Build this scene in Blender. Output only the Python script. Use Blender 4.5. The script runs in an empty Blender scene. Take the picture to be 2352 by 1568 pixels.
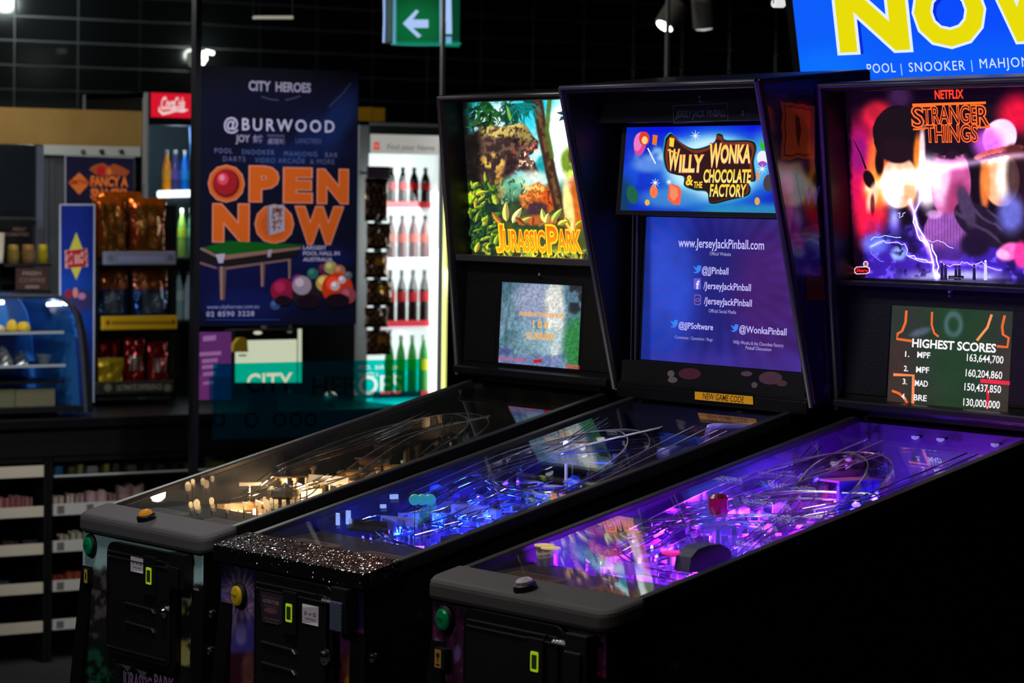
import bpy, bmesh, math, random
import numpy as np
from mathutils import Vector, Matrix

# ------------------------------------------------------------------ camera, world, room lights
FPX, IW, IH = 7157.46, 2352, 1568
CAM = np.array([4.77704, -3.41032, 1.65347])
DV = np.array([-0.81478593, 0.5778773, -0.04670877])
RV = np.array([0.57797457, 0.81595492, 0.01276585])
UV = np.array([-0.04548935, 0.01659505, 0.99882697])
scene = bpy.context.scene
COL = scene.collection
cam_data = bpy.data.cameras.new('camera')
cam = bpy.data.objects.new('camera', cam_data)
COL.objects.link(cam)
cam.matrix_world = Matrix(((RV[0], UV[0], -DV[0], CAM[0]), (RV[1], UV[1], -DV[1], CAM[1]), (RV[2], UV[2], -DV[2], CAM[2]), (0, 0, 0, 1)))
cam_data.sensor_width = 36.0
cam_data.lens = FPX / IW * 36.0
cam_data.clip_end = 60
cam_data.dof.use_dof = True
cam_data.dof.focus_distance = 6.75
cam_data.dof.aperture_fstop = 6.3
scene.camera = cam

world = bpy.data.worlds.new('world')
scene.world = world
world.use_nodes = True
world.node_tree.nodes['Background'].inputs[0].default_value = (0.5, 0.55, 0.7, 1)
world.node_tree.nodes['Background'].inputs[1].default_value = 0.0008
vs = scene.view_settings
vs.view_transform = 'Standard'
try:
    vs.look = 'None'
except Exception:
    pass
vs.exposure = 0.0
vs.gamma = 1.0
vs.use_curve_mapping = False
cy = scene.cycles
cy.max_bounces = 6
cy.diffuse_bounces = 2
cy.glossy_bounces = 3
cy.transmission_bounces = 4
cy.transparent_max_bounces = 12
cy.sample_clamp_indirect = 4.0
cy.caustics_reflective = False
cy.caustics_refractive = False


def lamp(kind, name, loc, energy, color=(1, 1, 1), size=0.1, target=None, spot=None, size_y=None, parent=None, blend=0.5):
    ld = bpy.data.lights.new(name, kind)
    ld.energy = energy
    ld.color = color
    if kind == 'AREA':
        ld.size = size
        if size_y:
            ld.shape = 'RECTANGLE'
            ld.size_y = size_y
    else:
        ld.shadow_soft_size = size
    if kind == 'SPOT' and spot:
        ld.spot_size = math.radians(spot)
        ld.spot_blend = blend
    o = bpy.data.objects.new(name, ld)
    COL.objects.link(o)
    o.location = loc
    if target is not None:
        o.rotation_euler = (Vector(target) - Vector(loc)).to_track_quat('-Z', 'Y').to_euler()
    if parent is not None:
        o.parent = parent
        o.location = Vector(loc) - Vector(ORG[parent.name])
    return o


# unseen lamps without fixtures: arcade and kiosk ceiling lights, plus added fills
lamp('AREA', 'arcade_ceiling_lamp', (-1.1, -0.5, 2.72), 21, (1.0, 0.95, 0.95), 0.35, (-1.1, 0.1, 0))
lamp('AREA', 'arcade_front_fill', (-1.7, -2.7, 2.72), 17, (0.95, 0.98, 1.0), 0.4, (-1.1, 0.0, 0.75))  # fill added at ceiling height to light the machine fronts
lamp('AREA', 'arcade_ceiling_lamp', (0.4, -0.6, 2.72), 8, (1.0, 0.93, 0.88), 0.35, (0.3, 0.0, 0))
lamp('SPOT', 'poster_fill_spot', (-2.6, 1.3, 2.55), 100, (0.95, 0.97, 1.0), 0.06, (-4.25, 2.0, 1.35), 46)  # unseen spot added to light the printed poster
lamp('POINT', 'kiosk_ceiling_lamp', (-4.45, 1.25, 2.45), 26, (1.0, 0.96, 0.9), 0.03)  # unseen, added to light the kiosk and put glints on foil
lamp('POINT', 'kiosk_ceiling_lamp', (-5.55, 1.80, 2.35), 4, (1.0, 1.0, 0.88), 0.03)
lamp('AREA', 'kiosk_back_fill', (-5.6, 1.3, 2.62), 2.4, (1.0, 0.97, 0.92), 0.25, (-6.5, 1.8, 1.5))  # added out of view for the bulkhead and oven
lamp('POINT', 'wall_downlight', (-6.72, 2.49, 2.44), 7.0, (0.85, 1.0, 0.95), 0.03)
lamp('SPOT', 'shelf_fill_spot', (-3.6, 0.2, 2.4), 38, (1.0, 0.95, 0.86), 0.08, (-5.0, 1.45, 0.4), 40)  # added out of view to brighten the shelf price strips

rnd = random.Random(7)
NR = np.random.RandomState(11)


# ------------------------------------------------------------------ measuring helpers
def ray(x, y):
    return DV + RV * ((x - IW / 2) / FPX) - UV * ((y - IH / 2) / FPX)


def on_plane(x, y, P0, n):
    v = ray(x, y)
    t = ((np.asarray(P0, float) - CAM) @ n) / (v @ n)
    return CAM + v * t


XN = np.array([1.0, 0, 0])
YN = np.array([0, 1.0, 0])


def atX(x, y, X0):
    return on_plane(x, y, (X0, 0, 0), XN)


def atY(x, y, Y0):
    return on_plane(x, y, (0, Y0, 0), YN)


def to_px(P):
    v = np.asarray(P, float) - CAM
    z = v @ DV
    return IW / 2 + FPX * (v @ RV) / z, IH / 2 - FPX * (v @ UV) / z


def lin(c):
    c = np.asarray(c, float) / 255.0
    return np.where(c <= 0.04045, c / 12.92, ((c + 0.055) / 1.055) ** 2.4)


# ------------------------------------------------------------------ materials
MATS = {}


def _nt(name):
    m = bpy.data.materials.new(name)
    m.use_nodes = True
    nt = m.node_tree
    return m, nt, nt.nodes['Principled BSDF'], nt.nodes['Material Output']


def mat(name, base=(0.5, 0.5, 0.5), rough=0.5, metal=0.0, emit=None, strength=1.0, spec=0.5, bump=None, bscale=200.0, noise=None, sample=True, trans=0.0, coat=0.0):
    if name in MATS:
        return MATS[name]
    m, nt, b, out = _nt(name)
    b.inputs['Base Color'].default_value = (*base, 1)
    b.inputs['Roughness'].default_value = rough
    b.inputs['Metallic'].default_value = metal
    b.inputs['Specular IOR Level'].default_value = spec
    b.inputs['Transmission Weight'].default_value = trans
    b.inputs['Coat Weight'].default_value = coat
    if emit is not None:
        b.inputs['Emission Color'].default_value = (*emit, 1)
        b.inputs['Emission Strength'].default_value = strength
    if not sample:
        m.cycles.emission_sampling = 'NONE'
    tc = nt.nodes.new('ShaderNodeTexCoord')
    if bump:
        n = nt.nodes.new('ShaderNodeTexNoise')
        n.inputs['Scale'].default_value = bscale
        n.inputs['Detail'].default_value = 3
        bp = nt.nodes.new('ShaderNodeBump')
        bp.inputs['Strength'].default_value = bump
        bp.inputs['Distance'].default_value = 0.002
        nt.links.new(tc.outputs['Object'], n.inputs['Vector'])
        nt.links.new(n.outputs['Fac'], bp.inputs['Height'])
        nt.links.new(bp.outputs['Normal'], b.inputs['Normal'])
    if noise:
        n2 = nt.nodes.new('ShaderNodeTexNoise')
        n2.inputs['Scale'].default_value = noise[0]
        n2.inputs['Detail'].default_value = 4
        rp = nt.nodes.new('ShaderNodeValToRGB')
        rp.color_ramp.elements[0].position = 0.35
        rp.color_ramp.elements[1].position = 0.7
        rp.color_ramp.elements[0].color = (*base, 1)
        rp.color_ramp.elements[1].color = (*noise[1], 1)
        nt.links.new(tc.outputs['Object'], n2.inputs['Vector'])
        nt.links.new(n2.outputs['Fac'], rp.inputs['Fac'])
        nt.links.new(rp.outputs['Color'], b.inputs['Base Color'])
    MATS[name] = m
    return m


def attr_mat(name, lit, rough=0.4, metal=0.0, strength=1.0, bump=None, bscale=100, spec=0.5, sample=True, bdist=0.004):
    m, nt, b, out = _nt(name)
    a = nt.nodes.new('ShaderNodeAttribute')
    a.attribute_name = 'Col'
    b.inputs['Roughness'].default_value = rough
    b.inputs['Metallic'].default_value = metal
    b.inputs['Specular IOR Level'].default_value = spec
    if lit:
        b.inputs['Base Color'].default_value = (0.01, 0.01, 0.01, 1)
        nt.links.new(a.outputs['Color'], b.inputs['Emission Color'])
        b.inputs['Emission Strength'].default_value = strength
    else:
        nt.links.new(a.outputs['Color'], b.inputs['Base Color'])
    if not sample:
        m.cycles.emission_sampling = 'NONE'
    if bump:
        tc = nt.nodes.new('ShaderNodeTexCoord')
        n = nt.nodes.new('ShaderNodeTexNoise')
        n.inputs['Scale'].default_value = bscale
        bp = nt.nodes.new('ShaderNodeBump')
        bp.inputs['Strength'].default_value = bump
        bp.inputs['Distance'].default_value = bdist
        nt.links.new(tc.outputs['Object'], n.inputs['Vector'])
        nt.links.new(n.outputs['Fac'], bp.inputs['Height'])
        nt.links.new(bp.outputs['Normal'], b.inputs['Normal'])
    MATS[name] = m
    return m


def glass_mat(name, tint=(1, 1, 1), ior=1.5, gain=1.0, rough=0.0):
    """thin sheet: lets light through, mirrors by angle"""
    m, nt, b, out = _nt(name)
    nt.nodes.remove(b)
    t = nt.nodes.new('ShaderNodeBsdfTransparent')
    t.inputs['Color'].default_value = (*tint, 1)
    g = nt.nodes.new('ShaderNodeBsdfGlossy')
    g.inputs['Roughness'].default_value = rough
    # mirror share rises with the angle (same from both faces of the sheet)
    ge = nt.nodes.new('ShaderNodeNewGeometry')
    dt = nt.nodes.new('ShaderNodeVectorMath')
    dt.operation = 'DOT_PRODUCT'
    nt.links.new(ge.outputs['Normal'], dt.inputs[0])
    nt.links.new(ge.outputs['Incoming'], dt.inputs[1])

    def mth(op, a, b=None, c=None):
        q = nt.nodes.new('ShaderNodeMath')
        q.operation = op
        for i, v in enumerate((a, b, c)):
            if v is None:
                continue
            if isinstance(v, (int, float)):
                q.inputs[i].default_value = v
            else:
                nt.links.new(v, q.inputs[i])
        return q.outputs[0]
    f0 = ((ior - 1) / (ior + 1)) ** 2
    sch = mth('MULTIPLY_ADD', mth('POWER', mth('SUBTRACT', 1.0, mth('ABSOLUTE', dt.outputs['Value'])), 5.0), 1 - f0, f0)
    mu = nt.nodes.new('ShaderNodeMath')
    mu.operation = 'MULTIPLY'
    mu.inputs[1].default_value = gain
    mu.use_clamp = True
    nt.links.new(sch, mu.inputs[0])
    mx = nt.nodes.new('ShaderNodeMixShader')
    nt.links.new(mu.outputs[0], mx.inputs[0])
    nt.links.new(t.outputs[0], mx.inputs[1])
    nt.links.new(g.outputs[0], mx.inputs[2])
    nt.links.new(mx.outputs[0], out.inputs['Surface'])
    MATS[name] = m
    return m


LIT = attr_mat('backlit_print', True, 0.3, spec=0.3)
BRIGHT = attr_mat('bright_backlit_print', True, 0.3, strength=1.45, spec=0.3)
LITN = attr_mat('glow_print', True, 0.5, spec=0.2, sample=False)
PRINT = attr_mat('printed_vinyl', False, 0.45, spec=0.35)
PAPER = attr_mat('printed_paper', False, 0.75, spec=0.2)
FOIL = attr_mat('foil_bag', False, 0.16, metal=0.6, bump=1.0, bscale=26, bdist=0.012)
BLACK = mat('black_vinyl', (0.0045, 0.0045, 0.005), 0.5, spec=0.3)
SATIN = mat('black_satin', (0.0045, 0.0045, 0.0055), 0.36, spec=0.35)
DARK = mat('dark_plastic', (0.0065, 0.0065, 0.0075), 0.42, spec=0.35)
GREYTEX = mat('textured_powder_coat', (0.075, 0.07, 0.075), 0.62, bump=0.5, bscale=900)
GREYTEX2 = mat('textured_powder_coat_brown', (0.046, 0.041, 0.039), 0.62, bump=0.5, bscale=900)
def flake_mat():
    m, nt, b, out = _nt('speckled_black_metal')
    b.inputs['Base Color'].default_value = (0.004, 0.004, 0.005, 1)
    b.inputs['Specular IOR Level'].default_value = 0.9
    b.inputs['Roughness'].default_value = 0.11
    tc = nt.nodes.new('ShaderNodeTexCoord')
    vo = nt.nodes.new('ShaderNodeTexVoronoi')
    vo.inputs['Scale'].default_value = 430
    ge = nt.nodes.new('ShaderNodeNewGeometry')

    def vm(op, a, b_):
        q = nt.nodes.new('ShaderNodeVectorMath')
        q.operation = op
        for i, v in enumerate((a, b_)):
            if v is None:
                continue
            if isinstance(v, tuple):
                q.inputs[i].default_value = v
            else:
                nt.links.new(v, q.inputs[i])
        return q
    nt.links.new(tc.outputs['Object'], vo.inputs['Vector'])
    d = vm('SUBTRACT', vo.outputs['Color'], (0.5, 0.5, 0.5))
    d2 = vm('MULTIPLY', d.outputs[0], (0.75, 0.75, 0.75))
    s = vm('ADD', d2.outputs[0], ge.outputs['Normal'])
    nn = vm('NORMALIZE', s.outputs[0], None)
    nt.links.new(nn.outputs[0], b.inputs['Normal'])
    MATS['speckled_black_metal'] = m
    return m


SPECKLE = flake_mat()
CHROME = mat('chrome', (0.75, 0.75, 0.77), 0.14, metal=1.0)
STEEL = mat('brushed_steel', (0.32, 0.33, 0.34), 0.38, metal=1.0)
SHEET = glass_mat('sheet_glass', (0.95, 0.96, 0.96), 1.5, 1.25)
PANE = glass_mat('window_pane', (0.96, 0.97, 0.97), 1.45, 0.5)
CLEAR = glass_mat('clear_plastic', (0.8, 0.8, 0.82), 1.7, 2.2, 0.08)
WHITEP = mat('white_plastic', (0.7, 0.7, 0.68), 0.4)

# ------------------------------------------------------------------ mesh building
ORG = {}


class MB:
    """collects shapes in world coordinates; build() links them as one mesh object"""

    def __init__(self, off=(0, 0, 0)):
        self.off = np.array(off, float)
        self.v = []
        self.f = []
        self.m = []
        self.c = []
        self.mats = []

    def mi(self, m):
        if m not in self.mats:
            self.mats.append(m)
        return self.mats.index(m)

    def add(self, verts, faces, m, col=None):
        b = len(self.v)
        for p in verts:
            self.v.append(np.asarray(p, float) + self.off)
        k = self.mi(m)
        for f in faces:
            self.f.append([b + i for i in f])
            self.m.append(k)
        n = len(verts)
        if col is None:
            self.c += [(1, 1, 1)] * n
        else:
            col = np.asarray(col, float)
            self.c += [tuple(col)] * n if col.ndim == 1 else [tuple(q) for q in col]
        return self

    def box(self, lo, hi, m, col=None):
        x0, y0, z0 = lo
        x1, y1, z1 = hi
        v = [(x0, y0, z0), (x1, y0, z0), (x1, y1, z0), (x0, y1, z0), (x0, y0, z1), (x1, y0, z1), (x1, y1, z1), (x0, y1, z1)]
        f = [(0, 3, 2, 1), (4, 5, 6, 7), (0, 1, 5, 4), (1, 2, 6, 5), (2, 3, 7, 6), (3, 0, 4, 7)]
        return self.add(v, f, m, col)

    def prism(self, poly, axis, a, b, m, col=None):
        """poly of 2D points extruded along axis 'x','y' or 'z' from a to b"""
        n = len(poly)

        def P(p, t):
            return {'x': (t, p[0], p[1]), 'y': (p[0], t, p[1]), 'z': (p[0], p[1], t)}[axis]
        v = [P(p, a) for p in poly] + [P(p, b) for p in poly]
        ar = sum(poly[i][0] * poly[(i + 1) % n][1] - poly[(i + 1) % n][0] * poly[i][1] for i in range(n))
        flip = (ar > 0) ^ (axis == 'y') ^ (b < a)
        f = [list(range(n))[::-1], list(range(n, 2 * n))] + [[i, (i + 1) % n, n + (i + 1) % n, n + i] for i in range(n)]
        if not flip:
            f = [list(q)[::-1] for q in f]
        return self.add(v, f, m, col)

    def tube(self, pts, r, m, n=8, col=None, caps=True):
        pts = [np.asarray(p, float) for p in pts]
        V, F = [], []
        up = np.array([0, 0, 1.0])
        for i, p in enumerate(pts):
            t = pts[min(i + 1, len(pts) - 1)] - pts[max(i - 1, 0)]
            t = t / (np.linalg.norm(t) + 1e-9)
            a = np.cross(t, up if abs(t[2]) < 0.95 else np.array([1.0, 0, 0]))
            a /= np.linalg.norm(a)
            b = np.cross(t, a)
            rr = r[i] if isinstance(r, (list, tuple)) else r
            for k in range(n):
                w = 2 * math.pi * k / n
                V.append(p + rr * (math.cos(w) * a + math.sin(w) * b))
        for i in range(len(pts) - 1):
            for k in range(n):
                F.append([i * n + k, i * n + (k + 1) % n, (i + 1) * n + (k + 1) % n, (i + 1) * n + k])
        if caps:
            F.append(list(range(n)))
            F.append([(len(pts) - 1) * n + k for k in range(n)][::-1])
        return self.add(V, F, m, col)

    def lathe(self, base, axis, prof, m, n=20, col=None):
        """prof: (radius, distance along axis)"""
        ax = np.asarray(axis, float)
        ax = ax / np.linalg.norm(ax)
        a = np.cross(ax, np.array([0, 0, 1.0]) if abs(ax[2]) < 0.9 else np.array([1.0, 0, 0]))
        a /= np.linalg.norm(a)
        b = np.cross(ax, a)
        V, F = [], []
        for r, h in prof:
            for k in range(n):
                w = 2 * math.pi * k / n
                V.append(np.asarray(base) + ax * h + r * (math.cos(w) * a + math.sin(w) * b))
        for i in range(len(prof) - 1):
            for k in range(n):
                F.append([i * n + k, i * n + (k + 1) % n, (i + 1) * n + (k + 1) % n, (i + 1) * n + k])
        F.append(list(range(n))[::-1])
        F.append([(len(prof) - 1) * n + k for k in range(n)])
        return self.add(V, F, m, col)

    def ball(self, c, r, m, n=10, col=None):
        return self.lathe((c[0], c[1], c[2] - r), (0, 0, 1), [(max(r * math.sin(math.pi * i / n), 1e-4), r - r * math.cos(math.pi * i / n)) for i in range(n + 1)], m, n + 2, col)

    def build(self, name, parent=None, bevel=0.0, smooth=False, label=None, seg=2):
        me = bpy.data.meshes.new(name)
        o = bpy.data.objects.new(name, me)
        COL.objects.link(o)
        if parent is not None:
            o.parent = parent
            org = ORG[parent.name]
            ORG[o.name] = org
        else:
            vv = np.array(self.v)
            org = np.array([(vv[:, 0].min() + vv[:, 0].max()) / 2, (vv[:, 1].min() + vv[:, 1].max()) / 2, vv[:, 2].min()])
            o.location = org
            ORG[o.name] = org
        vv = np.array(self.v) - org
        me.from_pydata(vv.tolist(), [], self.f)
        for m in self.mats:
            me.materials.append(m)
        me.polygons.foreach_set('material_index', self.m)
        ca = me.color_attributes.new('Col', 'FLOAT_COLOR', 'POINT')
        cc = np.ones((len(self.v), 4), np.float32)
        cc[:, :3] = np.array(self.c)
        ca.data.foreach_set('color', cc.ravel())
        if smooth:
            me.polygons.foreach_set('use_smooth', [True] * len(self.f))
        me.update()
        if bevel:
            md = o.modifiers.new('bevel', 'BEVEL')
            md.width = bevel
            md.segments = seg
            md.limit_method = 'ANGLE'
            md.angle_limit = math.radians(40)
        if label:
            o['label'] = label
        return o


def thing(name, label, cat, loc, group=None):
    o = bpy.data.objects.new(name, None)
    COL.objects.link(o)
    o.location = loc
    o.empty_display_size = 0.1
    ORG[o.name] = np.array(loc, float)
    o['label'] = label
    o['category'] = cat
    if group:
        o['group'] = group
    return o


def tag(o, label, cat, group=None, kind=None):
    o['label'] = label
    o['category'] = cat
    if group:
        o['group'] = group
    if kind:
        o['kind'] = kind
    return o


def struct(o):
    o['kind'] = 'structure'
    return o


# ------------------------------------------------------------------ lettering
TXT = {}


def text_geo(s, bold=0.0, space=1.0, shear=0.0):
    k = (s, bold, space, shear)
    if k in TXT:
        return TXT[k]
    cu = bpy.data.curves.new('lettering', 'FONT')
    cu.body = s
    cu.offset = bold
    cu.space_character = space
    cu.shear = shear
    cu.resolution_u = 3
    cu.fill_mode = 'FRONT'
    ob = bpy.data.objects.new('lettering', cu)
    COL.objects.link(ob)
    bpy.context.view_layer.update()
    ev = ob.evaluated_get(bpy.context.evaluated_depsgraph_get())
    me = ev.to_mesh()
    v = np.array([tuple(q.co)[:2] for q in me.vertices]) if len(me.vertices) else np.zeros((0, 2))
    f = [list(p.vertices) for p in me.polygons]
    ev.to_mesh_clear()
    bpy.data.objects.remove(ob)
    bpy.data.curves.remove(cu)
    TXT[k] = (v, f)
    return v, f


CAPH = None


def caph():
    global CAPH
    if CAPH is None:
        v, f = text_geo('H')
        CAPH = float(v[:, 1].max() - v[:, 1].min())
    return CAPH


# ------------------------------------------------------------------ flat printed panels
class Panel:
    """artwork on a plane that stands at its own place: u to the right, v up, seen against n"""

    def __init__(self, P0, n, up=(0, 0, 1), lit=LIT, gain=1.0, lift=0.00006):
        self.P0 = np.asarray(P0, float)
        self.n = np.asarray(n, float)
        self.n /= np.linalg.norm(self.n)
        up = np.asarray(up, float)
        self.e2 = up - self.n * (up @ self.n)
        self.e2 /= np.linalg.norm(self.e2)
        self.e1 = np.cross(self.e2, self.n)
        self.mb = MB()
        self.lit = lit
        self.gain = gain
        self.lift = lift
        self.layer = 0

    def uv(self, x, y):
        q = on_plane(x, y, self.P0, self.n) - self.P0
        return q @ self.e1, q @ self.e2

    def w(self, u, v, k=None):
        return self.P0 + self.e1 * u + self.e2 * v + self.n * (self.lift * (self.layer if k is None else k))

    def col(self, c):
        return np.asarray(lin(c)) * self.gain

    def polyuv(self, pts, c, m=None, up=True):
        if up:
            self.layer += 1
        pts = list(pts)
        ar = sum(pts[i][0] * pts[(i + 1) % len(pts)][1] - pts[(i + 1) % len(pts)][0] * pts[i][1] for i in range(len(pts)))
        if ar < 0:
            pts = pts[::-1]
        self.mb.add([self.w(u, v) for u, v in pts], [list(range(len(pts)))], m or self.lit, self.col(c))
        return self

    def poly(self, pts, c, m=None, up=True):
        return self.polyuv([self.uv(*p) for p in pts], c, m, up)

    def rect(self, x0, y0, x1, y1, c, m=None):
        return self.poly([(x0, y0), (x1, y0), (x1, y1), (x0, y1)], c, m)

    def rectuv(self, u0, v0, u1, v1, c, m=None):
        return self.polyuv([(u0, v0), (u1, v0), (u1, v1), (u0, v1)], c, m)

    def disc(self, cx, cy, rx, ry, c, m=None, n=20, rot=0.0):
        cr, sr = math.cos(rot), math.sin(rot)
        return self.poly([(cx + rx * math.cos(t) * cr - ry * math.sin(t) * sr, cy + rx * math.cos(t) * sr + ry * math.sin(t) * cr) for t in [2 * math.pi * i / n for i in range(n)]], c, m)

    def ring(self, cx, cy, r, wd, c, ry=None, m=None, n=20):
        ry = ry or r
        self.layer += 1
        k = wd / r
        o = [self.w(*self.uv(cx + r * math.cos(t), cy + ry * math.sin(t))) for t in [2 * math.pi * i / n for i in range(n)]]
        i_ = [self.w(*self.uv(cx + r * (1 - k) * math.cos(t), cy + ry * (1 - k) * math.sin(t))) for t in [2 * math.pi * i / n for i in range(n)]]
        self.mb.add(o + i_, [[(i + 1) % n, i, n + i, n + (i + 1) % n] for i in range(n)], m or self.lit, self.col(c))
        return self

    def line(self, pts, wd, c, m=None):
        """stroke of width wd (photo pixels)"""
        self.layer += 1
        P = [np.array(p, float) for p in pts]
        V = []
        for i, p in enumerate(P):
            t = P[min(i + 1, len(P) - 1)] - P[max(i - 1, 0)]
            t /= (np.linalg.norm(t) + 1e-9)
            nn = np.array([-t[1], t[0]])
            ww = wd[i] if isinstance(wd, (list, tuple)) else wd
            V.append(self.w(*self.uv(*(p + nn * ww / 2))))
            V.append(self.w(*self.uv(*(p - nn * ww / 2))))
        self.mb.add(V, [[2 * i, 2 * i + 1, 2 * i + 3, 2 * i + 2] for i in range(len(P) - 1)], m or self.lit, self.col(c))
        return self

    def text(self, s, x0, x1, ybase, cap, c, bold=0.0, space=1.0, shear=0.0, outline=None, oc=None, m=None, slope=0.0, grad=None):
        """s spans photo columns x0..x1 with its baseline starting at row ybase"""
        ua, va = self.uv(x0, ybase)
        ub, _ = self.uv(x1, ybase + slope * (x1 - x0))
        _, vt = self.uv(x0, ybase - cap)
        return self.textuv(s, ua, ub, va, vt - va, c, bold, space, shear, outline, oc, m, grad)

    def textuv(self, s, ua, ub, va, h, c, bold=0.0, space=1.0, shear=0.0, outline=None, oc=None, m=None, grad=None):
        v, f = text_geo(s, bold, space, shear)
        if not len(v):
            return self
        x0, x1 = v[:, 0].min(), v[:, 0].max()
        sx = (ub - ua) / max(x1 - x0, 1e-6)
        sy = h / (caph() + 2 * bold)
        if s == 'J':
            y0_ = v[:, 1].min()
            sy = h / (v[:, 1].max() - y0_)
            va = va - (y0_ + bold) * sy

        def put(vv, ff, cc):
            self.layer += 1
            pts = [self.w(ua + (q[0] - x0) * sx, va + (q[1] + bold) * sy) for q in vv]
            if grad is not None and cc is c:
                t = np.clip((vv[:, 1:2]) / caph(), 0, 1)
                colr = self.col(c) * t + self.col(grad) * (1 - t)
            else:
                colr = self.col(cc)
            self.mb.add(pts, ff, m or self.lit, colr)
        if outline:
            v2, f2 = text_geo(s, bold + outline, space, shear)
            put(v2, f2, oc)
        put(v, f, c)
        return self

    def raster(self, u0, v0, u1, v1, step, fn, m=None):
        """grid painted by fn(X, Y) -> (N,3) 0..255 with X, Y photo pixels"""
        self.layer += 1
        nu = max(2, int(abs(u1 - u0) / step) + 1)
        nv = max(2, int(abs(v1 - v0) / step) + 1)
        gu, gv = np.meshgrid(np.linspace(u0, u1, nu), np.linspace(v0, v1, nv))
        gu, gv = gu.ravel(), gv.ravel()
        P = self.P0 + gu[:, None] * self.e1 + gv[:, None] * self.e2 + self.n * (self.lift * self.layer)
        q = P - CAM
        z = q @ DV
        X = IW / 2 + FPX * (q @ RV) / z
        Y = IH / 2 - FPX * (q @ UV) / z
        c = lin(np.clip(fn(X, Y, gu, gv), 0, 255)) * self.gain
        F = [[j * nu + i, j * nu + i + 1, (j + 1) * nu + i + 1, (j + 1) * nu + i] for j in range(nv - 1) for i in range(nu - 1)]
        self.mb.add(P, F, m or self.lit, c)
        return self

    def back(self, u0, v0, u1, v1, t, m=BLACK):
        """the solid board the print sits on"""
        a = [self.w(u, v, 0) for u, v in ((u0, v0), (u1, v0), (u1, v1), (u0, v1))]
        b = [p - self.n * t for p in a]
        self.mb.add(a + b, [(0, 1, 2, 3), (7, 6, 5, 4), (0, 4, 5, 1), (1, 5, 6, 2), (2, 6, 7, 3), (3, 7, 4, 0)], m)
        return self

    def build(self, name, parent=None, label=None):
        return self.mb.build(name, parent, label=label)


# painter helpers (numpy)
def sm(t):
    t = np.clip(t, 0, 1)
    return t * t * (3 - 2 * t)


def ell(X, Y, cx, cy, rx, ry, soft=0.3, rot=0.0):
    a, b = math.cos(rot), math.sin(rot)
    dx, dy = X - cx, Y - cy
    d = np.sqrt(((dx * a + dy * b) / rx) ** 2 + ((-dx * b + dy * a) / ry) ** 2)
    return sm((1 + soft * 0.5 - d) / soft)


def over(c, al, col, k=1.0):
    al = (al * k)[:, None]
    return c * (1 - al) + np.array(col, float) * al


def glow(c, al, col, k=1.0):
    return c + (al * k)[:, None] * np.array(col, float)


_NG = {}


def noise(X, Y, s, seed=0):
    if seed not in _NG:
        _NG[seed] = np.random.RandomState(seed + 100).rand(64, 64)
    g = _NG[seed]
    x, y = X / s, Y / s
    xi, yi = np.floor(x).astype(int), np.floor(y).astype(int)
    fx, fy = sm(x - xi), sm(y - yi)
    a, b = g[yi % 64, xi % 64], g[yi % 64, (xi + 1) % 64]
    c, d = g[(yi + 1) % 64, xi % 64], g[(yi + 1) % 64, (xi + 1) % 64]
    return (a * (1 - fx) + b * fx) * (1 - fy) + (c * (1 - fx) + d * fx) * fy


def fbm(X, Y, s, seed=0):
    return 0.55 * noise(X, Y, s, seed) + 0.3 * noise(X, Y, s / 2.1, seed + 1) + 0.15 * noise(X, Y, s / 4.3, seed + 2)


def segd(X, Y, pts):
    """distance to a polyline"""
    d = np.full(X.shape, 1e9)
    for (x0, y0), (x1, y1) in zip(pts[:-1], pts[1:]):
        dx, dy = x1 - x0, y1 - y0
        t = np.clip(((X - x0) * dx + (Y - y0) * dy) / (dx * dx + dy * dy + 1e-9), 0, 1)
        d = np.minimum(d, np.hypot(X - x0 - t * dx, Y - y0 - t * dy))
    return d


def slab(mb, px0, py0, px1, py1, X0, depth, m, col=None):
    """box whose front face (plane x = X0) spans the given photo rectangle"""
    a = atX(px0, (py0 + py1) / 2, X0)
    b = atX(px1, (py0 + py1) / 2, X0)
    t = atX((px0 + px1) / 2, py0, X0)
    l = atX((px0 + px1) / 2, py1, X0)
    mb.box((X0 - depth, a[1], l[2]), (X0, b[1], t[2]), m, col)
    return a[1], b[1], l[2], t[2]


def bez(pts, n=14):
    """smooth curve through the points"""
    P = [np.array(p, float) for p in pts]
    out = []
    for i in range(len(P) - 1):
        p0, p1, p2, p3 = P[max(i - 1, 0)], P[i], P[i + 1], P[min(i + 2, len(P) - 1)]
        for k in range(n):
            t = k / n
            out.append(0.5 * ((2 * p1) + (-p0 + p2) * t + (2 * p0 - 5 * p1 + 4 * p2 - p3) * t * t + (-p0 + 3 * p1 - 3 * p2 + p3) * t ** 3))
    out.append(P[-1])
    return out
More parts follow.
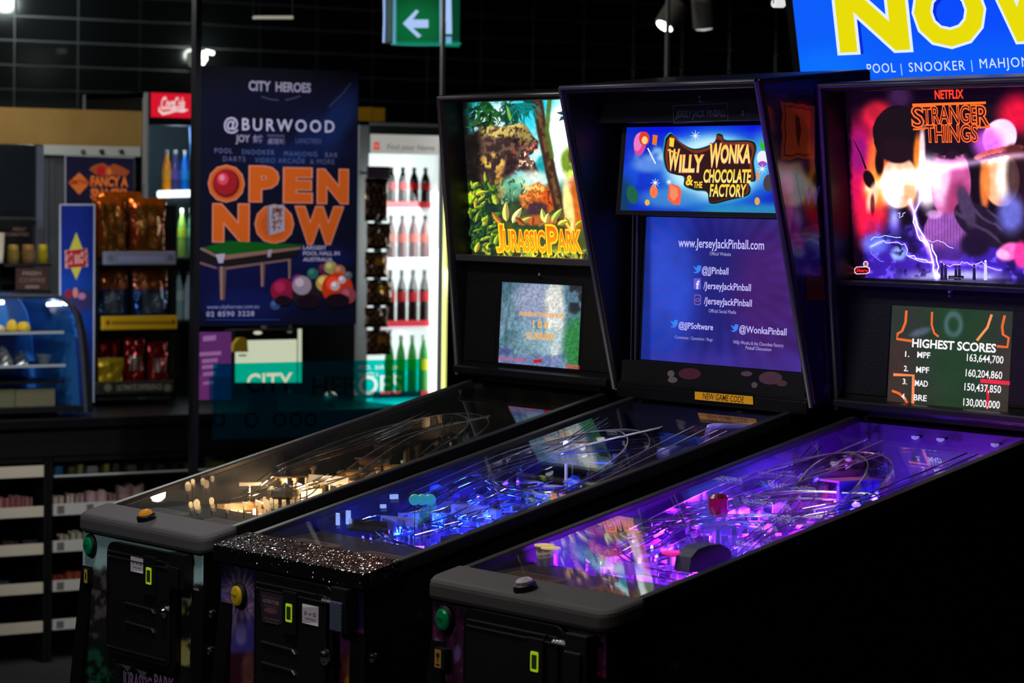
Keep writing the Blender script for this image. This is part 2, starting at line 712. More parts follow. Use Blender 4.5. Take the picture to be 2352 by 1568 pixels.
# ------------------------------------------------------------------ room shell
def room():
    mb = MB()
    mb.box((-9, -6, -0.1), (5.5, 9, 0), mat('floor_carpet', (0.02, 0.018, 0.02), 0.9, noise=(40, (0.03, 0.026, 0.03))))
    struct(mb.build('floor'))
    mb = MB()
    mb.box((-9, -6, 2.75), (5.5, 9, 2.85), mat('ceiling_black', (0.006, 0.006, 0.007), 0.9))
    struct(mb.build('ceiling'))
    # tiled back wall: every tile has a small dark joint round it
    mb = MB()
    joint = mat('tile_joint', (0.040, 0.042, 0.045), 0.5)
    tile = mat('black_tile', (0.0035, 0.0042, 0.0046), 0.16, spec=0.6, bump=0.1, bscale=6)
    mb.box((-7.15, -1.0, 0), (-7.006, 9, 2.75), joint)
    y0, z0 = 2.397 - 0.2931 * 12, 2.071 - 0.1005 * 20
    for i in range(34):
        for j in range(27):
            a, b = y0 + i * 0.2931, z0 + j * 0.1005
            g, e = 0.0035, 0.003
            v = []
            for (dx, s) in ((-7.006, 0), (-7.0, e)):
                for (p, q) in ((a + g + s, b + g + s), (a + 0.2931 - g - s, b + g + s), (a + 0.2931 - g - s, b + 0.1005 - g - s), (a + g + s, b + 0.1005 - g - s)):
                    v.append((dx, p, q))
            mb.add(v, [(4, 5, 6, 7), (0, 1, 5, 4), (1, 2, 6, 5), (2, 3, 7, 6), (3, 0, 4, 7)], tile)
    struct(mb.build('wall_back'))
    # glass shop front between the machines and the kiosk, with slim posts at the joints
    ys = [0.69, 1.672, 2.647, 3.634, 4.62]
    for i in range(4):
        mb = MB()
        mb.box((-4.204, ys[i] + 0.012, 0.04), (-4.196, ys[i + 1] - 0.012, 2.72), PANE)
        struct(mb.build('window_%d' % (i + 1)))
    for i, y in enumerate(ys[1:4]):
        mb = MB()
        if i == 0:
            mb.box((-4.215, y - 0.011, 0.04), (-4.185, y + 0.011, 2.75), mat('post_black', (0.01, 0.01, 0.014), 0.3, spec=0.6))
        else:
            mb.box((-4.206, y - 0.006, 0.04), (-4.194, y + 0.006, 2.75), mat('glass_edge', (0.22, 0.23, 0.26), 0.3))
        struct(mb.build('trim_%d' % (i + 1)))
    mb = MB()
    mb.box((-4.23, 0.69, 0.0), (-4.17, 4.62, 0.04), BLACK)
    struct(mb.build('baseboard_front'))
    mb = MB()
    # ochre bulkhead over the kiosk back counter
    slab(mb, -60, 250, 326, 333, -6.02, 0.3, mat('bulkhead_ochre', (0.42, 0.24, 0.06), 0.7, noise=(8, (0.48, 0.28, 0.08))))
    struct(mb.build('trim_4'))


room()


def rrect(x0, z0, x1, z1, r, n=5):
    out = []
    for cx, cz, a0 in ((x1 - r, z0 + r, -90), (x1 - r, z1 - r, 0), (x0 + r, z1 - r, 90), (x0 + r, z0 + r, 180)):
        for i in range(n + 1):
            a = math.radians(a0 + 90 * i / n)
            out.append((cx + r * math.cos(a), cz + r * math.sin(a)))
    return out


def zr(y):
    return 0.9014 + 0.2627 * y


def zg(y):
    return zr(y) - 0.007


def zp(y):
    return zg(y) - (0.078 + 0.075 * y)


CARDY = -0.006


class Machine:
    def __init__(self, label, off, hw, prof, lock_mat, lock_r, thick=0.04):
        self.off = np.array([off[0], off[1], 0.0])
        self.hw = hw
        self.root = thing('pinball_machine', label, 'pinball machine', tuple(self.off), 'pinball machines in a row')
        self.prof = prof
        self.cabinet()
        self.lockbar(lock_mat, lock_r, thick)

    def mb(self):
        return MB(self.off)

    def front(self, px, py, dy=CARDY):
        q = atY(px, py, self.off[1] + dy) - self.off
        return q[0], q[2]

    def cabinet(self):
        m = self.mb()
        side = [(0.0, 0.47), (0.0, 0.872), (0.06, zr(0.06) - 0.012), (1.10, zr(1.1) - 0.012), (1.33, zr(1.1) + 0.0), (1.33, 0.62)]
        for s in (-1, 1):
            m.prism(side, 'x', s * 0.285, s * 0.267, BLACK)
        m.box((-0.267, 0.0, 0.47), (0.267, 0.018, 0.872), BLACK)
        m.box((-0.267, 1.31, 0.62), (0.267, 1.33, 1.19), BLACK)
        m.prism([(0.018, 0.47), (0.018, 0.485), (1.31, 0.635), (1.31, 0.62)], 'x', -0.267, 0.267, BLACK)
        m.prism([(1.10, 1.165), (1.10, 1.19), (1.31, 1.19), (1.31, 1.165)], 'x', -0.267, 0.267, BLACK)
        self.cab = m.build('cabinet', self.root, bevel=0.002)
        # side rails that hold the glass
        for s in (-1, 1):
            m = self.mb()
            x0, x1 = sorted((s * 0.268, s * 0.291))
            m.prism([(0.07, zr(0.07) - 0.028), (0.07, zr(0.07)), (1.095, zr(1.095)), (1.095, zr(1.095) - 0.028)], 'x', x0, x1, mat('rail_black', (0.016, 0.016, 0.018), 0.38, spec=0.6, bump=0.25, bscale=700))
            m.build('side_rail', self.root, bevel=0.003)
        m = self.mb()
        m.prism([(0.066, zg(0.066) - 0.004), (0.066, zg(0.066)), (1.09, zg(1.09)), (1.09, zg(1.09) - 0.004)], 'x', -0.269, 0.269, SHEET)
        m.build('playfield_glass', self.root)
        # legs with bolts and levellers
        for sx in (-1, 1):
            for y, ztop, zb in ((0.0, 0.78, 0.0), (1.32, 0.86, 0.0)):
                m = self.mb()
                d = -1 if y < 0.5 else 1
                t = np.array([sx * 0.288, y + d * 0.004, ztop])
                b = np.array([sx * 0.335, y + d * 0.06, 0.03])
                w = 0.055
                V = []
                for p, ww in ((t, w), (b, 0.03)):
                    V += [p, p + np.array([-sx * ww, 0, 0]), p + np.array([-sx * ww, -d * 0.004, 0]), p + np.array([-sx * 0.004, -d * 0.004, 0]), p + np.array([-sx * 0.004, -d * ww, 0]), p + np.array([0, -d * ww, 0])]
                m.add(V, [[i, (i + 1) % 6, 6 + (i + 1) % 6, 6 + i] for i in range(6)] + [[5, 4, 3, 2, 1, 0], [6, 7, 8, 9, 10, 11]], SATIN)
                m.lathe((b[0], b[1], 0.0), (0, 0, 1), [(0.02, 0), (0.02, 0.008), (0.006, 0.012), (0.006, 0.04)], SATIN, 12)
                leg = m.build('leg', self.root)
                for zz in (ztop - 0.05, ztop - 0.13):
                    f = (ztop - zz) / (ztop - 0.03)
                    p = t * (1 - f) + b * f
                    k = self.mb()
                    k.lathe((p[0] - 0.001 * sx, p[1] - d * 0.022, zz), (sx, 0, 0), [(0.011, 0), (0.011, 0.004), (0.008, 0.008), (0.001, 0.011)], CHROME, 12)
                    k.build('bolt', leg, smooth=False)

    def lockbar(self, mt, r, thick):
        m = self.mb()
        plan = []
        w, y0, y1 = 0.302, -0.016, 0.074
        for cx, cy_, a0 in ((w - r, y0 + r, -90), (-w + r, y0 + r, 180)):
            pts = []
            for i in range(7):
                a = math.radians(a0 + 90 * i / 6)
                pts.append((cx + r * math.cos(a), cy_ + r * math.sin(a)))
            plan.append(pts)
        plan = plan[1] + plan[0] + [(w, y1), (-w, y1)]
        n = len(plan)
        V = [(x, y, zr(max(y, -0.016)) - thick) for x, y in plan] + [(x, y, zr(y) + 0.003) for x, y in plan]
        m.add(V, [list(range(n))[::-1], list(range(n, 2 * n))] + [[i, (i + 1) % n, n + (i + 1) % n, n + i] for i in range(n)], mt)
        self.lb = m.build('lockbar', self.root, bevel=0.012 if r > 0.02 else 0.003, seg=3)

    def front_art(self, fn, draw=None):
        P = Panel(self.off + np.array([0, -0.004, 0.70]), (0, -1, 0), lit=PRINT, gain=1.0)
        P.raster(-0.283, -0.23, 0.283, 0.165, 0.006, fn, PRINT)
        if draw:
            draw(P)
        P.build('front_artwork', self.root)

    def coin_door(self, box, slot, lock, sticker=None, poster=None, lockw=0.014):
        left, right, top, z0 = box
        x0, x1, z1 = self.front(*left, -0.014)[0], self.front(*right, -0.014)[0], self.front(*top, -0.014)[1]
        slot = self.front(*slot, -0.027)
        lock = self.front(*lock, -0.026)
        y = -0.006
        m = self.mb()
        m.prism(rrect(x0, z0, x1, z1, 0.03), 'y', -0.003, y - 0.012, SATIN)
        m.prism(rrect(x0 + 0.018, z0 + 0.016, x1 - 0.018, z1 - 0.02, 0.014), 'y', y - 0.012, y - 0.017, DARK)
        for zz, a, b in ((z1 - 0.021, 0.022, 0.05), (z1 - 0.033, 0.02, 0.03), (z0 + 0.03, 0.02, 0.03)):
            m.tube([(x0 + a, y - 0.0175, zz), (x1 - b, y - 0.0175, zz)], 0.0022, mat('door_edge', (0.06, 0.06, 0.065), 0.3, metal=0.7), 6)
        door = m.build('coin_door', self.root, bevel=0.003)
        # coin slot with its lit window
        sx, sz = slot
        m = self.mb()
        m.box((sx - 0.028, y - 0.0225, sz - 0.045), (sx + 0.026, y - 0.017, sz + 0.045), DARK)
        m.build('coin_slot', door, bevel=0.002)
        m = self.mb()
        lim = mat('lime_window', (0.02, 0.03, 0.01), 0.2, emit=tuple(lin((168, 205, 25))), strength=0.6)
        gl = mat('lime_window_dark', (0.01, 0.02, 0.01), 0.2, emit=tuple(lin((24, 34, 14))), strength=0.6)
        m.prism(rrect(sx - 0.012, sz - 0.018, sx + 0.012, sz + 0.020, 0.003, 2), 'y', y - 0.0225, y - 0.0235, lim)
        m.prism(rrect(sx - 0.0075, sz - 0.013, sx + 0.0085, sz + 0.014, 0.002, 2), 'y', y - 0.0235, y - 0.0240, gl)
        m.build('slot_window', door, label='lime green lit coin slot window')
        for zz in (sz - 0.075, sz - 0.118):
            m = self.mb()
            m.tube([(sx - 0.115, y - 0.018, zz + 0.002), (sx + 0.01, y - 0.018, zz), (sx + 0.02, y - 0.018, zz - 0.008)], 0.003, mat('door_edge', (0.06, 0.06, 0.065), 0.3, metal=0.7), 6)
            m.build('return_slot', door)
        lx, lz = lock
        m = self.mb()
        m.lathe((lx, y - 0.017, lz), (0, -1, 0), [(lockw, 0), (lockw, 0.004), (lockw * 0.75, 0.006), (lockw * 0.7, 0.004), (lockw * 0.45, 0.010), (0.002, 0.011)], CHROME, 18)
        m.build('lock', door)
        m = self.mb()
        hx, hz = x1 - 0.02, z1 - 0.03
        for k in range(5):
            m.lathe((hx - 0.012 + 0.009 * k, y - 0.016, hz), (1, 0, 0), [(0.004, 0), (0.0055, 0.002), (0.004, 0.007)], CHROME, 8)
        m.build('hinge', door)
        if sticker:
            P = Panel(self.off + np.array([0, y - 0.0185, 0.78]), (0, -1, 0), lit=PAPER)
            a, b, c, d, ln1 = sticker
            P.rect(a, b, c, d, (205, 195, 205))
            w = c - a
            sl = 0.18
            P.text('$1 or $2', a + w * .13, a + w * .87, b + (d - b) * .47, (d - b) * .24, (15, 12, 15), 0.015, slope=sl)
            P.text('COINS ONLY', a + w * .17, a + w * .84, b + (d - b) * .76, (d - b) * .13, (35, 30, 35), 0.01, slope=sl)
            P.back(*P.uv(a, d), *P.uv(c, b), 0.001, PAPER)
            P.build('price_sticker', door, label='white price sticker')
        if poster:
            poster(self, door, y - 0.0185)

    def button(self, name, px, py, r, c, lab, word='START', ring=BLACK):
        x, z = self.front(px, py)
        b = self.mb()
        b.lathe((x, -0.004, z), (0, -1, 0), [(r + 0.007, 0), (r + 0.007, 0.006), (r + 0.002, 0.010), (r, 0.008)], ring, 24)
        b.lathe((x, -0.004, z), (0, -1, 0), [(r, 0.006), (r, 0.012), (r * 0.8, 0.0145), (0.001, 0.016)], mat(name + '_' + lab[:5], tuple(lin(c)), 0.2, emit=tuple(lin(c)), strength=0.06), 24)
        o = b.build(name, self.root, label=lab)
        P = Panel(self.off + np.array([x, -0.0208, z]), (0, -1, 0), lit=PRINT)
        P.textuv(word, -r * .6, r * .6, -r * .16, r * .3, (8, 12, 8), 0.02)
        P.build('lettering', o)

    def side_button(self, y, z, c):
        for s in (-1, 1):
            m = self.mb()
            m.lathe((s * 0.285, y, z), (s, 0, 0), [(0.019, 0), (0.019, 0.005), (0.013, 0.006), (0.013, 0.011), (0.002, 0.012)], mat('flipper_button', c, 0.3), 18)
            m.build('flipper_button', self.root)

    def head(self, side, bezel, parts_z):
        """backbox shell; side: (y,z) profile front-bottom, front-top, back-top, back-bottom"""
        hw = self.hw
        m = self.mb()
        for s in (-1, 1):
            m.prism(side, 'x', s * hw, s * (hw - 0.02), SATIN)
        (fb, zb), (ft, zt), (bt, ztb), (bb, zbb) = side
        m.prism([(ft, zt - 0.02), (ft, zt), (bt, ztb), (bt, ztb - 0.02)], 'x', -hw + 0.02, hw - 0.02, SATIN)
        m.prism([(fb, zb), (fb - 0.004, zb + 0.02), (bb, zbb + 0.02), (bb, zbb)], 'x', -hw + 0.02, hw - 0.02, SATIN)
        m.prism([(bb - 0.015, zbb + 0.02), (bt - 0.015, ztb - 0.02), (bt, ztb - 0.02), (bb, zbb + 0.02)], 'x', -hw + 0.02, hw - 0.02, BLACK)
        o = m.build('backbox', self.root, bevel=0.006)
        # added grey tube round the front edge, imitating its bevel highlight
        m = self.mb()
        g = mat('edge_highlight', (0.03, 0.029, 0.034), 0.42)
        for s in (-1, 1):
            m.tube([(s * (hw - 0.008), fb - 0.002, zb), (s * (hw - 0.008), ft - 0.002, zt - 0.006)], 0.0055, g, 8)
        m.tube([(-hw + 0.008, ft - 0.002, zt - 0.006), (hw - 0.008, ft - 0.002, zt - 0.006)], 0.0055, g, 8)
        m.build('edge_highlight', o, smooth=True)
        # neck between backbox and cabinet
        m = self.mb()
        m.prism([(1.10, 1.15), (1.10, zb + 0.004), (1.28, zb + 0.02), (1.28, 1.15)], 'x', -0.25, 0.25, BLACK)
        m.build('neck', self.root)
        return o
# ------------------------------------------------------------------ the three machines
HEAD = [(1.0865, 1.1975), (1.0188, 1.9037), (1.275, 1.925), (1.30, 1.215)]
SLN = np.array([0.0, -(1.9037 - 1.1975), -(1.0865 - 1.0188)])   # outward normal of the leaning front
SLN /= np.linalg.norm(SLN)


def lean_panel(mc, dy, gain=1.0, lit=LIT):
    return Panel(mc.off + np.array([0, 1.0188 + dy, 1.9037]), SLN, lit=lit, gain=gain, lift=0.000025)


def speaker_panel(mc, band=(16, 18, 34)):
    n = np.array([0, -(1.477 - 1.2), 0.013])
    n /= np.linalg.norm(n)
    P0 = mc.off + np.array([0, 1.092, 1.20])
    m = mc.mb()
    m.prism([(1.092, 1.205), (1.105, 1.485), (1.13, 1.485), (1.117, 1.205)], 'x', -0.322, 0.322, mat('panel_black', (0.0035, 0.0035, 0.0055), 0.6, spec=0.2))
    o = m.build('speaker_panel', mc.root)
    for s in (-1, 1):
        m = mc.mb()
        x0, x1 = sorted((s * 0.185, s * 0.315))
        m.prism([(1.0905, 1.235), (1.100, 1.43), (1.104, 1.43), (1.0945, 1.235)], 'x', x0, x1, mat('speaker_mesh', (0.003, 0.003, 0.003), 0.6, spec=0.25, bump=0.8, bscale=260))
        m.build('speaker_grille', o, bevel=0.001)
    m = mc.mb()
    m.prism([(1.060, 1.205), (1.060, 1.222), (1.092, 1.226), (1.092, 1.205)], 'x', -0.322, 0.322, DARK)
    m.build('ledge', o, bevel=0.003)
    m = mc.mb()
    m.lathe((0.0, 1.102, 1.462), (0, -1, 0), [(0.009, 0), (0.009, 0.006), (0.004, 0.007), (0.001, 0.004)], CHROME, 14)
    m.build('key_lock', o)
    return o, n, P0


def leaf(P, x, y, a, L, w, c):
    """pointed leaf with a bent rib, one half lighter"""
    ca, sa = math.cos(a), math.sin(a)
    up, dn, rib = [], [], []
    for i in range(7):
        t = i / 6
        ww = w * math.sin(math.pi * t ** .8) ** .8 if 0 < t < 1 else 0
        b = 0.16 * L * t * t
        px_, py_ = x + L * t * ca - b * sa, y + L * t * sa + b * ca
        rib.append((px_, py_))
        up.append((px_ - ww * sa, py_ + ww * ca))
        dn.append((px_ + ww * sa, py_ - ww * ca))
    P.poly(rib + up[::-1][1:-1], tuple(int(q * .62) for q in c))
    P.poly(rib + dn[::-1][1:-1], c)


def leafc(pal, t):
    i = int(t * len(pal)) % len(pal)
    return pal[i]


# ---------------------------------------------------------------- first machine: jungle backglass
def jungle_paint(X, Y, U, V):
    f1, f2 = fbm(X, Y, 34, 1), fbm(X, Y, 11, 5)
    c = np.zeros((len(X), 3)) + np.array((30, 190, 215.0))
    c = over(c, ell(X, Y, 1155, 285, 70, 55, 0.8), (225, 245, 250))
    c = over(c, ell(X, Y, 1210, 260, 45, 40, 0.7), (60, 205, 225))
    c = over(c, ell(X, Y, 1300, 330, 55, 110, 0.6), (238, 250, 246))
    c = over(c, ell(X, Y, 1240, 370, 26, 70, 0.7), (175, 232, 236))
    c = over(c, ell(X, Y, 1250, 395, 22, 40, 0.4), (25, 160, 170))
    # dark left side
    c = over(c, sm((1105 + 30 * (f1 - .5) - X) / 40), (8, 12, 10))
    c = over(c, sm((Y - 400 - 20 * (f1 - .5)) / 60), (40, 70, 45))
    # hanging leaves, dark
    c = over(c, ell(X, Y, 1115, 262, 45, 34, 0.5) * sm((f2 - .36) * 6), (18, 62, 30))
    c = over(c, ell(X, Y, 1178, 262, 28, 44, 0.6) * sm((f2 - .38) * 6), (12, 58, 40))
    c = over(c, ell(X, Y, 1200, 245, 45, 22, 0.6) * sm((f2 - .40) * 6), (10, 70, 60))
    # big brown rock face with ochre edge light, where the picture is brown
    wx_ = X + 26 * (f1 - .5) + 10 * (f2 - .5)
    wy_ = Y + 30 * (fbm(X, Y, 28, 19) - .5) + 8 * (f2 - .5)
    f3 = fbm(X, Y, 5, 29)
    rock = np.clip(ell(wx_, wy_, 1118, 360, 66, 78, 0.12, 0.1) + ell(wx_, wy_, 1180, 322, 60, 38, 0.12, 0.2) + ell(wx_, wy_, 1200, 372, 44, 20, 0.15, 0.75), 0, 1)
    c = over(c, rock, (64, 46, 46))
    c = over(c, rock * sm((f2 - .48) * 7), (104, 80, 66))
    c = over(c, rock * sm((f1 - .55) * 6), (30, 20, 22))
    edge = rock * ell(wx_, wy_, 1160, 298, 80, 18, 0.8, 0.05)
    c = over(c, edge * sm((f3 - .3) * 4), (206, 184, 104))
    c = over(c, rock * ell(wx_, wy_, 1214, 312, 26, 20, 0.8) * sm((f3 - .35) * 5), (150, 132, 76))
    c = over(c, ell(wx_, wy_, 1206, 352, 34, 22, 0.9, -0.5) * sm((f3 - .58) * 14), (226, 92, 76))
    c = over(c, ell(wx_, wy_, 1212, 366, 30, 18, 0.9, -0.5) * sm((f3 - .62) * 16), (250, 230, 200))
    c = over(c, ell(wx_, wy_, 1126, 372, 32, 22, 0.5) * sm((f2 - .36) * 6), (206, 168, 84))
    c = over(c, ell(wx_, wy_, 1144, 418, 12, 34, 0.5) * sm((f3 - .25) * 4), (190, 140, 66), .9)
    c = over(c, sm((1118 - X) / 26) * rock, (16, 12, 12), .85)
    c = over(c, ell(wx_, wy_, 1170, 386, 12, 26, 0.5), (44, 26, 34), .8)
    # haze between the trunks
    c = over(c, ell(X, Y, 1222, 412, 48, 20, 0.8), (226, 240, 226), .85)
    c = over(c, ell(X, Y, 1180, 430, 30, 26, 0.8), (120, 180, 140), .7)
    # orange-brown boulders in the middle
    bo = ell(wx_, wy_, 1232, 448, 36, 34, 0.2)
    c = over(c, bo, (170, 88, 36))
    c = over(c, bo * sm((f3 - .5) * 6), (236, 150, 70))
    c = over(c, ell(wx_, wy_, 1225, 430, 26, 12, 0.5) * sm((f3 - .3) * 5), (246, 196, 110))
    c = over(c, ell(wx_, wy_, 1264, 452, 18, 34, 0.3), (206, 92, 30))
    c = over(c, ell(wx_, wy_, 1264, 446, 12, 26, 0.5) * sm((f3 - .5) * 7), (90, 40, 30))
    c = over(c, ell(X, Y, 1226, 478, 34, 16, 0.5) * sm((f2 - .35) * 6), (70, 44, 58))
    c = over(c, ell(X, Y, 1244, 505, 50, 12, 0.7), (176, 96, 46))
    # trunk
    d = segd(X, Y, [(1232, 225), (1246, 300), (1262, 380), (1285, 480), (1297, 530)])
    c = over(c, sm((13 + 3 * f1 - d) / 5), (66, 44, 34))
    c = over(c, sm((4 - np.abs(d - 2)) / 4) * sm((f2 - .3) * 4), (112, 84, 48))
    d = segd(X, Y, [(1262, 228), (1256, 300), (1268, 360)])
    c = over(c, sm((7 - d) / 4), (80, 110, 40), .9)
    # right edge greens and warm light
    c = over(c, ell(X, Y, 1312, 370, 24, 34, 0.5), (120, 150, 50))
    c = over(c, ell(X, Y, 1318, 358, 13, 22, 0.4), (86, 66, 42))
    c = over(c, ell(X, Y, 1318, 400, 18, 26, 0.5) * sm((f2 - .35) * 5), (196, 214, 96))
    c = over(c, ell(X, Y, 1318, 420, 15, 16, 0.6), (236, 170, 140), .9)
    c = over(c, ell(X, Y, 1326, 470, 22, 62, 0.5), (196, 104, 36))
    c = over(c, ell(X, Y, 1306, 480, 12, 60, 0.6, -0.12), (250, 226, 150), .9)
    # undergrowth
    g = sm((Y - 405 - (X - 1060) * 0.05) / 50) * sm((1150 - X) / 40)
    c = over(c, g, (22, 44, 26))
    c = over(c, g * sm((f2 - .5) * 8), (96, 140, 36))
    c = over(c, ell(X, Y, 1085, 455, 34, 30, 0.5) * sm((f2 - .42) * 7), (150, 186, 30))
    c = over(c, ell(X, Y, 1115, 510, 32, 62, 0.5), (26, 40, 46), .9)
    c = over(c, sm((Y - 570) / 20), (46, 48, 44))
    c = over(c, sm((Y - 560) / 20) * sm((f2 - .52) * 9), (150, 160, 60))
    c = c * (0.82 + 0.36 * f2)[:, None]
    return 255 * (np.clip(c, 0, 255) / 255) ** 1.12


def jungle_draw(P):
    r2 = random.Random(3)
    # palm fronds from the top
    for cx, cy, k, colr in ((1175, 240, 9, (14, 66, 44)), (1118, 252, 7, (24, 84, 34)), (1205, 238, 7, (12, 110, 110))):
        for i in range(k):
            a = math.radians(20 + 140 * i / (k - 1))
            L = r2.uniform(26, 48)
            px, py = cx + L * math.cos(a), cy + L * math.sin(a) * 1.1
            P.line([(cx, cy), ((cx + px) / 2 + 3, (cy + py) / 2 - 6), (px, py)], [5, 5, 1], colr)
            for s in range(5):
                t = 0.35 + s * 0.13
                qx, qy = cx + (px - cx) * t, cy + (py - cy) * t
                P.line([(qx, qy), (qx + r2.uniform(-9, 9), qy + r2.uniform(6, 13))], [2.4, .5], colr)
    P.poly([(1165, 240), (1172, 250), (1178, 272), (1173, 278), (1168, 262)], (110, 160, 62))
    # flying bird silhouettes
    P.poly([(1280, 258), (1292, 256), (1296, 250), (1299, 259), (1312, 268), (1299, 266), (1288, 262)], (30, 52, 66))
    P.poly([(1286, 278), (1292, 266), (1302, 268), (1312, 276), (1298, 274)], (36, 60, 74))
    # broad leaves
    pal = [(126, 160, 34), (70, 120, 34), (176, 196, 60), (40, 84, 40), (30, 66, 40), (214, 200, 60)]
    for i in range(95):
        x, y = r2.uniform(1084, 1150), r2.uniform(420, 584)
        leaf(P, x, y, r2.uniform(-2.3, -0.4), r2.uniform(10, 30), r2.uniform(2.5, 6), leafc(pal[1:5] if x > 1100 and r2.random() < .8 else pal, r2.random()))
    for i in range(30):
        x, y = r2.uniform(1090, 1135), r2.uniform(236, 290)
        leaf(P, x, y, r2.uniform(.3, 2.8), r2.uniform(10, 24), r2.uniform(2, 4), leafc([(20, 60, 26), (40, 96, 36), (12, 40, 20)], r2.random()))
    for i in range(26):
        x, y = r2.uniform(1155, 1215), r2.uniform(415, 470)
        leaf(P, x, y, r2.uniform(-2.6, -.5), r2.uniform(8, 16), r2.uniform(2, 4), leafc([(120, 170, 130), (90, 140, 110), (70, 110, 80), (170, 200, 160)], r2.random()))
    for x, y, a, L, w, cc in ((1172, 508, -1.75, 46, 8, (236, 214, 110)), (1186, 512, -1.2, 42, 8, (248, 232, 150)), (1200, 515, -.7, 34, 6, (206, 190, 90)), (1160, 512, -2.4, 34, 6, (214, 130, 50)), (1262, 510, -2.0, 34, 7, (214, 220, 110)), (1276, 510, -1.1, 40, 7, (190, 206, 90)), (1262, 515, -1.5, 28, 6, (240, 226, 120)), (1318, 520, -2.2, 26, 6, (230, 196, 40)), (1330, 520, -.9, 22, 5, (190, 190, 40)), (1230, 518, -1.6, 24, 6, (196, 90, 40)), (1215, 516, -2.6, 30, 6, (170, 80, 34)), (1245, 520, -.5, 26, 5, (150, 110, 60)), (1290, 516, -.6, 26, 6, (226, 220, 90))):
        leaf(P, x, y, a, L, w, cc)
    for i in range(26):
        x = r2.uniform(1160, 1350)
        y = r2.uniform(584, 592) + (x - 1160) * .045
        a, L = r2.uniform(-2.4, -.7), r2.uniform(10, 22)
        P.poly([(x - 3, y), (x + L * math.cos(a), y + L * math.sin(a)), (x + 3, y)], leafc([(190, 190, 40), (226, 206, 60), (90, 110, 40), (120, 96, 90), (250, 230, 90)], r2.random()))
    # title lettering: yellow edge, red-orange body
    for s, a, b, y, cap, sl in (('J', 1152, 1168, 577, 62, 0), ('URASSIC', 1168, 1262, 574, 46, 0.02), ('P', 1268, 1292, 580, 62, 0), ('ARK', 1292, 1345, 576, 48, 0.03)):
        P.text(s, a, b, y, cap, (236, 92, 18), 0.02, slope=sl, outline=0.055, oc=(250, 198, 26), grad=(244, 150, 20))


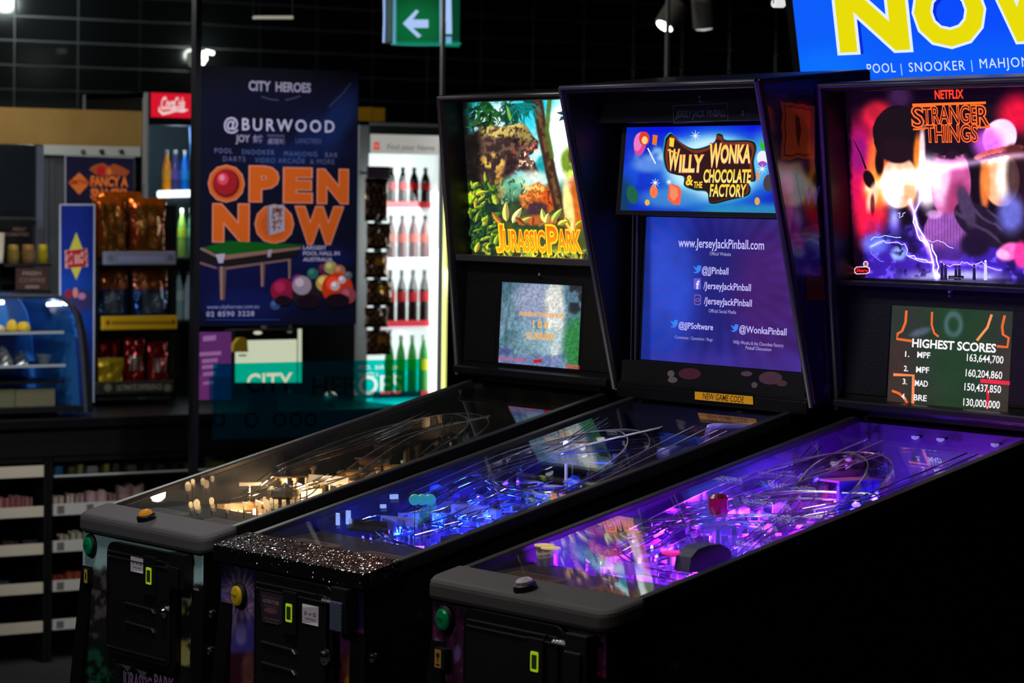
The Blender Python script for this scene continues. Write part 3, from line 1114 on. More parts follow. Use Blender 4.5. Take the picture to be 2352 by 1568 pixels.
def machine_jungle():
    mc = Machine('pinball machine with a green and gold jungle leaf backglass and a pale blue front', (-1.4268, -0.0265), 0.3425, HEAD, GREYTEX, 0.035)
    mc.head(HEAD, None, None)

    def fn(X, Y, U, V):
        f = fbm(X, Y, 14, 9)
        f2 = fbm(X, Y, 30, 14)
        c = np.zeros((len(X), 3)) + np.array((176, 212, 212.0))
        lo = sm((Y - 1300 - 40 * (f2 - .5)) / 20) * sm((300 - X) / 40)
        c = over(c, lo, (34, 32, 30))
        c = over(c, lo * sm((f - .5) * 8), (92, 88, 84))
        c = over(c, sm((Y - 1460) / 20) * sm((270 - X) / 20), (10, 30, 22))
        c = over(c, sm((Y - 1480) / 20) * sm((270 - X) / 20) * sm((f - .48) * 9), (30, 90, 60))
        rt = sm((X - 380) / 10) * sm((Y - 1335) / 12)
        c = over(c, rt, (150, 156, 158))
        c = over(c, rt * sm((Y - 1375 - 16 * (f2 - .5)) / 10), (160, 156, 96))
        c = over(c, rt * sm((f - .46) * 9) * sm((X - 405) / 30), (22, 22, 26))
        c = over(c, rt * ell(X, Y, 425, 1440, 28, 30, 0.4), (24, 24, 26))
        c = over(c, ell(X, Y, 424, 1505, 13, 24, 0.3), (176, 170, 96))
        c = over(c, sm((Y - 1525) / 6) * sm((X - 260) / 20), (20, 20, 22))
        return c

    def dr(P):
        P.text('JURASSIC', 281, 349, 1572, 34, (190, 150, 200), 0.03, slope=0.12)
        P.text('PARK', 354, 400, 1580, 34, (190, 150, 200), 0.03, slope=0.12)
        P.poly([(280, 1526), (302, 1530), (290, 1545), (300, 1552)], (120, 124, 126))
        P.poly([(312, 1535), (338, 1544), (328, 1556)], (120, 124, 126))
    mc.front_art(fn, dr)
    mc.coin_door(((248, 1390), (407, 1400), (310, 1253), 0.582), (343, 1323), (376, 1405), (300, 1280, 330, 1311, None))
    mc.button('start_button', 209, 1252, 0.020, (0, 120, 70), 'green start button')
    x, z = mc.front(425, 1300)
    m = mc.mb()
    m.box((x - 0.035, -0.03, z - 0.05), (x + 0.035, -0.004, z + 0.03), DARK)
    m.box((x - 0.030, -0.036, z - 0.05), (x + 0.02, -0.03, z + 0.0), DARK)
    m.build('latch_box', mc.root, bevel=0.004)
    x, z = mc.front(206, 1322)
    m = mc.mb()
    m.box((x - 0.012, -0.016, z - 0.018), (x + 0.012, -0.004, z + 0.018), DARK)
    o = m.build('tilt_tag', mc.root)
    P = Panel(mc.off + np.array([x, -0.0165, z]), (0, -1, 0), lit=PAPER)
    P.rectuv(-0.008, -0.016, 0.008, 0.016, (196, 160, 70))
    P.rectuv(-0.003, -0.009, 0.003, 0.008, (50, 35, 15))
    P.build('emblem', o)
    # button on the lockbar
    q = on_plane(337, 1192, mc.off + np.array([0, 0.03, zr(0.03) + 0.004]), np.array([0, -0.2627, 1.0])) - mc.off
    m = mc.mb()
    m.lathe(q, (0, -0.25, 0.97), [(0.022, -0.002), (0.022, 0.009), (0.017, 0.012), (0.016, 0.012)], BLACK, 20)
    m.lathe(q, (0, -0.25, 0.97), [(0.016, 0.010), (0.015, 0.018), (0.010, 0.022), (0.001, 0.023)], mat('amber_button', tuple(lin((150, 96, 30))), 0.1, emit=tuple(lin((214, 140, 30))), strength=0.35), 16)
    m.build('action_button', mc.root, label='amber action button on the lockbar')
    mc.side_button(0.16, 0.78, (0.01, 0.01, 0.012))
    # backglass
    P = lean_panel(mc, 0.06, lit=BRIGHT)
    P.back(-0.322, -0.445, 0.322, -0.012, 0.02)
    u0, v1 = P.uv(1045, 229)
    v0 = P.uv(1073, 592)[1]
    P.raster(-0.3225, v0, 0.3225, v1, 0.0026, jungle_paint)
    jungle_draw(P)
    P.build('backglass', mc.root)
    m = mc.mb()
    m.prism([(1.066, 1.488), (1.064, 1.504), (1.096, 1.504), (1.098, 1.488)], 'x', -0.322, 0.322, mat('trim_grey', (0.10, 0.10, 0.11), 0.35, metal=0.6))
    m.build('backglass_trim', mc.root, bevel=0.002)
    o, n, P0 = speaker_panel(mc)
    P = Panel(P0 + n * 0.001, n, lit=LIT)

    def wf(X, Y, U, V):
        f = fbm(X, Y, 22, 3)
        f2 = fbm(X * 2.2, Y * .6, 18, 6)
        c = np.zeros((len(X), 3)) + np.array((84, 120, 140.0))
        c = over(c, sm((f - .35) * 3), (124, 158, 178))
        c = over(c, ell(X, Y, 1230, 690, 50, 45, 0.8), (150, 160, 190))
        c = over(c, ell(X, Y, 1275, 720, 22, 100, 0.6), (205, 210, 205))
        c = over(c, ell(X, Y, 1270, 740, 20, 90, 0.7) * sm((f2 - .5) * 6), (236, 236, 226))
        c = over(c, sm((1205 - X) / 50) * sm((f2 - .3) * 3), (60, 96, 106), .75)
        c = over(c, ell(X, Y, 1245, 780, 60, 30, 0.9), (160, 190, 200), .6)
        c = over(c, sm((X - 1300) / 12) * sm((f - .4) * 6), (40, 46, 52))
        c = over(c, ell(X, Y, 1325, 790, 30, 60, 0.7), (50, 130, 70))
        c = over(c, sm((Y - 812) / 8) * sm((1300 - X) / 20), (110, 124, 176), .8)
        c = over(c, ell(X, Y, 1160, 806, 16, 8, 0.5), (80, 86, 140))
        return c * (0.8 + 0.4 * noise(X, Y, 3.2, 8))[:, None]
    ua, va = P.uv(1146, 832)
    ub, vb = P.uv(1339, 657)
    P.raster(-0.166, va, 0.168, vb, 0.0032, wf)
    P.text('AMAZING TRICERATOPS', 1192, 1296, 724, 9, (240, 160, 30), 0.03, slope=.06, outline=0.02, oc=(250, 235, 210))
    P.text('1 0 0', 1224, 1259, 752, 16, (244, 166, 40), 0.02, slope=.05, outline=0.02, oc=(250, 235, 210))
    P.text('01,500,000', 1209, 1271, 776, 14, (244, 160, 30), 0.03, slope=.05, outline=0.02, oc=(250, 235, 210))
    P.text('REPLAY AT 40,000,000', 1146, 1207, 826, 7, (214, 60, 110), 0.02, slope=.07)
    P.text('CREDITS 0', 1299, 1331, 845, 9, (236, 70, 60), 0.02, slope=.05)
    P.poly([(1225, 826), (1245, 824), (1246, 832), (1226, 834)], (190, 30, 30))
    P.back(-0.172, va - 0.006, 0.174, vb + 0.006, 0.002, DARK)
    P.build('score_screen', o)
    return mc


# ---------------------------------------------------------------- second machine: candy backglass
WHEAD = [(1.099, 1.203), (0.93, 1.9098), (1.247, 1.94), (1.29, 1.225)]


def twitter_free_bird(P, x, y, s, c):
    """small bird mark beside the handles"""
    q = [(-9, 6), (-3, 7), (0, 4), (-5, 1), (-3, 0), (-9, -5), (-5, -4), (-10, -9), (0, -3), (1, -8), (5, -10), (9, -8), (12, -9), (10, -5), (10, 0), (6, 7), (0, 10), (-6, 9)]
    P.poly([(x + a * s, y + b * s) for a, b in q], c)


def machine_candy():
    mc = Machine('pinball machine with blue sweets backglass, tall blue monitor and speckled black lockbar', (-0.7059, -0.0714), 0.361, WHEAD, SPECKLE, 0.008, 0.03)
    mc.head(WHEAD, None, None)
    off = mc.off

    def fn(X, Y, U, V):
        f = fbm(X, Y, 16, 21)
        f2 = fbm(X, Y, 6, 24)
        c = np.zeros((len(X), 3)) + np.array((26, 20, 58.0))
        c = over(c, sm((Y - 1320) / 50) * sm((600 - X) / 30), (96, 70, 150), .8)
        ang = np.arctan2(Y - 1370, X - 552)
        c = over(c, ell(X, Y, 552, 1380, 40, 70, 0.9) * (0.6 + 0.4 * np.sin(ang * 22)), (180, 150, 170), .8)
        c = over(c, ell(X, Y, 565, 1470, 28, 50, 0.6), (70, 60, 160), .8)
        c = over(c, ell(X, Y, 554, 1455, 12, 26, 0.4), (140, 130, 190), .7)
        c = over(c, sm((Y - 1492) / 14) * sm((620 - X) / 20), (60, 20, 34))
        c = over(c, ell(X, Y, 572, 1540, 17, 45, 0.6), (120, 70, 64), .8)
        rt = sm((X - 770) / 8) * sm((Y - 1440) / 10)
        c = over(c, rt, (110, 40, 92))
        c = over(c, rt * sm((Y - 1490) / 30), (90, 30, 40))
        c = over(c, rt * ell(X, Y, 808, 1525, 15, 30, 0.6), (150, 80, 50))
        c = over(c, rt * sm((Y - 1545) / 6) * ell(X, Y, 808, 1570, 16, 30, 0.4), (200, 120, 30))
        c = over(c, sm((f2 - .66) * 12) * sm((1345 - Y) / 10), (110, 110, 120), .7)
        return c * (0.75 + .5 * f)[:, None]
    mc.front_art(fn)

    def poster(mc_, door, y):
        P = Panel(off + np.array([0, y, 0.78]), (0, -1, 0), lit=PAPER)
        P.poly([(597, 1355), (651, 1367), (655, 1435), (602, 1428)], (44, 36, 48))
        P.text('FIND YOURSELF AN', 603, 640, 1370, 4, (120, 70, 80), .01, slope=.17)
        P.text('ADVENTURE', 603, 641, 1382, 9, (150, 110, 120), .03, slope=.17)
        P.text('INSIDE THIS', 607, 638, 1391, 4, (120, 80, 90), .01, slope=.17)
        P.disc(622, 1402, 16, 7, (110, 64, 74), rot=.2)
        P.text('THIS GAME ACCEPTS', 607, 642, 1420, 4, (140, 100, 110), .01, slope=.14)
        P.text('COINS AND NOTES', 610, 640, 1428, 4, (140, 100, 110), .01, slope=.14)
        P.build('notice_card', door, label='dark red printed notice card')
    mc.coin_door(((587, 1430), (768, 1450), (672, 1328), 0.58), (665, 1408), (745, 1507), (694, 1394, 731, 1430, None), poster, 0.018)
    mc.button('start_button', 551, 1367, 0.021, (200, 165, 30), 'yellow start button')
    x, z = mc.front(797, 1405)
    m = mc.mb()
    m.box((x - 0.03, -0.028, z - 0.04), (x + 0.03, -0.004, z + 0.05), DARK)
    m.box((x - 0.024, -0.033, z - 0.038), (x + 0.02, -0.028, z + 0.022), mat('latch_plate', (0.10, 0.13, 0.19), 0.35, metal=0.4, bump=1.0, bscale=420))
    m.build('latch_box', mc.root, bevel=0.003)
    mc.side_button(0.13, 0.80, (0.10, 0.025, 0.008))
    # framed backglass
    P = Panel(off + np.array([0, 1.062, 1.72]), (0, -1, 0.08), lit=LIT)

    def bg(X, Y, U, V):
        f = fbm(X, Y, 40, 31)
        c = np.zeros((len(X), 3)) + np.array((2, 40, 196.0))
        c = over(c, sm((345 - Y) / 60) * sm((X - 1440) / 60), (2, 20, 222))
        c = over(c, ell(X, Y, 1530, 395, 110, 50, 1.2) * sm((f - .3) * 2), (16, 84, 222))
        c = over(c, ell(X, Y, 1640, 388, 126, 92, 0.7), (40, 150, 232), .85)
        c = over(c, ell(X, Y, 1640, 386, 108, 74, 0.45), (206, 248, 255), .95)
        c = over(c, ell(X, Y, 1520, 350, 60, 34, 1.0) * sm((f - .3) * 3), (180, 226, 250), .85)
        c = over(c, ell(X, Y, 1490, 380, 36, 16, 1.0), (120, 170, 240), .7)
        c = over(c, ell(X, Y, 1540, 455, 70, 24, 1.0), (70, 150, 214), .8)
        c = over(c, sm((Y - 450 - 14 * f) / 26) * sm((X - 1560) / 90), (40, 150, 190), .85)
        c = over(c, sm((1462 - X) / 30) * sm((Y - 390) / 40), (6, 60, 80), .8)
        c = over(c, ell(X, Y, 1755, 365, 30, 60, 1.0), (90, 190, 240), .7)
        return c
    ve, _ = 0, 0
    vt = P.uv(1590, 290)[1]
    vb = P.uv(1610, 486)[1]
    P.back(-0.3, vb - 0.01, 0.3, vt + 0.01, 0.02)
    P.raster(-0.283, vb, 0.283, vt, 0.0045, bg)
    # sweets
    P.disc(1470, 330, 14, 28, (214, 70, 160), rot=.15)
    P.disc(1466, 326, 10, 21, (238, 120, 196), rot=.15)
    P.disc(1480, 318, 12, 16, (226, 60, 40))
    P.disc(1481, 322, 7, 9, (250, 210, 130))
    P.line([(1488, 340), (1506, 376)], 3, (236, 244, 255))
    P.poly([(1500, 309), (1511, 311), (1508, 334), (1498, 331)], (232, 120, 24))
    P.disc(1453, 447, 13, 22, (22, 96, 70), rot=-.2)
    P.disc(1502, 440, 9, 15, (250, 120, 70))
    P.disc(1487, 465, 5.5, 7, (236, 180, 80))
    P.poly([(1538, 420), (1560, 428), (1566, 440), (1562, 470), (1548, 470), (1534, 458)], (246, 96, 64))
    P.poly([(1541, 424), (1556, 432), (1558, 450), (1548, 462), (1539, 452)], (252, 140, 96))
    P.disc(1752, 363, 13, 17, (240, 240, 255))
    P.disc(1752, 377, 10, 7, (160, 70, 200))
    P.poly([(1746, 322), (1758, 332), (1760, 346), (1752, 344), (1746, 336)], (40, 190, 30))
    P.disc(1766, 420, 12, 20, (70, 60, 66), rot=.1)
    P.disc(1740, 404, 6, 10, (230, 150, 110))
    P.disc(1740, 462, 6, 9, (220, 170, 80))
    for sx_, sy_, r_ in ((1598, 312, 13), (1506, 420, 11), (1752, 388, 12), (1538, 418, 8)):
        for a in (0, .8, 1.57, 2.36):
            P.line([(sx_ - r_ * math.cos(a), sy_ - r_ * math.sin(a)), (sx_, sy_), (sx_ + r_ * math.cos(a), sy_ + r_ * math.sin(a))], [.3, 2.2, .3], (236, 250, 255))
    logo = [(1534, 322), (1545, 311), (1556, 318), (1570, 332), (1600, 345), (1640, 332), (1648, 312), (1660, 314), (1668, 326), (1722, 326), (1735, 342), (1729, 372), (1733, 412), (1716, 416), (1722, 430), (1716, 446), (1680, 455), (1634, 464), (1626, 438), (1600, 434), (1576, 424), (1574, 404), (1540, 394), (1530, 360)]
    cx, cy_ = 1632, 388
    logo = [tuple(q[:2]) for q in bez(logo + logo[:1], 5)][:-1]
    P.poly([(cx + (a - cx) * 1.06, cy_ + (b - cy_) * 1.09) for a, b in logo], (30, 150, 180))
    P.poly([(cx + (a - cx) * 1.035, cy_ + (b - cy_) * 1.05) for a, b in logo], (16, 10, 10))
    P.poly(logo, (120, 44, 22))
    P.poly([(cx + (a - cx) * .94, cy_ + 4 + (b - cy_) * .93) for a, b in logo], (46, 16, 12))
    P.poly([(1540, 316), (1551, 318), (1549, 338), (1539, 336)], (250, 214, 50))
    P.line([(1536, 344), (1556, 352)], 4, (250, 214, 50))
    g1, g2 = (255, 214, 60), (250, 232, 130)
    for s, a, b, y, cap, sl in (('W', 1535, 1560, 391, 48, -.02), ('ILLY', 1561, 1616, 396, 40, -.12), ('W', 1629, 1656, 384, 54, -.05), ('ONKA', 1656, 1726, 375, 42, -.14)):
        P.text(s, a, b, y, cap, g1, 0.035, slope=sl, outline=0.03, oc=(196, 90, 120), grad=g2)
    P.text('&', 1577, 1594, 426, 24, g1, 0.03)
    P.text('THE', 1595, 1615, 432, 15, g1, 0.03, slope=-.1)
    P.text('CHOCOLATE', 1617, 1727, 420, 31, g1, 0.035, slope=-.14, grad=g2)
    P.text('FACTORY', 1632, 1716, 452, 29, g1, 0.03, slope=-.16, grad=g2)
    P.build('backglass', mc.root)
    # name plate over the backglass
    Q = Panel(off + np.array([0, 1.03, 1.86]), (0, -1, 0.05), lit=PRINT)
    Q.back(-0.345, -0.035, 0.345, 0.04, 0.02, SATIN)
    Q.text('JERSEY JACK PINBALL', 1552, 1668, 270, 16, (70, 70, 84), 0.02, slope=-.04)
    for e in (((1546, 243), (1671, 237)), ((1671, 237), (1672, 277)), ((1672, 277), (1548, 283)), ((1548, 283), (1546, 243))):
        Q.line(list(e), 2.2, (52, 52, 62))
    o = Q.build('name_plate', mc.root)
    m = mc.mb()
    x, z = (atY(1609, 228, off[1] + 1.03) - off)[[0, 2]]
    m.lathe((x, 1.032, z), (0, -1, 0), [(0.008, 0), (0.008, 0.006), (0.003, 0.008), (0.001, 0.008)], CHROME, 12)
    m.build('key_lock', o)
    m = mc.mb()
    x, z = (atY(1711, 259, off[1] + 1.03) - off)[[0, 2]]
    m.lathe((x, 1.035, z), (0, -1, 0), [(0.006, 0), (0.006, 0.012), (0.002, 0.014)], CHROME, 10)
    m.build('toggle', o)
    # monitor
    P = Panel(off + np.array([0, 1.130, 1.44]), (0, -1, 0.03), lit=LIT)

    def mon(X, Y, U, V):
        ang = np.arctan2(Y - 640, X - 1655)
        r = np.hypot(X - 1655, Y - 640)
        rays_ = 0.5 + 0.5 * np.sin(ang * 30 + 1.0)
        f = fbm(X, Y, 46, 41)
        c = np.zeros((len(X), 3)) + np.array((30, 30, 120.0))
        c = over(c, sm((1640 - X) / 130), (26, 62, 188), .9)
        c = over(c, ell(X, Y, 1540, 650, 60, 110, 1.0), (46, 78, 205), .7)
        c = over(c, sm((X - 1650) / 130), (56, 28, 104), .9)
        c = over(c, ell(X, Y, 1760, 680, 80, 150, 1.0), (74, 24, 104), .6)
        c = over(c, sm((560 - Y) / 60) * sm((X - 1600) / 100), (44, 40, 104), .6)
        c = over(c, rays_ * sm((r - 60) / 120), (78, 60, 170), .24)
        c = over(c, sm((Y - 790) / 40), (70, 50, 160), .5)
        c = over(c, sm((1500 - X) / 12), (14, 36, 130), .8)
        return c * (0.88 + .24 * f)[:, None]
    vt, vb = P.uv(1600, 500)[1], P.uv(1640, 838)[1]
    P.back(-0.31, vb - 0.01, 0.31, vt + 0.02, 0.02, DARK)
    P.raster(-0.288, vb, 0.288, vt, 0.0045, mon)
    w = (196, 190, 255)
    P.text('www.JerseyJackPinball.com', 1558, 1755, 567, 21, w, 0.012, slope=.005)
    P.text('Official Website', 1630, 1679, 586, 8, (170, 160, 225), 0.0, slope=.01)
    P.text('@JJPinball', 1612, 1673, 628, 16, w, 0.012, slope=.02)
    P.text('/JerseyJackPinball', 1616, 1725, 663, 16, w, 0.012, slope=.015)
    P.text('/JerseyJackPinball', 1617, 1727, 698, 16, w, 0.012, slope=.015)
    P.text('Official Social Media', 1628, 1691, 717, 8, (170, 160, 225), 0, slope=.02)
    P.text('@JJPSoftware', 1559, 1638, 753, 14, w, 0.012, slope=.04)
    P.text('@WonkaPinball', 1698, 1807, 763, 16, w, 0.012, slope=.035)
    P.text('Comments / Questions / Bugs', 1550, 1637, 777, 7, (160, 150, 220), 0, slope=.04)
    P.text('Willy Wonka & the Chocolate Factory', 1684, 1800, 789, 8, (176, 164, 226), 0, slope=.06)
    P.text('Pinball Discussion', 1713, 1772, 802, 8, (176, 164, 226), 0, slope=.05)
    for x_, y_, s_ in ((1601, 618, .95), (1548, 743, .9), (1687, 753, .9)):
        twitter_free_bird(P, x_, y_, s_, (56, 130, 246))
    P.rect(1594, 639, 1610, 664, (106, 90, 210))
    P.text('f', 1599, 1607, 664, 20, (226, 222, 255), 0.03)
    P.poly([(1596, 676), (1609, 676), (1611, 680), (1611, 697), (1608, 701), (1597, 700), (1595, 696), (1595, 680)], (110, 84, 190))
    P.poly([(1598, 679), (1607, 679), (1608.5, 682), (1608.5, 695), (1606, 698), (1599, 697.5), (1597.5, 695), (1597.5, 682)], (48, 36, 120))
    P.ring(1603, 688.5, 4.6, 1.8, (120, 96, 200))
    P.build('monitor_screen', mc.root)
    # ornate frame round the monitor and lower card
    m = mc.mb()
    zt_, zb_ = 1.44 + vt + 0.012, 1.44 + vb - 0.01
    em = mat('frame_edge', (0.05, 0.05, 0.07), 0.35, metal=0.5)
    for a, b in (((-0.30, zt_), (0.30, zt_)), ((-0.30, zb_), (0.30, zb_)), ((-0.30, zb_), (-0.30, zt_)), ((0.30, zb_), (0.30, zt_))):
        m.tube([(a[0], 1.118, a[1]), (b[0], 1.118, b[1])], 0.004, em, 6)
        m.tube([(a[0] * 1.03, 1.112, a[1]), (b[0] * 1.03, 1.112, b[1])], 0.0025, em, 6)
    for k in range(9):
        m.tube([(-0.04 + k * .01 + .004 * math.cos(t), 1.112, zt_ + .003 + .004 * math.sin(t)) for t in np.linspace(0, 6.0, 9)], 0.0012, em, 5)
    m.build('monitor_frame', mc.root)
    P = Panel(off + np.array([0, 1.10, 1.24]), (0, -1, 0.06), lit=PRINT)
    P.back(-0.33, -0.03, 0.33, 0.033, 0.03, DARK)
    for x_, y_, a, b, c_ in ((1541, 858, 8, 8, (120, 110, 110)), (1545, 872, 11, 7, (120, 110, 110)), (1584, 858, 26, 13, (96, 44, 62)), (1715, 858, 13, 6, (110, 84, 100)), (1733, 884, 7, 7, (110, 100, 104)), (1770, 868, 27, 15, (104, 70, 84)), (1796, 880, 13, 7, (100, 70, 66))):
        P.disc(x_, y_, a, b, c_, PRINT)
    P.build('lower_card', mc.root)
    P = Panel(off + np.array([0, 1.090, 1.203]), (0, -1, 0.1), lit=LIT, gain=1.0)
    P.poly([(1596, 899), (1729, 910), (1730, 929), (1596, 917)], (170, 116, 14))
    P.text('NEW GAME CODE', 1614, 1708, 916, 14, (40, 26, 10), 0.01, slope=.07)
    P.back(*P.uv(1596, 918), *P.uv(1729, 909), 0.004, DARK)
    P.build('code_tag', mc.root, label='small yellow NEW GAME CODE tag')
    m = mc.mb()
    m.box((-0.34, 1.094, 1.185), (0.34, 1.125, 1.215), SATIN)
    m.build('ledge', mc.root, bevel=0.003)
    # printed right side of the backbox
    P = Panel(off + np.array([mc.hw + 0.0005, 1.1, 1.6]), (1, 0, 0), lit=PRINT)
    P.mb.mats.clear()

    def sd(X, Y, U, V):
        f = fbm(X, Y, 20, 51)
        c = np.zeros((len(X), 3)) + np.array((14, 10, 34.0))
        c = over(c, sm((230 - Y) / 30), (20, 30, 90))  # top band: the screen's blue reflection put into the print
        c = over(c, sm((f - .6) * 6), (44, 20, 60))
        d = segd(X, Y, [(1800, 390), (1815, 480), (1830, 560)])
        c = over(c, sm((26 - d) / 14) * (0.5 + .6 * f), (150, 40, 76), .9)
        c = over(c, ell(X, Y, 1808, 420, 14, 26, 1.0), (200, 110, 130), .8)
        c = over(c, ell(X, Y, 1812, 500, 8, 50, .8, .1), (190, 100, 130), .6)
        return c

    def sidepoly(f):
        return [(WHEAD[0][0] + f, 1.23), (WHEAD[1][0] + f + .01, 1.90), (1.235, 1.92), (1.275, 1.25)]
    vs_ = []
    gy = np.linspace(0, 1, 46)
    gz = np.linspace(0, 1, 90)
    V, F = [], []
    for j, b in enumerate(gz):
        ya, yb = (1.099 - 0.169 * b) + 0.012, 1.285 - 0.045 * b
        za, zb2 = 1.215 + 0.683 * b, 1.232 + 0.70 * b
        for i, a in enumerate(gy):
            V.append(off + np.array([mc.hw + 0.0006, ya + (yb - ya) * a, za + (zb2 - za) * a]))
    nu = len(gy)
    V = np.array(V)
    pxs = np.array([to_px(p) for p in V])
    cc = lin(np.clip(sd(pxs[:, 0], pxs[:, 1], None, None), 0, 255)) * 1.1
    F = [[j * nu + i, j * nu + i + 1, (j + 1) * nu + i + 1, (j + 1) * nu + i] for j in range(len(gz) - 1) for i in range(nu - 1)]
    SIDEV = attr_mat('glossy_side_print', False, 0.12, spec=0.9)
    P.mb.add(V, F, SIDEV, cc)
    P.layer = 4
    P.gain = 0.45
    g = (190, 100, 26)
    tick = [(1792, 231), (1802, 236), (1815, 234), (1828, 239), (1842, 238), (1856, 243), (1872, 243), (1872, 364), (1850, 366), (1832, 362), (1815, 368), (1793, 366), (1794, 340), (1797, 310), (1794, 290), (1797, 262)]
    P.poly(tick, g, SIDEV)
    ctr = (1832, 300)
    P.poly([(ctr[0] + (a - ctr[0]) * .82, ctr[1] + (b - ctr[1]) * .88) for a, b in tick], (120, 56, 14), SIDEV)
    P.poly([(ctr[0] + (a - ctr[0]) * .74, ctr[1] + (b - ctr[1]) * .82) for a, b in tick], (206, 112, 30), SIDEV)
    P.poly([(1826, 262), (1836, 270), (1840, 300), (1834, 340), (1828, 310)], (96, 44, 10), SIDEV)
    P.poly([(1828, 398), (1884, 378), (1896, 498), (1850, 516)], (10, 8, 14), SIDEV)
    P.text('W', 1846, 1884, 470, 44, (120, 110, 190), 0.05, m=SIDEV, slope=-.2)
    P.poly([(1836, 540), (1846, 522), (1880, 512), (1886, 544), (1858, 552)], (130, 66, 40), SIDEV)
    P.poly([(1852, 620), (1892, 606), (1896, 690), (1852, 690)], (84, 40, 24), SIDEV)
    P.build('side_artwork', mc.root)
    return mc
# ---------------------------------------------------------------- third machine: red and violet backglass
def violet_paint(X, Y, U, V):
    f1, f2 = fbm(X, Y, 40, 61), fbm(X, Y, 13, 65)
    c = np.zeros((len(X), 3)) + np.array((16, 4, 20.0))
    c = over(c, ell(X, Y, 2066, 222, 26, 26, 1.2), (84, 44, 96), .7)
    c = over(c, ell(X, Y, 2016, 268, 34, 32, 1.1), (240, 34, 60))
    c = over(c, ell(X, Y, 2010, 262, 20, 20, 1.2), (130, 20, 44), .6)
    c = over(c, ell(X, Y, 2338, 265, 44, 46, 1.2), (214, 16, 60))
    c = over(c, ell(X, Y, 1985, 400, 48, 120, 0.9, -.1), (226, 24, 96), .9)
    c = over(c, ell(X, Y, 1972, 350, 22, 46, 1.1), (130, 20, 120), .8)
    c = over(c, ell(X, Y, 2000, 500, 34, 70, 1.0), (236, 30, 70), .9)
    c = over(c, ell(X, Y, 2022, 385, 30, 90, 0.8), (250, 120, 50), .9)
    c = over(c, ell(X, Y, 2012, 430, 28, 40, 1.0), (255, 160, 60), .9)
    c = over(c, sm((1962 + 10 * (f2 - .5) - X) / 14), (12, 3, 14))
    # lower blue-violet storm
    lo = sm((Y - 505 - 50 * (f1 - .5) + (X - 2000) * .05) / 70) * sm((X - 1975 - 24 * (f2 - .5)) / 20)
    c = over(c, lo, (64, 34, 170), .95)
    c = over(c, lo * sm((f1 - .5) * 5), (34, 14, 96), .9)
    c = over(c, lo * sm((f2 - .56) * 6), (110, 84, 226), .8)
    c = over(c, ell(X, Y, 2010, 560, 30, 22, 1.0), (110, 130, 226), .8)
    c = over(c, ell(X, Y, 2065, 582, 18, 16, 0.8), (160, 200, 250), .8)
    c = over(c, ell(X, Y, 2160, 590, 70, 40, 1.0), (90, 50, 200), .6)
    c = over(c, sm((Y - 610) / 20) * ell(X, Y, 2190, 650, 110, 40, 1.0), (190, 190, 250), .9)
    # left pale oval under a dark dome
    c = over(c, ell(X, Y, 2066, 418, 42, 60, 0.12), (250, 190, 160))
    c = over(c, ell(X, Y, 2050, 430, 26, 40, 0.8), (255, 250, 246))
    c = over(c, ell(X, Y, 2092, 430, 16, 50, 0.7), (240, 170, 120), .8)
    c = over(c, ell(X + 8 * (f2 - .5), Y, 2062, 308, 57, 66, 0.05), (20, 7, 12))
    c = over(c, ell(X, Y, 2062, 345, 46, 28, 0.5), (30, 10, 16))
    c = over(c, ell(X, Y, 2020, 372, 10, 30, .6), (26, 8, 14))
    c = over(c, ell(X, Y, 2108, 360, 10, 50, 0.8), (240, 130, 30), .9)
    c = over(c, ell(X, Y, 2118, 350, 7, 60, 0.9), (255, 220, 230), .9)
    # middle pink oval, dark on top
    c = over(c, ell(X, Y, 2130, 420, 24, 56, 0.9), (255, 240, 255))
    c = over(c, ell(X, Y, 2184, 422, 46, 84, 0.07), (186, 88, 146))
    c = over(c, ell(X, Y, 2160, 410, 22, 60, 0.9), (252, 206, 240), .9)
    c = over(c, ell(X, Y, 2200, 455, 26, 40, 0.9), (150, 50, 96), .7)
    c = over(c, ell(X, Y, 2185, 366, 34, 24, 0.8), (216, 130, 190), .7)
    c = over(c, ell(X, Y + 6 * (f2 - .5), 2182, 336, 46, 22, 0.08), (24, 8, 20))
    c = over(c, sm((f2 - .35) * 5) * ell(X, Y, 2185, 356, 36, 10, .8), (40, 14, 34))
    # jumper with vertical ribs
    jm = ell(X, Y, 2175, 540, 54, 66, 0.12) * sm((Y - 484) / 14)
    c = over(c, jm, (126, 70, 150))
    c = over(c, jm * (0.5 + 0.5 * np.sin(X * 0.9)), (176, 110, 190), .6)
    c = over(c, jm * sm((Y - 545) / 40), (66, 34, 130), .9)
    c = over(c, ell(X, Y, 2146, 492, 18, 10, .8), (214, 160, 220), .8)
    # right pale oval under a bright peak with brim
    c = over(c, ell(X, Y, 2300, 412, 42, 62, 0.1), (246, 176, 136))
    c = over(c, ell(X, Y, 2312, 410, 24, 50, 0.8), (255, 238, 226))
    c = over(c, ell(X, Y, 2262, 420, 12, 60, 0.8), (236, 130, 60), .9)
    c = over(c, ell(X, Y, 2338, 400, 26, 90, 0.7), (40, 14, 20), .8)
    c = over(c, ell(X, Y, 2296, 316, 38, 44, 0.12, .5), (250, 206, 252))
    c = over(c, ell(X, Y, 2268, 330, 34, 34, 0.9), (216, 96, 240), .8)
    c = over(c, ell(X, Y, 2294, 350, 58, 11, 0.15, -.22), (206, 92, 96))
    c = over(c, ell(X, Y, 2294, 356, 52, 5, 0.3, -.22), (70, 20, 40))
    c = over(c, ell(X, Y, 2330, 346, 22, 16, .8), (60, 20, 20), .8)
    # dark sleeve and shoulders
    c = over(c, ell(X, Y, 2256, 516, 74, 38, 0.1, .62), (34, 22, 44))
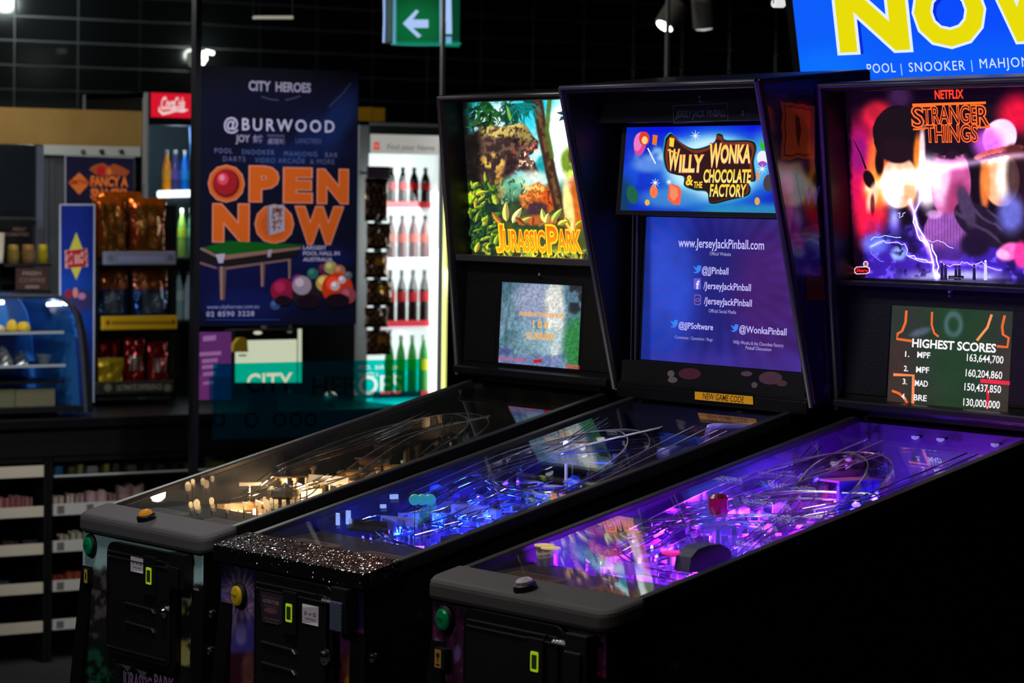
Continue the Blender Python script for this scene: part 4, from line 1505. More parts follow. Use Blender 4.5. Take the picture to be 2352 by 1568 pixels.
    c = over(c, ell(X, Y, 2256, 516, 72, 36, 0.1, .62) * sm((np.sin((X * .7 - Y) * .22 + 5 * f1) - .55) * 4), (84, 64, 100), .8)
    c = over(c, ell(X, Y, 2220, 475, 16, 50, .5, -.3), (74, 56, 90))
    c = over(c, ell(X, Y, 2330, 545, 34, 30, 0.5), (24, 12, 26))
    c = over(c, ell(X, Y, 2240, 560, 34, 30, 0.6), (30, 14, 46))
    c = over(c, ell(X, Y, 2322, 490, 30, 44, 1.0), (126, 130, 236), .8)
    c = over(c, ell(X, Y, 2318, 578, 28, 20, 0.5, -.4), (244, 110, 190))
    c = over(c, ell(X, Y, 2304, 584, 16, 11, 0.6, .3), (240, 170, 214))
    c = over(c, ell(X, Y, 2345, 585, 16, 30, .6), (236, 60, 150))
    # white beam with flare
    d = segd(X, Y, [(1995, 432), (2060, 410), (2150, 388), (2230, 374), (2300, 360), (2420, 352)])
    c = glow(c, np.exp(-(d / 9.0) ** 2), (190, 170, 200), .7)
    c = glow(c, np.exp(-((X - 2090) ** 2 / 700 + (Y - 408) ** 2 / 260)), (130, 120, 130))
    c = glow(c, np.exp(-((X - 2128) ** 2 / 500 + (Y - 405) ** 2 / 1600)), (120, 100, 130))
    c = glow(c, np.exp(-((X - 2054) ** 2 / 160 + (Y - 500) ** 2 / 900)), (140, 150, 220))
    # hand-held radio silhouette and fingers-like light bars
    c = over(c, ell(X, Y, 1996, 412, 12, 22, 0.3, -.35), (28, 8, 12))
    c = over(c, ell(X, Y, 2004, 452, 12, 34, 0.7, .25), (250, 206, 180), .85)
    c = over(c, ell(X, Y, 2004, 470, 5, 24, .7), (80, 14, 24), .8)
    c = over(c, sm((Y - 636) / 8), (20, 8, 36), .6)
    for pts, w_, cc in (([(2090, 462), (2108, 520), (2140, 590), (2152, 640)], 5, (120, 100, 200)), ([(2120, 440), (2100, 490), (2108, 540), (2130, 560)], 5, (120, 100, 190)), ([(2000, 566), (2030, 552), (2056, 556), (2078, 560), (2090, 590), (2142, 602)], 4, (60, 60, 150)), ([(2160, 600), (2226, 606), (2300, 620)], 4, (60, 50, 130))):
        c = glow(c, np.exp(-(segd(X, Y, pts) / w_) ** 2), cc)
    # dark rocky ridge in the storm
    rd = ell(X, Y, 2070, 560, 46, 26, .5, .5) * sm((f2 - .42) * 7)
    c = over(c, rd, (26, 12, 60), .85)
    c = over(c, ell(X, Y, 2110, 620, 50, 16, .8) * sm((f2 - .45) * 7), (30, 14, 70), .8)
    c = c * (0.88 + .24 * f2)[:, None]
    return 255 * (np.clip(c, 0, 255) / 255) ** 1.12


def violet_draw(P):
    r2 = random.Random(5)
    P.line([(1961, 322), (1978, 356), (1989, 388)], [1.5, 3, 4.5], (20, 6, 12))

    def bolt(pts, w, c, k=3, amp=5):
        out = []
        for (x0, y0), (x1, y1) in zip(pts[:-1], pts[1:]):
            for i in range(k):
                t = i / k
                out.append((x0 + (x1 - x0) * t + r2.uniform(-amp, amp) * (i > 0), y0 + (y1 - y0) * t + r2.uniform(-amp, amp) * (i > 0)))
        out.append(pts[-1])
        P.line(out, w, c)
    lv, wh = (206, 190, 255), (250, 246, 255)
    bolt([(2090, 462), (2108, 520), (2140, 590), (2152, 640)], 3.2, wh)
    bolt([(2120, 440), (2100, 490), (2108, 540), (2130, 560)], 2.6, wh)
    bolt([(2130, 550), (2160, 555), (2190, 570)], 1.6, lv)
    bolt([(2080, 488), (2066, 500), (2062, 490)], 1.8, lv)
    bolt([(2000, 566), (2030, 552), (2056, 556), (2078, 560), (2090, 590), (2142, 602)], 2.0, lv)
    bolt([(2000, 552), (2020, 545), (2070, 545)], 1.8, (150, 210, 240))
    bolt([(2142, 602), (2120, 596), (2085, 588)], 2.2, wh)
    bolt([(2160, 600), (2182, 612), (2210, 600), (2226, 606), (2256, 600), (2268, 612), (2300, 620)], 1.8, lv)
    bolt([(2140, 560), (2152, 600), (2160, 636)], 3.0, wh)
    bolt([(2030, 600), (2010, 590), (2000, 574)], 1.4, (130, 120, 230))
    for x, h in ((2164, 34), (2172, 30), (2196, 26), (2204, 28), (2238, 30), (2264, 40)):
        P.disc(x, 640 - h, 2.6, 3.2, (30, 16, 60) if x < 2250 else (226, 220, 250))
        P.poly([(x - 4, 643), (x - 3, 640 - h + 4), (x + 3, 640 - h + 4), (x + 4, 643)], (30, 16, 60) if x < 2250 else (190, 186, 236))
    P.rect(2179, 633, 2214, 640, (8, 6, 12))
    P.text('STERN PINBALL INC', 2182, 2211, 638.5, 3, (120, 110, 130), 0)
    # maker badge
    P.poly([(1963, 616), (1968, 612), (1992, 611), (1999, 615), (1998, 626), (1992, 629), (1968, 630), (1962, 626)], (250, 170, 190))
    P.poly([(1965, 617), (1969, 614), (1991, 613.5), (1996, 617), (1996, 624), (1991, 627), (1969, 628), (1964.5, 624)], (26, 6, 10))
    P.disc(1989, 606, 6, 7, (250, 190, 200))
    P.disc(1989, 606, 4, 5, (120, 90, 96))
    P.text('Stern', 1967, 1994, 624, 8, (226, 30, 40), 0.03, shear=.2)
    # titles
    P.text('NETFLIX', 2148, 2214, 228, 21, (250, 60, 30), 0.03, slope=-.03)
    o, dk = (255, 96, 34), (20, 4, 8)
    P.poly([(2096, 238), (2265, 233), (2265, 238.5), (2096, 244)], (250, 104, 30))
    for s, a, b, y, cap, sl in (('S', 2098, 2121, 290, 44, 0), ('TRANGE', 2122, 2245, 283, 37, -.01), ('R', 2246, 2271, 288, 44, 0), ('THINGS', 2128, 2246, 325, 36, -.02)):
        P.text(s, a, b, y, cap, dk, -0.012, slope=sl, outline=0.055, oc=o)
    for a, b in (((2098, 2126), (295, 301)), ((2244, 2273), (291, 297))):
        P.poly([(a[0], b[0]), (a[1], b[0] - 1), (a[1], b[0] + 3), (a[0], b[0] + 4)], o)


def machine_violet():
    mc = Machine('pinball machine with a red and violet backglass, high score list and glowing purple playfield', (0, 0), 0.3425, HEAD, GREYTEX2, 0.035)
    mc.head(HEAD, None, None)

    def fn(X, Y, U, V):
        f = fbm(X, Y, 16, 71)
        f2 = fbm(X, Y, 7, 75)
        c = np.zeros((len(X), 3)) + np.array((60, 22, 52.0))
        c = over(c, sm((X - 1060) / 20) * sm((1480 - Y) / 20), (30, 18, 34), .9)
        c = over(c, sm((f - .52) * 7), (96, 40, 84), .8)
        c = over(c, sm((f2 - .68) * 10), (130, 80, 120), .8)
        c = over(c, ell(X, Y, 1006, 1480, 6, 18, .6, -.3), (160, 110, 150))
        c = over(c, ell(X, Y, 1050, 1500, 8, 18, .7), (120, 90, 150))
        rt = sm((X - 1305) / 10) * sm((Y - 1535) / 8)
        c = over(c, rt, (120, 40, 62))
        return c
    mc.front_art(fn)
    mc.coin_door(((1068, 1450), (1302, 1500), (1180, 1416), 0.578), (1229, 1520), (1335, 1612))
    mc.button('start_button', 1024, 1421, 0.021, (0, 140, 84), 'green start button')
    x, z = mc.front(1345, 1510)
    m = mc.mb()
    m.box((x - 0.034, -0.03, z - 0.055), (x + 0.034, -0.004, z + 0.045), DARK)
    m.box((x - 0.030, -0.036, z - 0.055), (x + 0.022, -0.03, z + 0.012), DARK)
    m.build('latch_box', mc.root, bevel=0.004)
    x, z = mc.front(1021, 1511)
    m = mc.mb()
    m.box((x - 0.016, -0.02, z - 0.02), (x + 0.020, -0.004, z + 0.02), DARK)
    o = m.build('tilt_tag', mc.root)
    P = Panel(mc.off + np.array([x, -0.0205, z]), (0, -1, 0), lit=PAPER)
    P.rectuv(-0.013, -0.018, 0.009, 0.018, (176, 130, 50))
    P.rectuv(-0.008, 0.002, 0.004, 0.011, (60, 34, 14))
    P.rectuv(-0.004, -0.006, 0.000, 0.002, (60, 34, 14))
    P.rectuv(-0.008, -0.014, 0.004, -0.010, (60, 34, 14))
    P.build('emblem', o)
    q = on_plane(1207, 1352, mc.off + np.array([0, 0.03, zr(0.03) + 0.004]), np.array([0, -0.2627, 1.0])) - mc.off
    m = mc.mb()
    m.lathe(q, (0, -0.25, 0.97), [(0.024, -0.002), (0.022, 0.010), (0.018, 0.012)], BLACK, 20)
    m.lathe(q, (0, -0.25, 0.97), [(0.017, 0.010), (0.017, 0.017), (0.013, 0.020), (0.009, 0.019), (0.006, 0.022), (0.001, 0.022)], mat('clear_button', (0.55, 0.48, 0.5), 0.08, spec=0.9), 10)
    m.build('action_button', mc.root, label='clear action button on the lockbar')
    mc.side_button(0.16, 0.78, (0.01, 0.01, 0.012))
    P = lean_panel(mc, 0.06, lit=BRIGHT)
    v1 = P.uv(2150, 196)[1]
    v0 = P.uv(2150, 645)[1]
    P.back(-0.322, v0 - 0.01, 0.322, min(v1 + 0.004, -0.012), 0.02)
    P.raster(-0.3225, v0, 0.3225, min(v1, -0.014), 0.0026, violet_paint)
    violet_draw(P)
    P.build('backglass', mc.root)
    m = mc.mb()
    m.prism([(1.066, 1.470), (1.064, 1.480), (1.096, 1.480), (1.098, 1.470)], 'x', -0.322, 0.322, DARK)
    m.build('backglass_trim', mc.root, bevel=0.002)
    o, n, P0 = speaker_panel(mc)
    P = Panel(P0 + n * 0.001, n, lit=LIT)

    def sc(X, Y, U, V):
        f = fbm(X, Y, 30, 81)
        c = np.zeros((len(X), 3)) + np.array((44, 52, 42.0))
        c = over(c, ell(X, Y, 2200, 780, 70, 170, 1.0), (30, 62, 34), .9)
        c = over(c, sm((2120 - X) / 60) * sm((Y - 770) / 30), (66, 44, 40), .7)
        c = over(c, sm((X - 2250) / 60) * sm((Y - 780) / 40), (64, 52, 46), .7)
        c = over(c, sm(1 - np.abs(np.hypot(X - 2190, (Y - 745) * .7) - 17) / 9) * sm((790 - Y) / 20), (96, 130, 150), .6)
        c = over(c, ell(X, Y, 2115, 762, 24, 8, 1.0, -.3), (110, 120, 160), .6)
        return c * (0.9 + .2 * f)[:, None]
    ua, va = P.uv(2048, 925)
    ub, vb = P.uv(2335, 716)
    P.raster(-0.182, va, 0.182, vb, 0.005, sc)
    og = (240, 104, 50)
    P.line([(2082, 713), (2080, 740), (2072, 760), (2062, 766), (2060, 778), (2094, 783)], 6, og)
    P.line([(2141, 716), (2140, 745), (2146, 765), (2156, 773)], 5, og)
    P.line([(2278, 722), (2268, 752), (2250, 774), (2244, 782)], 6, (250, 150, 90))
    P.line([(2308, 724), (2302, 750), (2304, 768), (2317, 776), (2314, 797), (2290, 795)], 6, og)
    P.line([(2052, 860), (2098, 862), (2097, 926)], 7, (250, 140, 84))
    P.line([(2049, 897), (2065, 903), (2078, 914), (2084, 926)], 6, og)
    P.line([(2252, 874), (2322, 880)], 9, (236, 40, 70))
    P.line([(2266, 884), (2270, 910), (2268, 938)], 6, (220, 30, 50))
    w = (250, 246, 250)
    P.text('HIGHEST SCORES', 2095, 2288, 797, 20, w, 0.03, slope=.045)
    for i, (nm, s, y1, y2, yn) in enumerate((('MPF', '163,644,700', 821, 829, 819), ('MPF', '160,204,860', 855, 864, 852), ('MAD', '150,437,850', 886, 896, 882), ('BRE', '130,000,000', 919, 931, 916))):
        dx = -i * 2.6
        P.text('%d.' % (i + 1), 2079 + dx, 2089 + dx, yn, 13, w, 0.02, slope=.04)
        P.text(nm, 2107 + dx, 2137 + dx, y1, 14, w, 0.02, slope=.04)
        P.text(s, 2221 + dx, 2305 + dx, y2, 17, w, 0.012, slope=.05)
    P.back(-0.188, va - 0.006, 0.188, vb + 0.006, 0.002, DARK)
    P.build('score_screen', o)
    return mc


def Z_(y, h):
    return zp(y) + h


# ---------------------------------------------------------------- what lies under the playfield glass
def playfield(mc, kind, seed, paint, pal, bulbs, lights, wall_paint):
    r2 = random.Random(seed)
    off = mc.off
    n = np.array([0, -0.1877, 1.0])
    P = Panel(off + np.array([0, 0.08, zp(0.08)]), n, up=(0, 1, 0), lit=LITN)
    P.back(-0.265, 0, 0.265, 1.01, 0.012, BLACK)
    P.raster(-0.265, 0.14, 0.265, 1.01, 0.008, lambda X, Y, U, V: paint(U, V), PRINT)
    # lit inserts
    for i in range(bulbs['inserts']):
        u, v = r2.uniform(-0.2, 0.2), r2.uniform(0.2, 0.8)
        r = r2.uniform(0.007, 0.013)
        P.polyuv([(u + r * math.cos(t), v + r * math.sin(t)) for t in np.linspace(0, 6.283, 11)[:-1]], r2.choice(pal['insert']))
    pf = P.build('playfield', mc.root)

    def Z(y, h=0.0):
        return zp(y) + h

    # apron at the player's end with its cards
    m = mc.mb()
    za = lambda y: zg(y) - 0.011 - 0.15 * (y - 0.074)
    m.prism([(0.074, Z(.08)), (0.074, za(.074)), (0.235, za(.235)), (0.24, Z(.24))], 'x', -0.262, 0.262, mat('apron_' + kind, pal['apron'], 0.45, noise=(30, tuple(c * 1.8 for c in pal['apron']))))
    ap = m.build('apron', mc.root, bevel=0.003)
    na = np.array([0, -(za(.235) - za(.074)), 0.161])
    na /= np.linalg.norm(na)
    for sgn in (-1, 1):
        Q = Panel(off + np.array([0, 0.074, za(.074) + 0.0006]), na, up=(0, 1, 0), lit=PAPER)
        a, b = sorted((sgn * 0.05, sgn * 0.22))
        Q.rectuv(a, 0.012, b, 0.085, pal['card'])
        for k in range(6):
            Q.rectuv(a + 0.01, 0.022 + k * .010, b - 0.01 - r2.uniform(0, .05), 0.025 + k * .010, tuple(int(c * .45) for c in pal['card']))
        Q.build('instruction_card', ap)

    clear, chrome = CLEAR, CHROME
    # flippers
    for s in (-1, 1):
        m = mc.mb()
        y = 0.29
        A = np.array([s * 0.085, y, Z(y, .012)])
        B = np.array([s * 0.024, y - 0.04, Z(y - .04, .012)])
        m.tube([A, B], [0.012, 0.007], mat('flipper_' + kind, pal['flipper'], 0.35), 10)
        m.build('flipper', pf, smooth=True)
        m = mc.mb()
        m.prism([(s * 0.10, 0.31), (s * 0.175, 0.33), (s * 0.175, 0.43)][::s], 'z', Z(.36, .03), Z(.36, .036), mat('plastic_' + kind, pal['plastic'], 0.25, spec=0.7))
        for (x, y) in ((s * 0.105, 0.315), (s * 0.17, 0.335), (s * 0.17, 0.42)):
            m.tube([(x, y, Z(y)), (x, y, Z(y, .034))], 0.004, WHITEP, 8)
        m.build('slingshot', pf)
        m = mc.mb()
        m.tube(bez([(s * 0.215, 0.46, Z(.46, .018)), (s * 0.213, 0.36, Z(.36, .018)), (s * 0.20, 0.31, Z(.31, .018)), (s * 0.10, 0.255, Z(.255, .018))], 6), 0.0022, chrome, 6)
        m.build('lane_guide', pf)
    # bumpers
    for (x, y) in pal['bumpers']:
        m = mc.mb()
        m.lathe((x, y, Z(y)), (0, 0, 1), [(0.026, 0), (0.026, 0.01), (0.020, 0.012), (0.020, 0.045)], WHITEP, 16)
        m.lathe((x, y, Z(y, .045)), (0, 0, 1), [(0.034, 0), (0.036, 0.006), (0.034, 0.010), (0.012, 0.014), (0.001, 0.014)], mat('bumper_cap_' + kind, pal['cap'], 0.3, emit=pal['cap'], strength=pal.get('capg', 0.5)), 18)
        m.build('bumper', pf)
    # ramps of clear plastic and rails of wire
    for k, path in enumerate(pal['ramps']):
        m = mc.mb()
        c = bez([(x, y, Z(y, h)) for x, y, h in path], 8)
        V, F = [], []
        w, hgt = 0.024, 0.022
        for i, p in enumerate(c):
            t = c[min(i + 1, len(c) - 1)] - c[max(i - 1, 0)]
            a = np.array([t[1], -t[0], 0])
            a /= (np.linalg.norm(a) + 1e-9)
            u = np.array([0, 0, hgt])
            V += [p - a * w + u, p - a * w, p + a * w, p + a * w + u, p + a * (w + .002) + u, p + a * (w + .002) - u * .1, p - a * (w + .002) - u * .1, p - a * (w + .002) + u]
        for i in range(len(c) - 1):
            for q in range(8):
                F.append([i * 8 + q, i * 8 + (q + 1) % 8, (i + 1) * 8 + (q + 1) % 8, (i + 1) * 8 + q])
        m.add(V, F, clear)
        m.build('ramp', pf)
        m = mc.mb()
        for s in (0, 3):
            m.tube([np.array(V[i * 8 + s]) for i in range(len(c))], 0.0016, mat('ramp_lip', (0.8, 0.8, 0.85), 0.15, metal=0.8), 5)
        m.build('ramp_edge', pf)
    for path in pal['wires']:
        m = mc.mb()
        c = bez([(x, y, Z(y, h)) for x, y, h in path], 8)
        for dx, dz in ((-0.012, 0), (0.012, 0), (-0.016, 0.014), (0.016, 0.014)):
            m.tube([p + np.array([dx, 0, dz]) for p in c], 0.0018, chrome, 6)
        for i in range(2, len(c), 5):
            m.tube([c[i] + np.array([0.016 * math.cos(t), 0, 0.006 + 0.013 * math.sin(t)]) for t in np.linspace(math.pi * .95, math.pi * 2.05, 7)], 0.0015, chrome, 5)
        m.build('wire_rail', pf)
    # posts with rubber
    post = mat('post_' + kind, pal['post'], 0.15, spec=0.9)
    for i in range(34):
        x, y = r2.uniform(-0.24, 0.24), r2.uniform(0.42, 0.98)
        m = mc.mb()
        h = r2.uniform(0.03, 0.075)
        m.lathe((x, y, Z(y)), (0, 0, 1), [(0.007, 0), (0.007, 0.006), (0.004, 0.008), (0.004, h - .01), (0.008, h - .008), (0.008, h), (0.001, h + .002)], post, 10)
        m.build('post', pf)
    # flat plastics on stand-offs
    for i in range(12):
        x, y = r2.choice((-1, 1)) * r2.uniform(0.12, 0.22), r2.uniform(0.45, 0.96)
        h = r2.uniform(0.04, 0.085)
        m = mc.mb()
        q = [(x + r2.uniform(.02, .05) * math.cos(a), y + r2.uniform(.03, .06) * math.sin(a)) for a in np.linspace(0, 6.283, 7)[:-1]]
        m.prism(q, 'z', Z(y, h), Z(y, h + .004), mat('plastic%d_' % (i % 3) + kind, pal['plastics'][i % 3], 0.2, spec=0.8))
        m.tube([(x, y, Z(y)), (x, y, Z(y, h))], 0.004, WHITEP, 6)
        m.build('plastic_shield', pf)
    # target banks
    for (x, y, a) in pal['targets']:
        m = mc.mb()
        for k in range(3):
            cx, cy_ = x + math.cos(a) * .028 * (k - 1), y + math.sin(a) * .028 * (k - 1)
            m.box((cx - .011, cy_ - .003, Z(y)), (cx + .011, cy_ + .003, Z(y, .034)), mat('target_' + kind, pal['target'], 0.35, emit=pal['target'], strength=0.25))
        m.build('target_bank', pf)
    # small lamps
    for gi in bulbs['colors']:
        cnt, colr, st, yr, xr, hr = gi
        bm_ = mat('lamp_%s_%d' % (kind, bulbs['colors'].index(gi)), (0.02, 0.02, 0.02), 0.2, emit=colr, strength=st, sample=False)
        for i in range(cnt):
            x, y, h = r2.uniform(*xr), r2.uniform(*yr), r2.uniform(*hr)
            m = mc.mb()
            h *= .6
            m.lathe((x, y, Z(y, h)), (0, 0, 1), [(0.0028, 0), (0.0032, 0.003), (0.002, 0.006), (0.001, 0.007)], bm_, 8)
            m.tube([(x, y, Z(y)), (x, y, Z(y, h))], 0.0025, WHITEP, 6)
            m.build('lamp', pf)
    for (x, y, h, e, colr) in lights:
        lamp('POINT', kind + '_playfield_light', tuple(off + np.array([x, y, Z(y, h * .7)])), e * pal.get('gain', 2.0), colr, 0.014, parent=mc.root)
    for i in range(pal.get('extra', 10)):  # extra unseen point lamps, added to brighten the playfield
        x, y = r2.uniform(-.22, .22), r2.uniform(*pal.get('yr', (0.28, 0.8)))
        lamp('POINT', kind + '_playfield_light', tuple(off + np.array([x, y, Z(y, r2.uniform(.02, .07))])), 0.28 * pal.get('gain', 2.0), r2.choice([l[4] for l in lights]), 0.010, parent=mc.root)
    # moulded lane plastics and star rollovers, many and small
    for i in range(pal.get('clutter', 40)):
        x, y, h = r2.uniform(-.23, .23), r2.uniform(*pal.get('yr', (0.28, 0.9))), r2.uniform(.02, .075)
        a = r2.uniform(-.5, .5) + (0 if r2.random() < .6 else 1.57)
        L, wd = r2.uniform(.02, .06), r2.uniform(.002, .006)
        ca, sa = math.sin(a), math.cos(a)
        q = [(x - ca * L - sa * wd, y - sa * L + ca * wd), (x + ca * L - sa * wd, y + sa * L + ca * wd), (x + ca * L + sa * wd, y + sa * L - ca * wd), (x - ca * L + sa * wd, y - sa * L - ca * wd)]
        m = mc.mb()
        kk = i % 4
        m.prism(q, 'z', Z(y, h - r2.uniform(.006, .03)), Z(y, h), (WHITEP, CLEAR, chrome, mat('lane_plastic_' + kind, pal['plastics'][i % 3], 0.2, spec=0.8))[kk])
        m.tube([(x, y, Z(y)), (x, y, Z(y, h - .004))], 0.0022, chrome, 5)
        m.build('lane_plastic', pf)
    for i in range(pal.get('rods', 22)):  # added chrome rods imitating light streaks on the clear ramps
        x, y, h = r2.uniform(-.22, .2), r2.uniform(pal.get('yr', (.3, .75))[0], pal.get('yr', (.3, .75))[1] - .1), r2.uniform(.045, .085)
        L = r2.uniform(.06, .16)
        dx = r2.uniform(-.05, .05)
        m = mc.mb()
        m.tube(bez([(x, y, Z(y, h)), (x + dx * .4 + .01, y + L * .5, Z(y + L * .5, h + .004)), (x + dx, y + L, Z(y + L, h + r2.uniform(-.01, .02)))], 5), 0.0016, chrome, 6)
        m.build('streak_rod', pf)
    # printed inner walls of the cabinet and the panel behind the playfield
    for s in (-1, 1):
        m = mc.mb()
        ys_, N = np.linspace(0.075, 1.09, 90), 16
        V = [(s * 0.2665, y, Z(y) + (zg(y) - 0.006 - Z(y)) * j / (N - 1)) for j in range(N) for y in ys_]
        ny = len(ys_)
        A = np.array(V)
        cc = lin(np.clip(wall_paint(A[:, 1], A[:, 2]), 0, 255))
        F = [[j * ny + i, j * ny + i + 1, (j + 1) * ny + i + 1, (j + 1) * ny + i] for j in range(N - 1) for i in range(ny - 1)]
        m.add(V, F, PRINT, cc)
        m.build('inner_wall', mc.root)
    m = mc.mb()
    xs_, N = np.linspace(-0.265, 0.265, 50), 20
    V = [(x, 1.088, Z(1.07) + (zg(1.07) - Z(1.07)) * j / (N - 1)) for j in range(N) for x in xs_]
    A = np.array(V)
    cc = lin(np.clip(wall_paint(A[:, 0] + 1.0, A[:, 2]), 0, 255))
    m.add(V, [[j * 50 + i, j * 50 + i + 1, (j + 1) * 50 + i + 1, (j + 1) * 50 + i] for j in range(N - 1) for i in range(49)], PRINT, cc)
    m.build('back_panel', mc.root)
    return pf


def toy(mc, pf, name, px, py, xl, shape, label=None):
    """an ornament standing on the playfield where its top shows at the given photo point, xl = its own x"""
    q = atX(px, py, mc.off[0] + xl) - mc.off
    m = mc.mb()
    shape(m, q, zp(q[1]))
    return m.build(name, pf, label=label)


def play_jungle(mc):
    def paint(u, v):
        f, g = fbm(u * 1000, v * 1000, 60, 2), fbm(u * 1000, v * 1000, 22, 7)
        c = np.zeros((len(u), 3)) + np.array((70, 60, 44.0))
        c = over(c, sm((f - .45) * 4), (40, 70, 40))
        c = over(c, sm((g - .6) * 6), (150, 110, 60))
        return c

    def wp(y, z):
        f = fbm(y * 1000, z * 1000, 30, 3)
        c = np.zeros((len(y), 3)) + np.array((28, 26, 24.0))
        return over(c, sm((f - .5) * 5), (44, 40, 36))
    w = (1.0, 0.62, 0.30)
    pal = dict(insert=[(250, 170, 90), (240, 120, 40), (255, 230, 190), (200, 60, 30)], apron=(0.02, 0.02, 0.02), card=(170, 160, 160), flipper=(0.6, 0.5, 0.3), plastic=(0.5, 0.3, 0.15), cap=(0.5, 0.25, 0.06), capg=0.25,
               bumpers=[(-0.10, 0.62), (-0.02, 0.70), (-0.16, 0.72)], post=(0.5, 0.32, 0.2), target=(0.5, 0.3, 0.1), plastics=[(0.3, 0.18, 0.08), (0.12, 0.12, 0.08), (0.35, 0.12, 0.05)],
               ramps=[[(0.18, 0.45, 0.03), (0.19, 0.65, 0.08), (0.10, 0.85, 0.11), (-0.10, 0.9, 0.11), (-0.22, 0.75, 0.09), (-0.23, 0.5, 0.06)], [(-0.05, 0.55, 0.03), (-0.06, 0.75, 0.09), (0.05, 0.92, 0.11)]],
               wires=[[(0.23, 0.95, 0.10), (0.23, 0.7, 0.08), (0.22, 0.45, 0.05), (0.19, 0.36, 0.03)], [(-0.22, 0.92, 0.11), (-0.15, 0.70, 0.10), (-0.19, 0.5, 0.08), (-0.2, 0.38, 0.03)], [(-0.1, 0.9, 0.12), (0.1, 0.75, 0.11), (0.2, 0.6, 0.09)]],
               targets=[(0.12, 0.56, 0.6), (-0.2, 0.6, 1.2)], gain=2.3, extra=14, yr=(0.26, 0.55), clutter=30, rods=16)
    bulbs = dict(inserts=16, colors=[(14, w, 4.0, (0.28, 0.52), (-0.24, 0.24), (0.015, 0.05)), (7, (1.0, 0.35, 0.08), 5.0, (0.25, 0.5), (-0.24, 0.24), (0.01, 0.03)), (5, (1, 0.85, 0.65), 0.6, (0.6, 1.0), (-0.2, 0.2), (0.05, 0.11))])
    lights = [(-0.15, 0.36, 0.05, 0.30, w), (0.15, 0.40, 0.05, 0.35, w), (0.0, 0.46, 0.06, 0.2, w), (0.20, 0.50, 0.06, 0.15, w)]
    pf = playfield(mc, 'jungle', 21, paint, pal, bulbs, lights, wp)
    gl = mat('amber_glow', (0.2, 0.12, 0.05), 0.3, emit=(1.0, 0.66, 0.30), strength=0.8, sample=False)

    def tower(m, q, zb):
        m.lathe((q[0], q[1], zb), (0, 0, 1), [(0.03, 0), (0.03, q[2] - zb - 0.02), (0.034, q[2] - zb - 0.018), (0.030, q[2] - zb - .006), (0.012, q[2] - zb), (0.002, q[2] - zb + .012)], mat('tower_brown', (0.10, 0.07, 0.04), 0.5), 12)
        for a in np.linspace(0, 6.283, 11)[:-1]:
            c, s = math.cos(a), math.sin(a)
            m.tube([(q[0] + .031 * c, q[1] + .031 * s, q[2] - .046), (q[0] + .031 * c, q[1] + .031 * s, q[2] - .024)], 0.0055, gl, 6)
    toy(mc, pf, 'lantern_tower', 655, 1120, 0.17, tower, 'small round tower with warm lit openings')
    for (px, py, xl) in ((432, 1106, -0.255), (443, 1100, -0.255), (466, 1098, -0.25), (474, 1102, -0.25), (488, 1093, -0.25), (438, 1152, -0.05), (452, 1146, -0.03), (486, 1142, 0.0), (520, 1158, .08), (560, 1152, .12), (590, 1150, .15), (612, 1146, .18), (690, 1122, 0.22), (705, 1112, .24)):
        def lan(m, q, zb):
            k = 0.5 + ((px * 7) % 5) / 8
            m.tube([(q[0], q[1], zb), (q[0], q[1], q[2] - .022 * k)], 0.0014, DARK, 6)
            m.lathe((q[0], q[1], q[2] - .022 * k), (0, 0, 1), [(0.004 * k, 0), (0.007 * k, 0.004), (0.008 * k, 0.016 * k), (0.003, 0.022 * k)], gl, 8)
        toy(mc, pf, 'lantern', px, py, xl, lan)

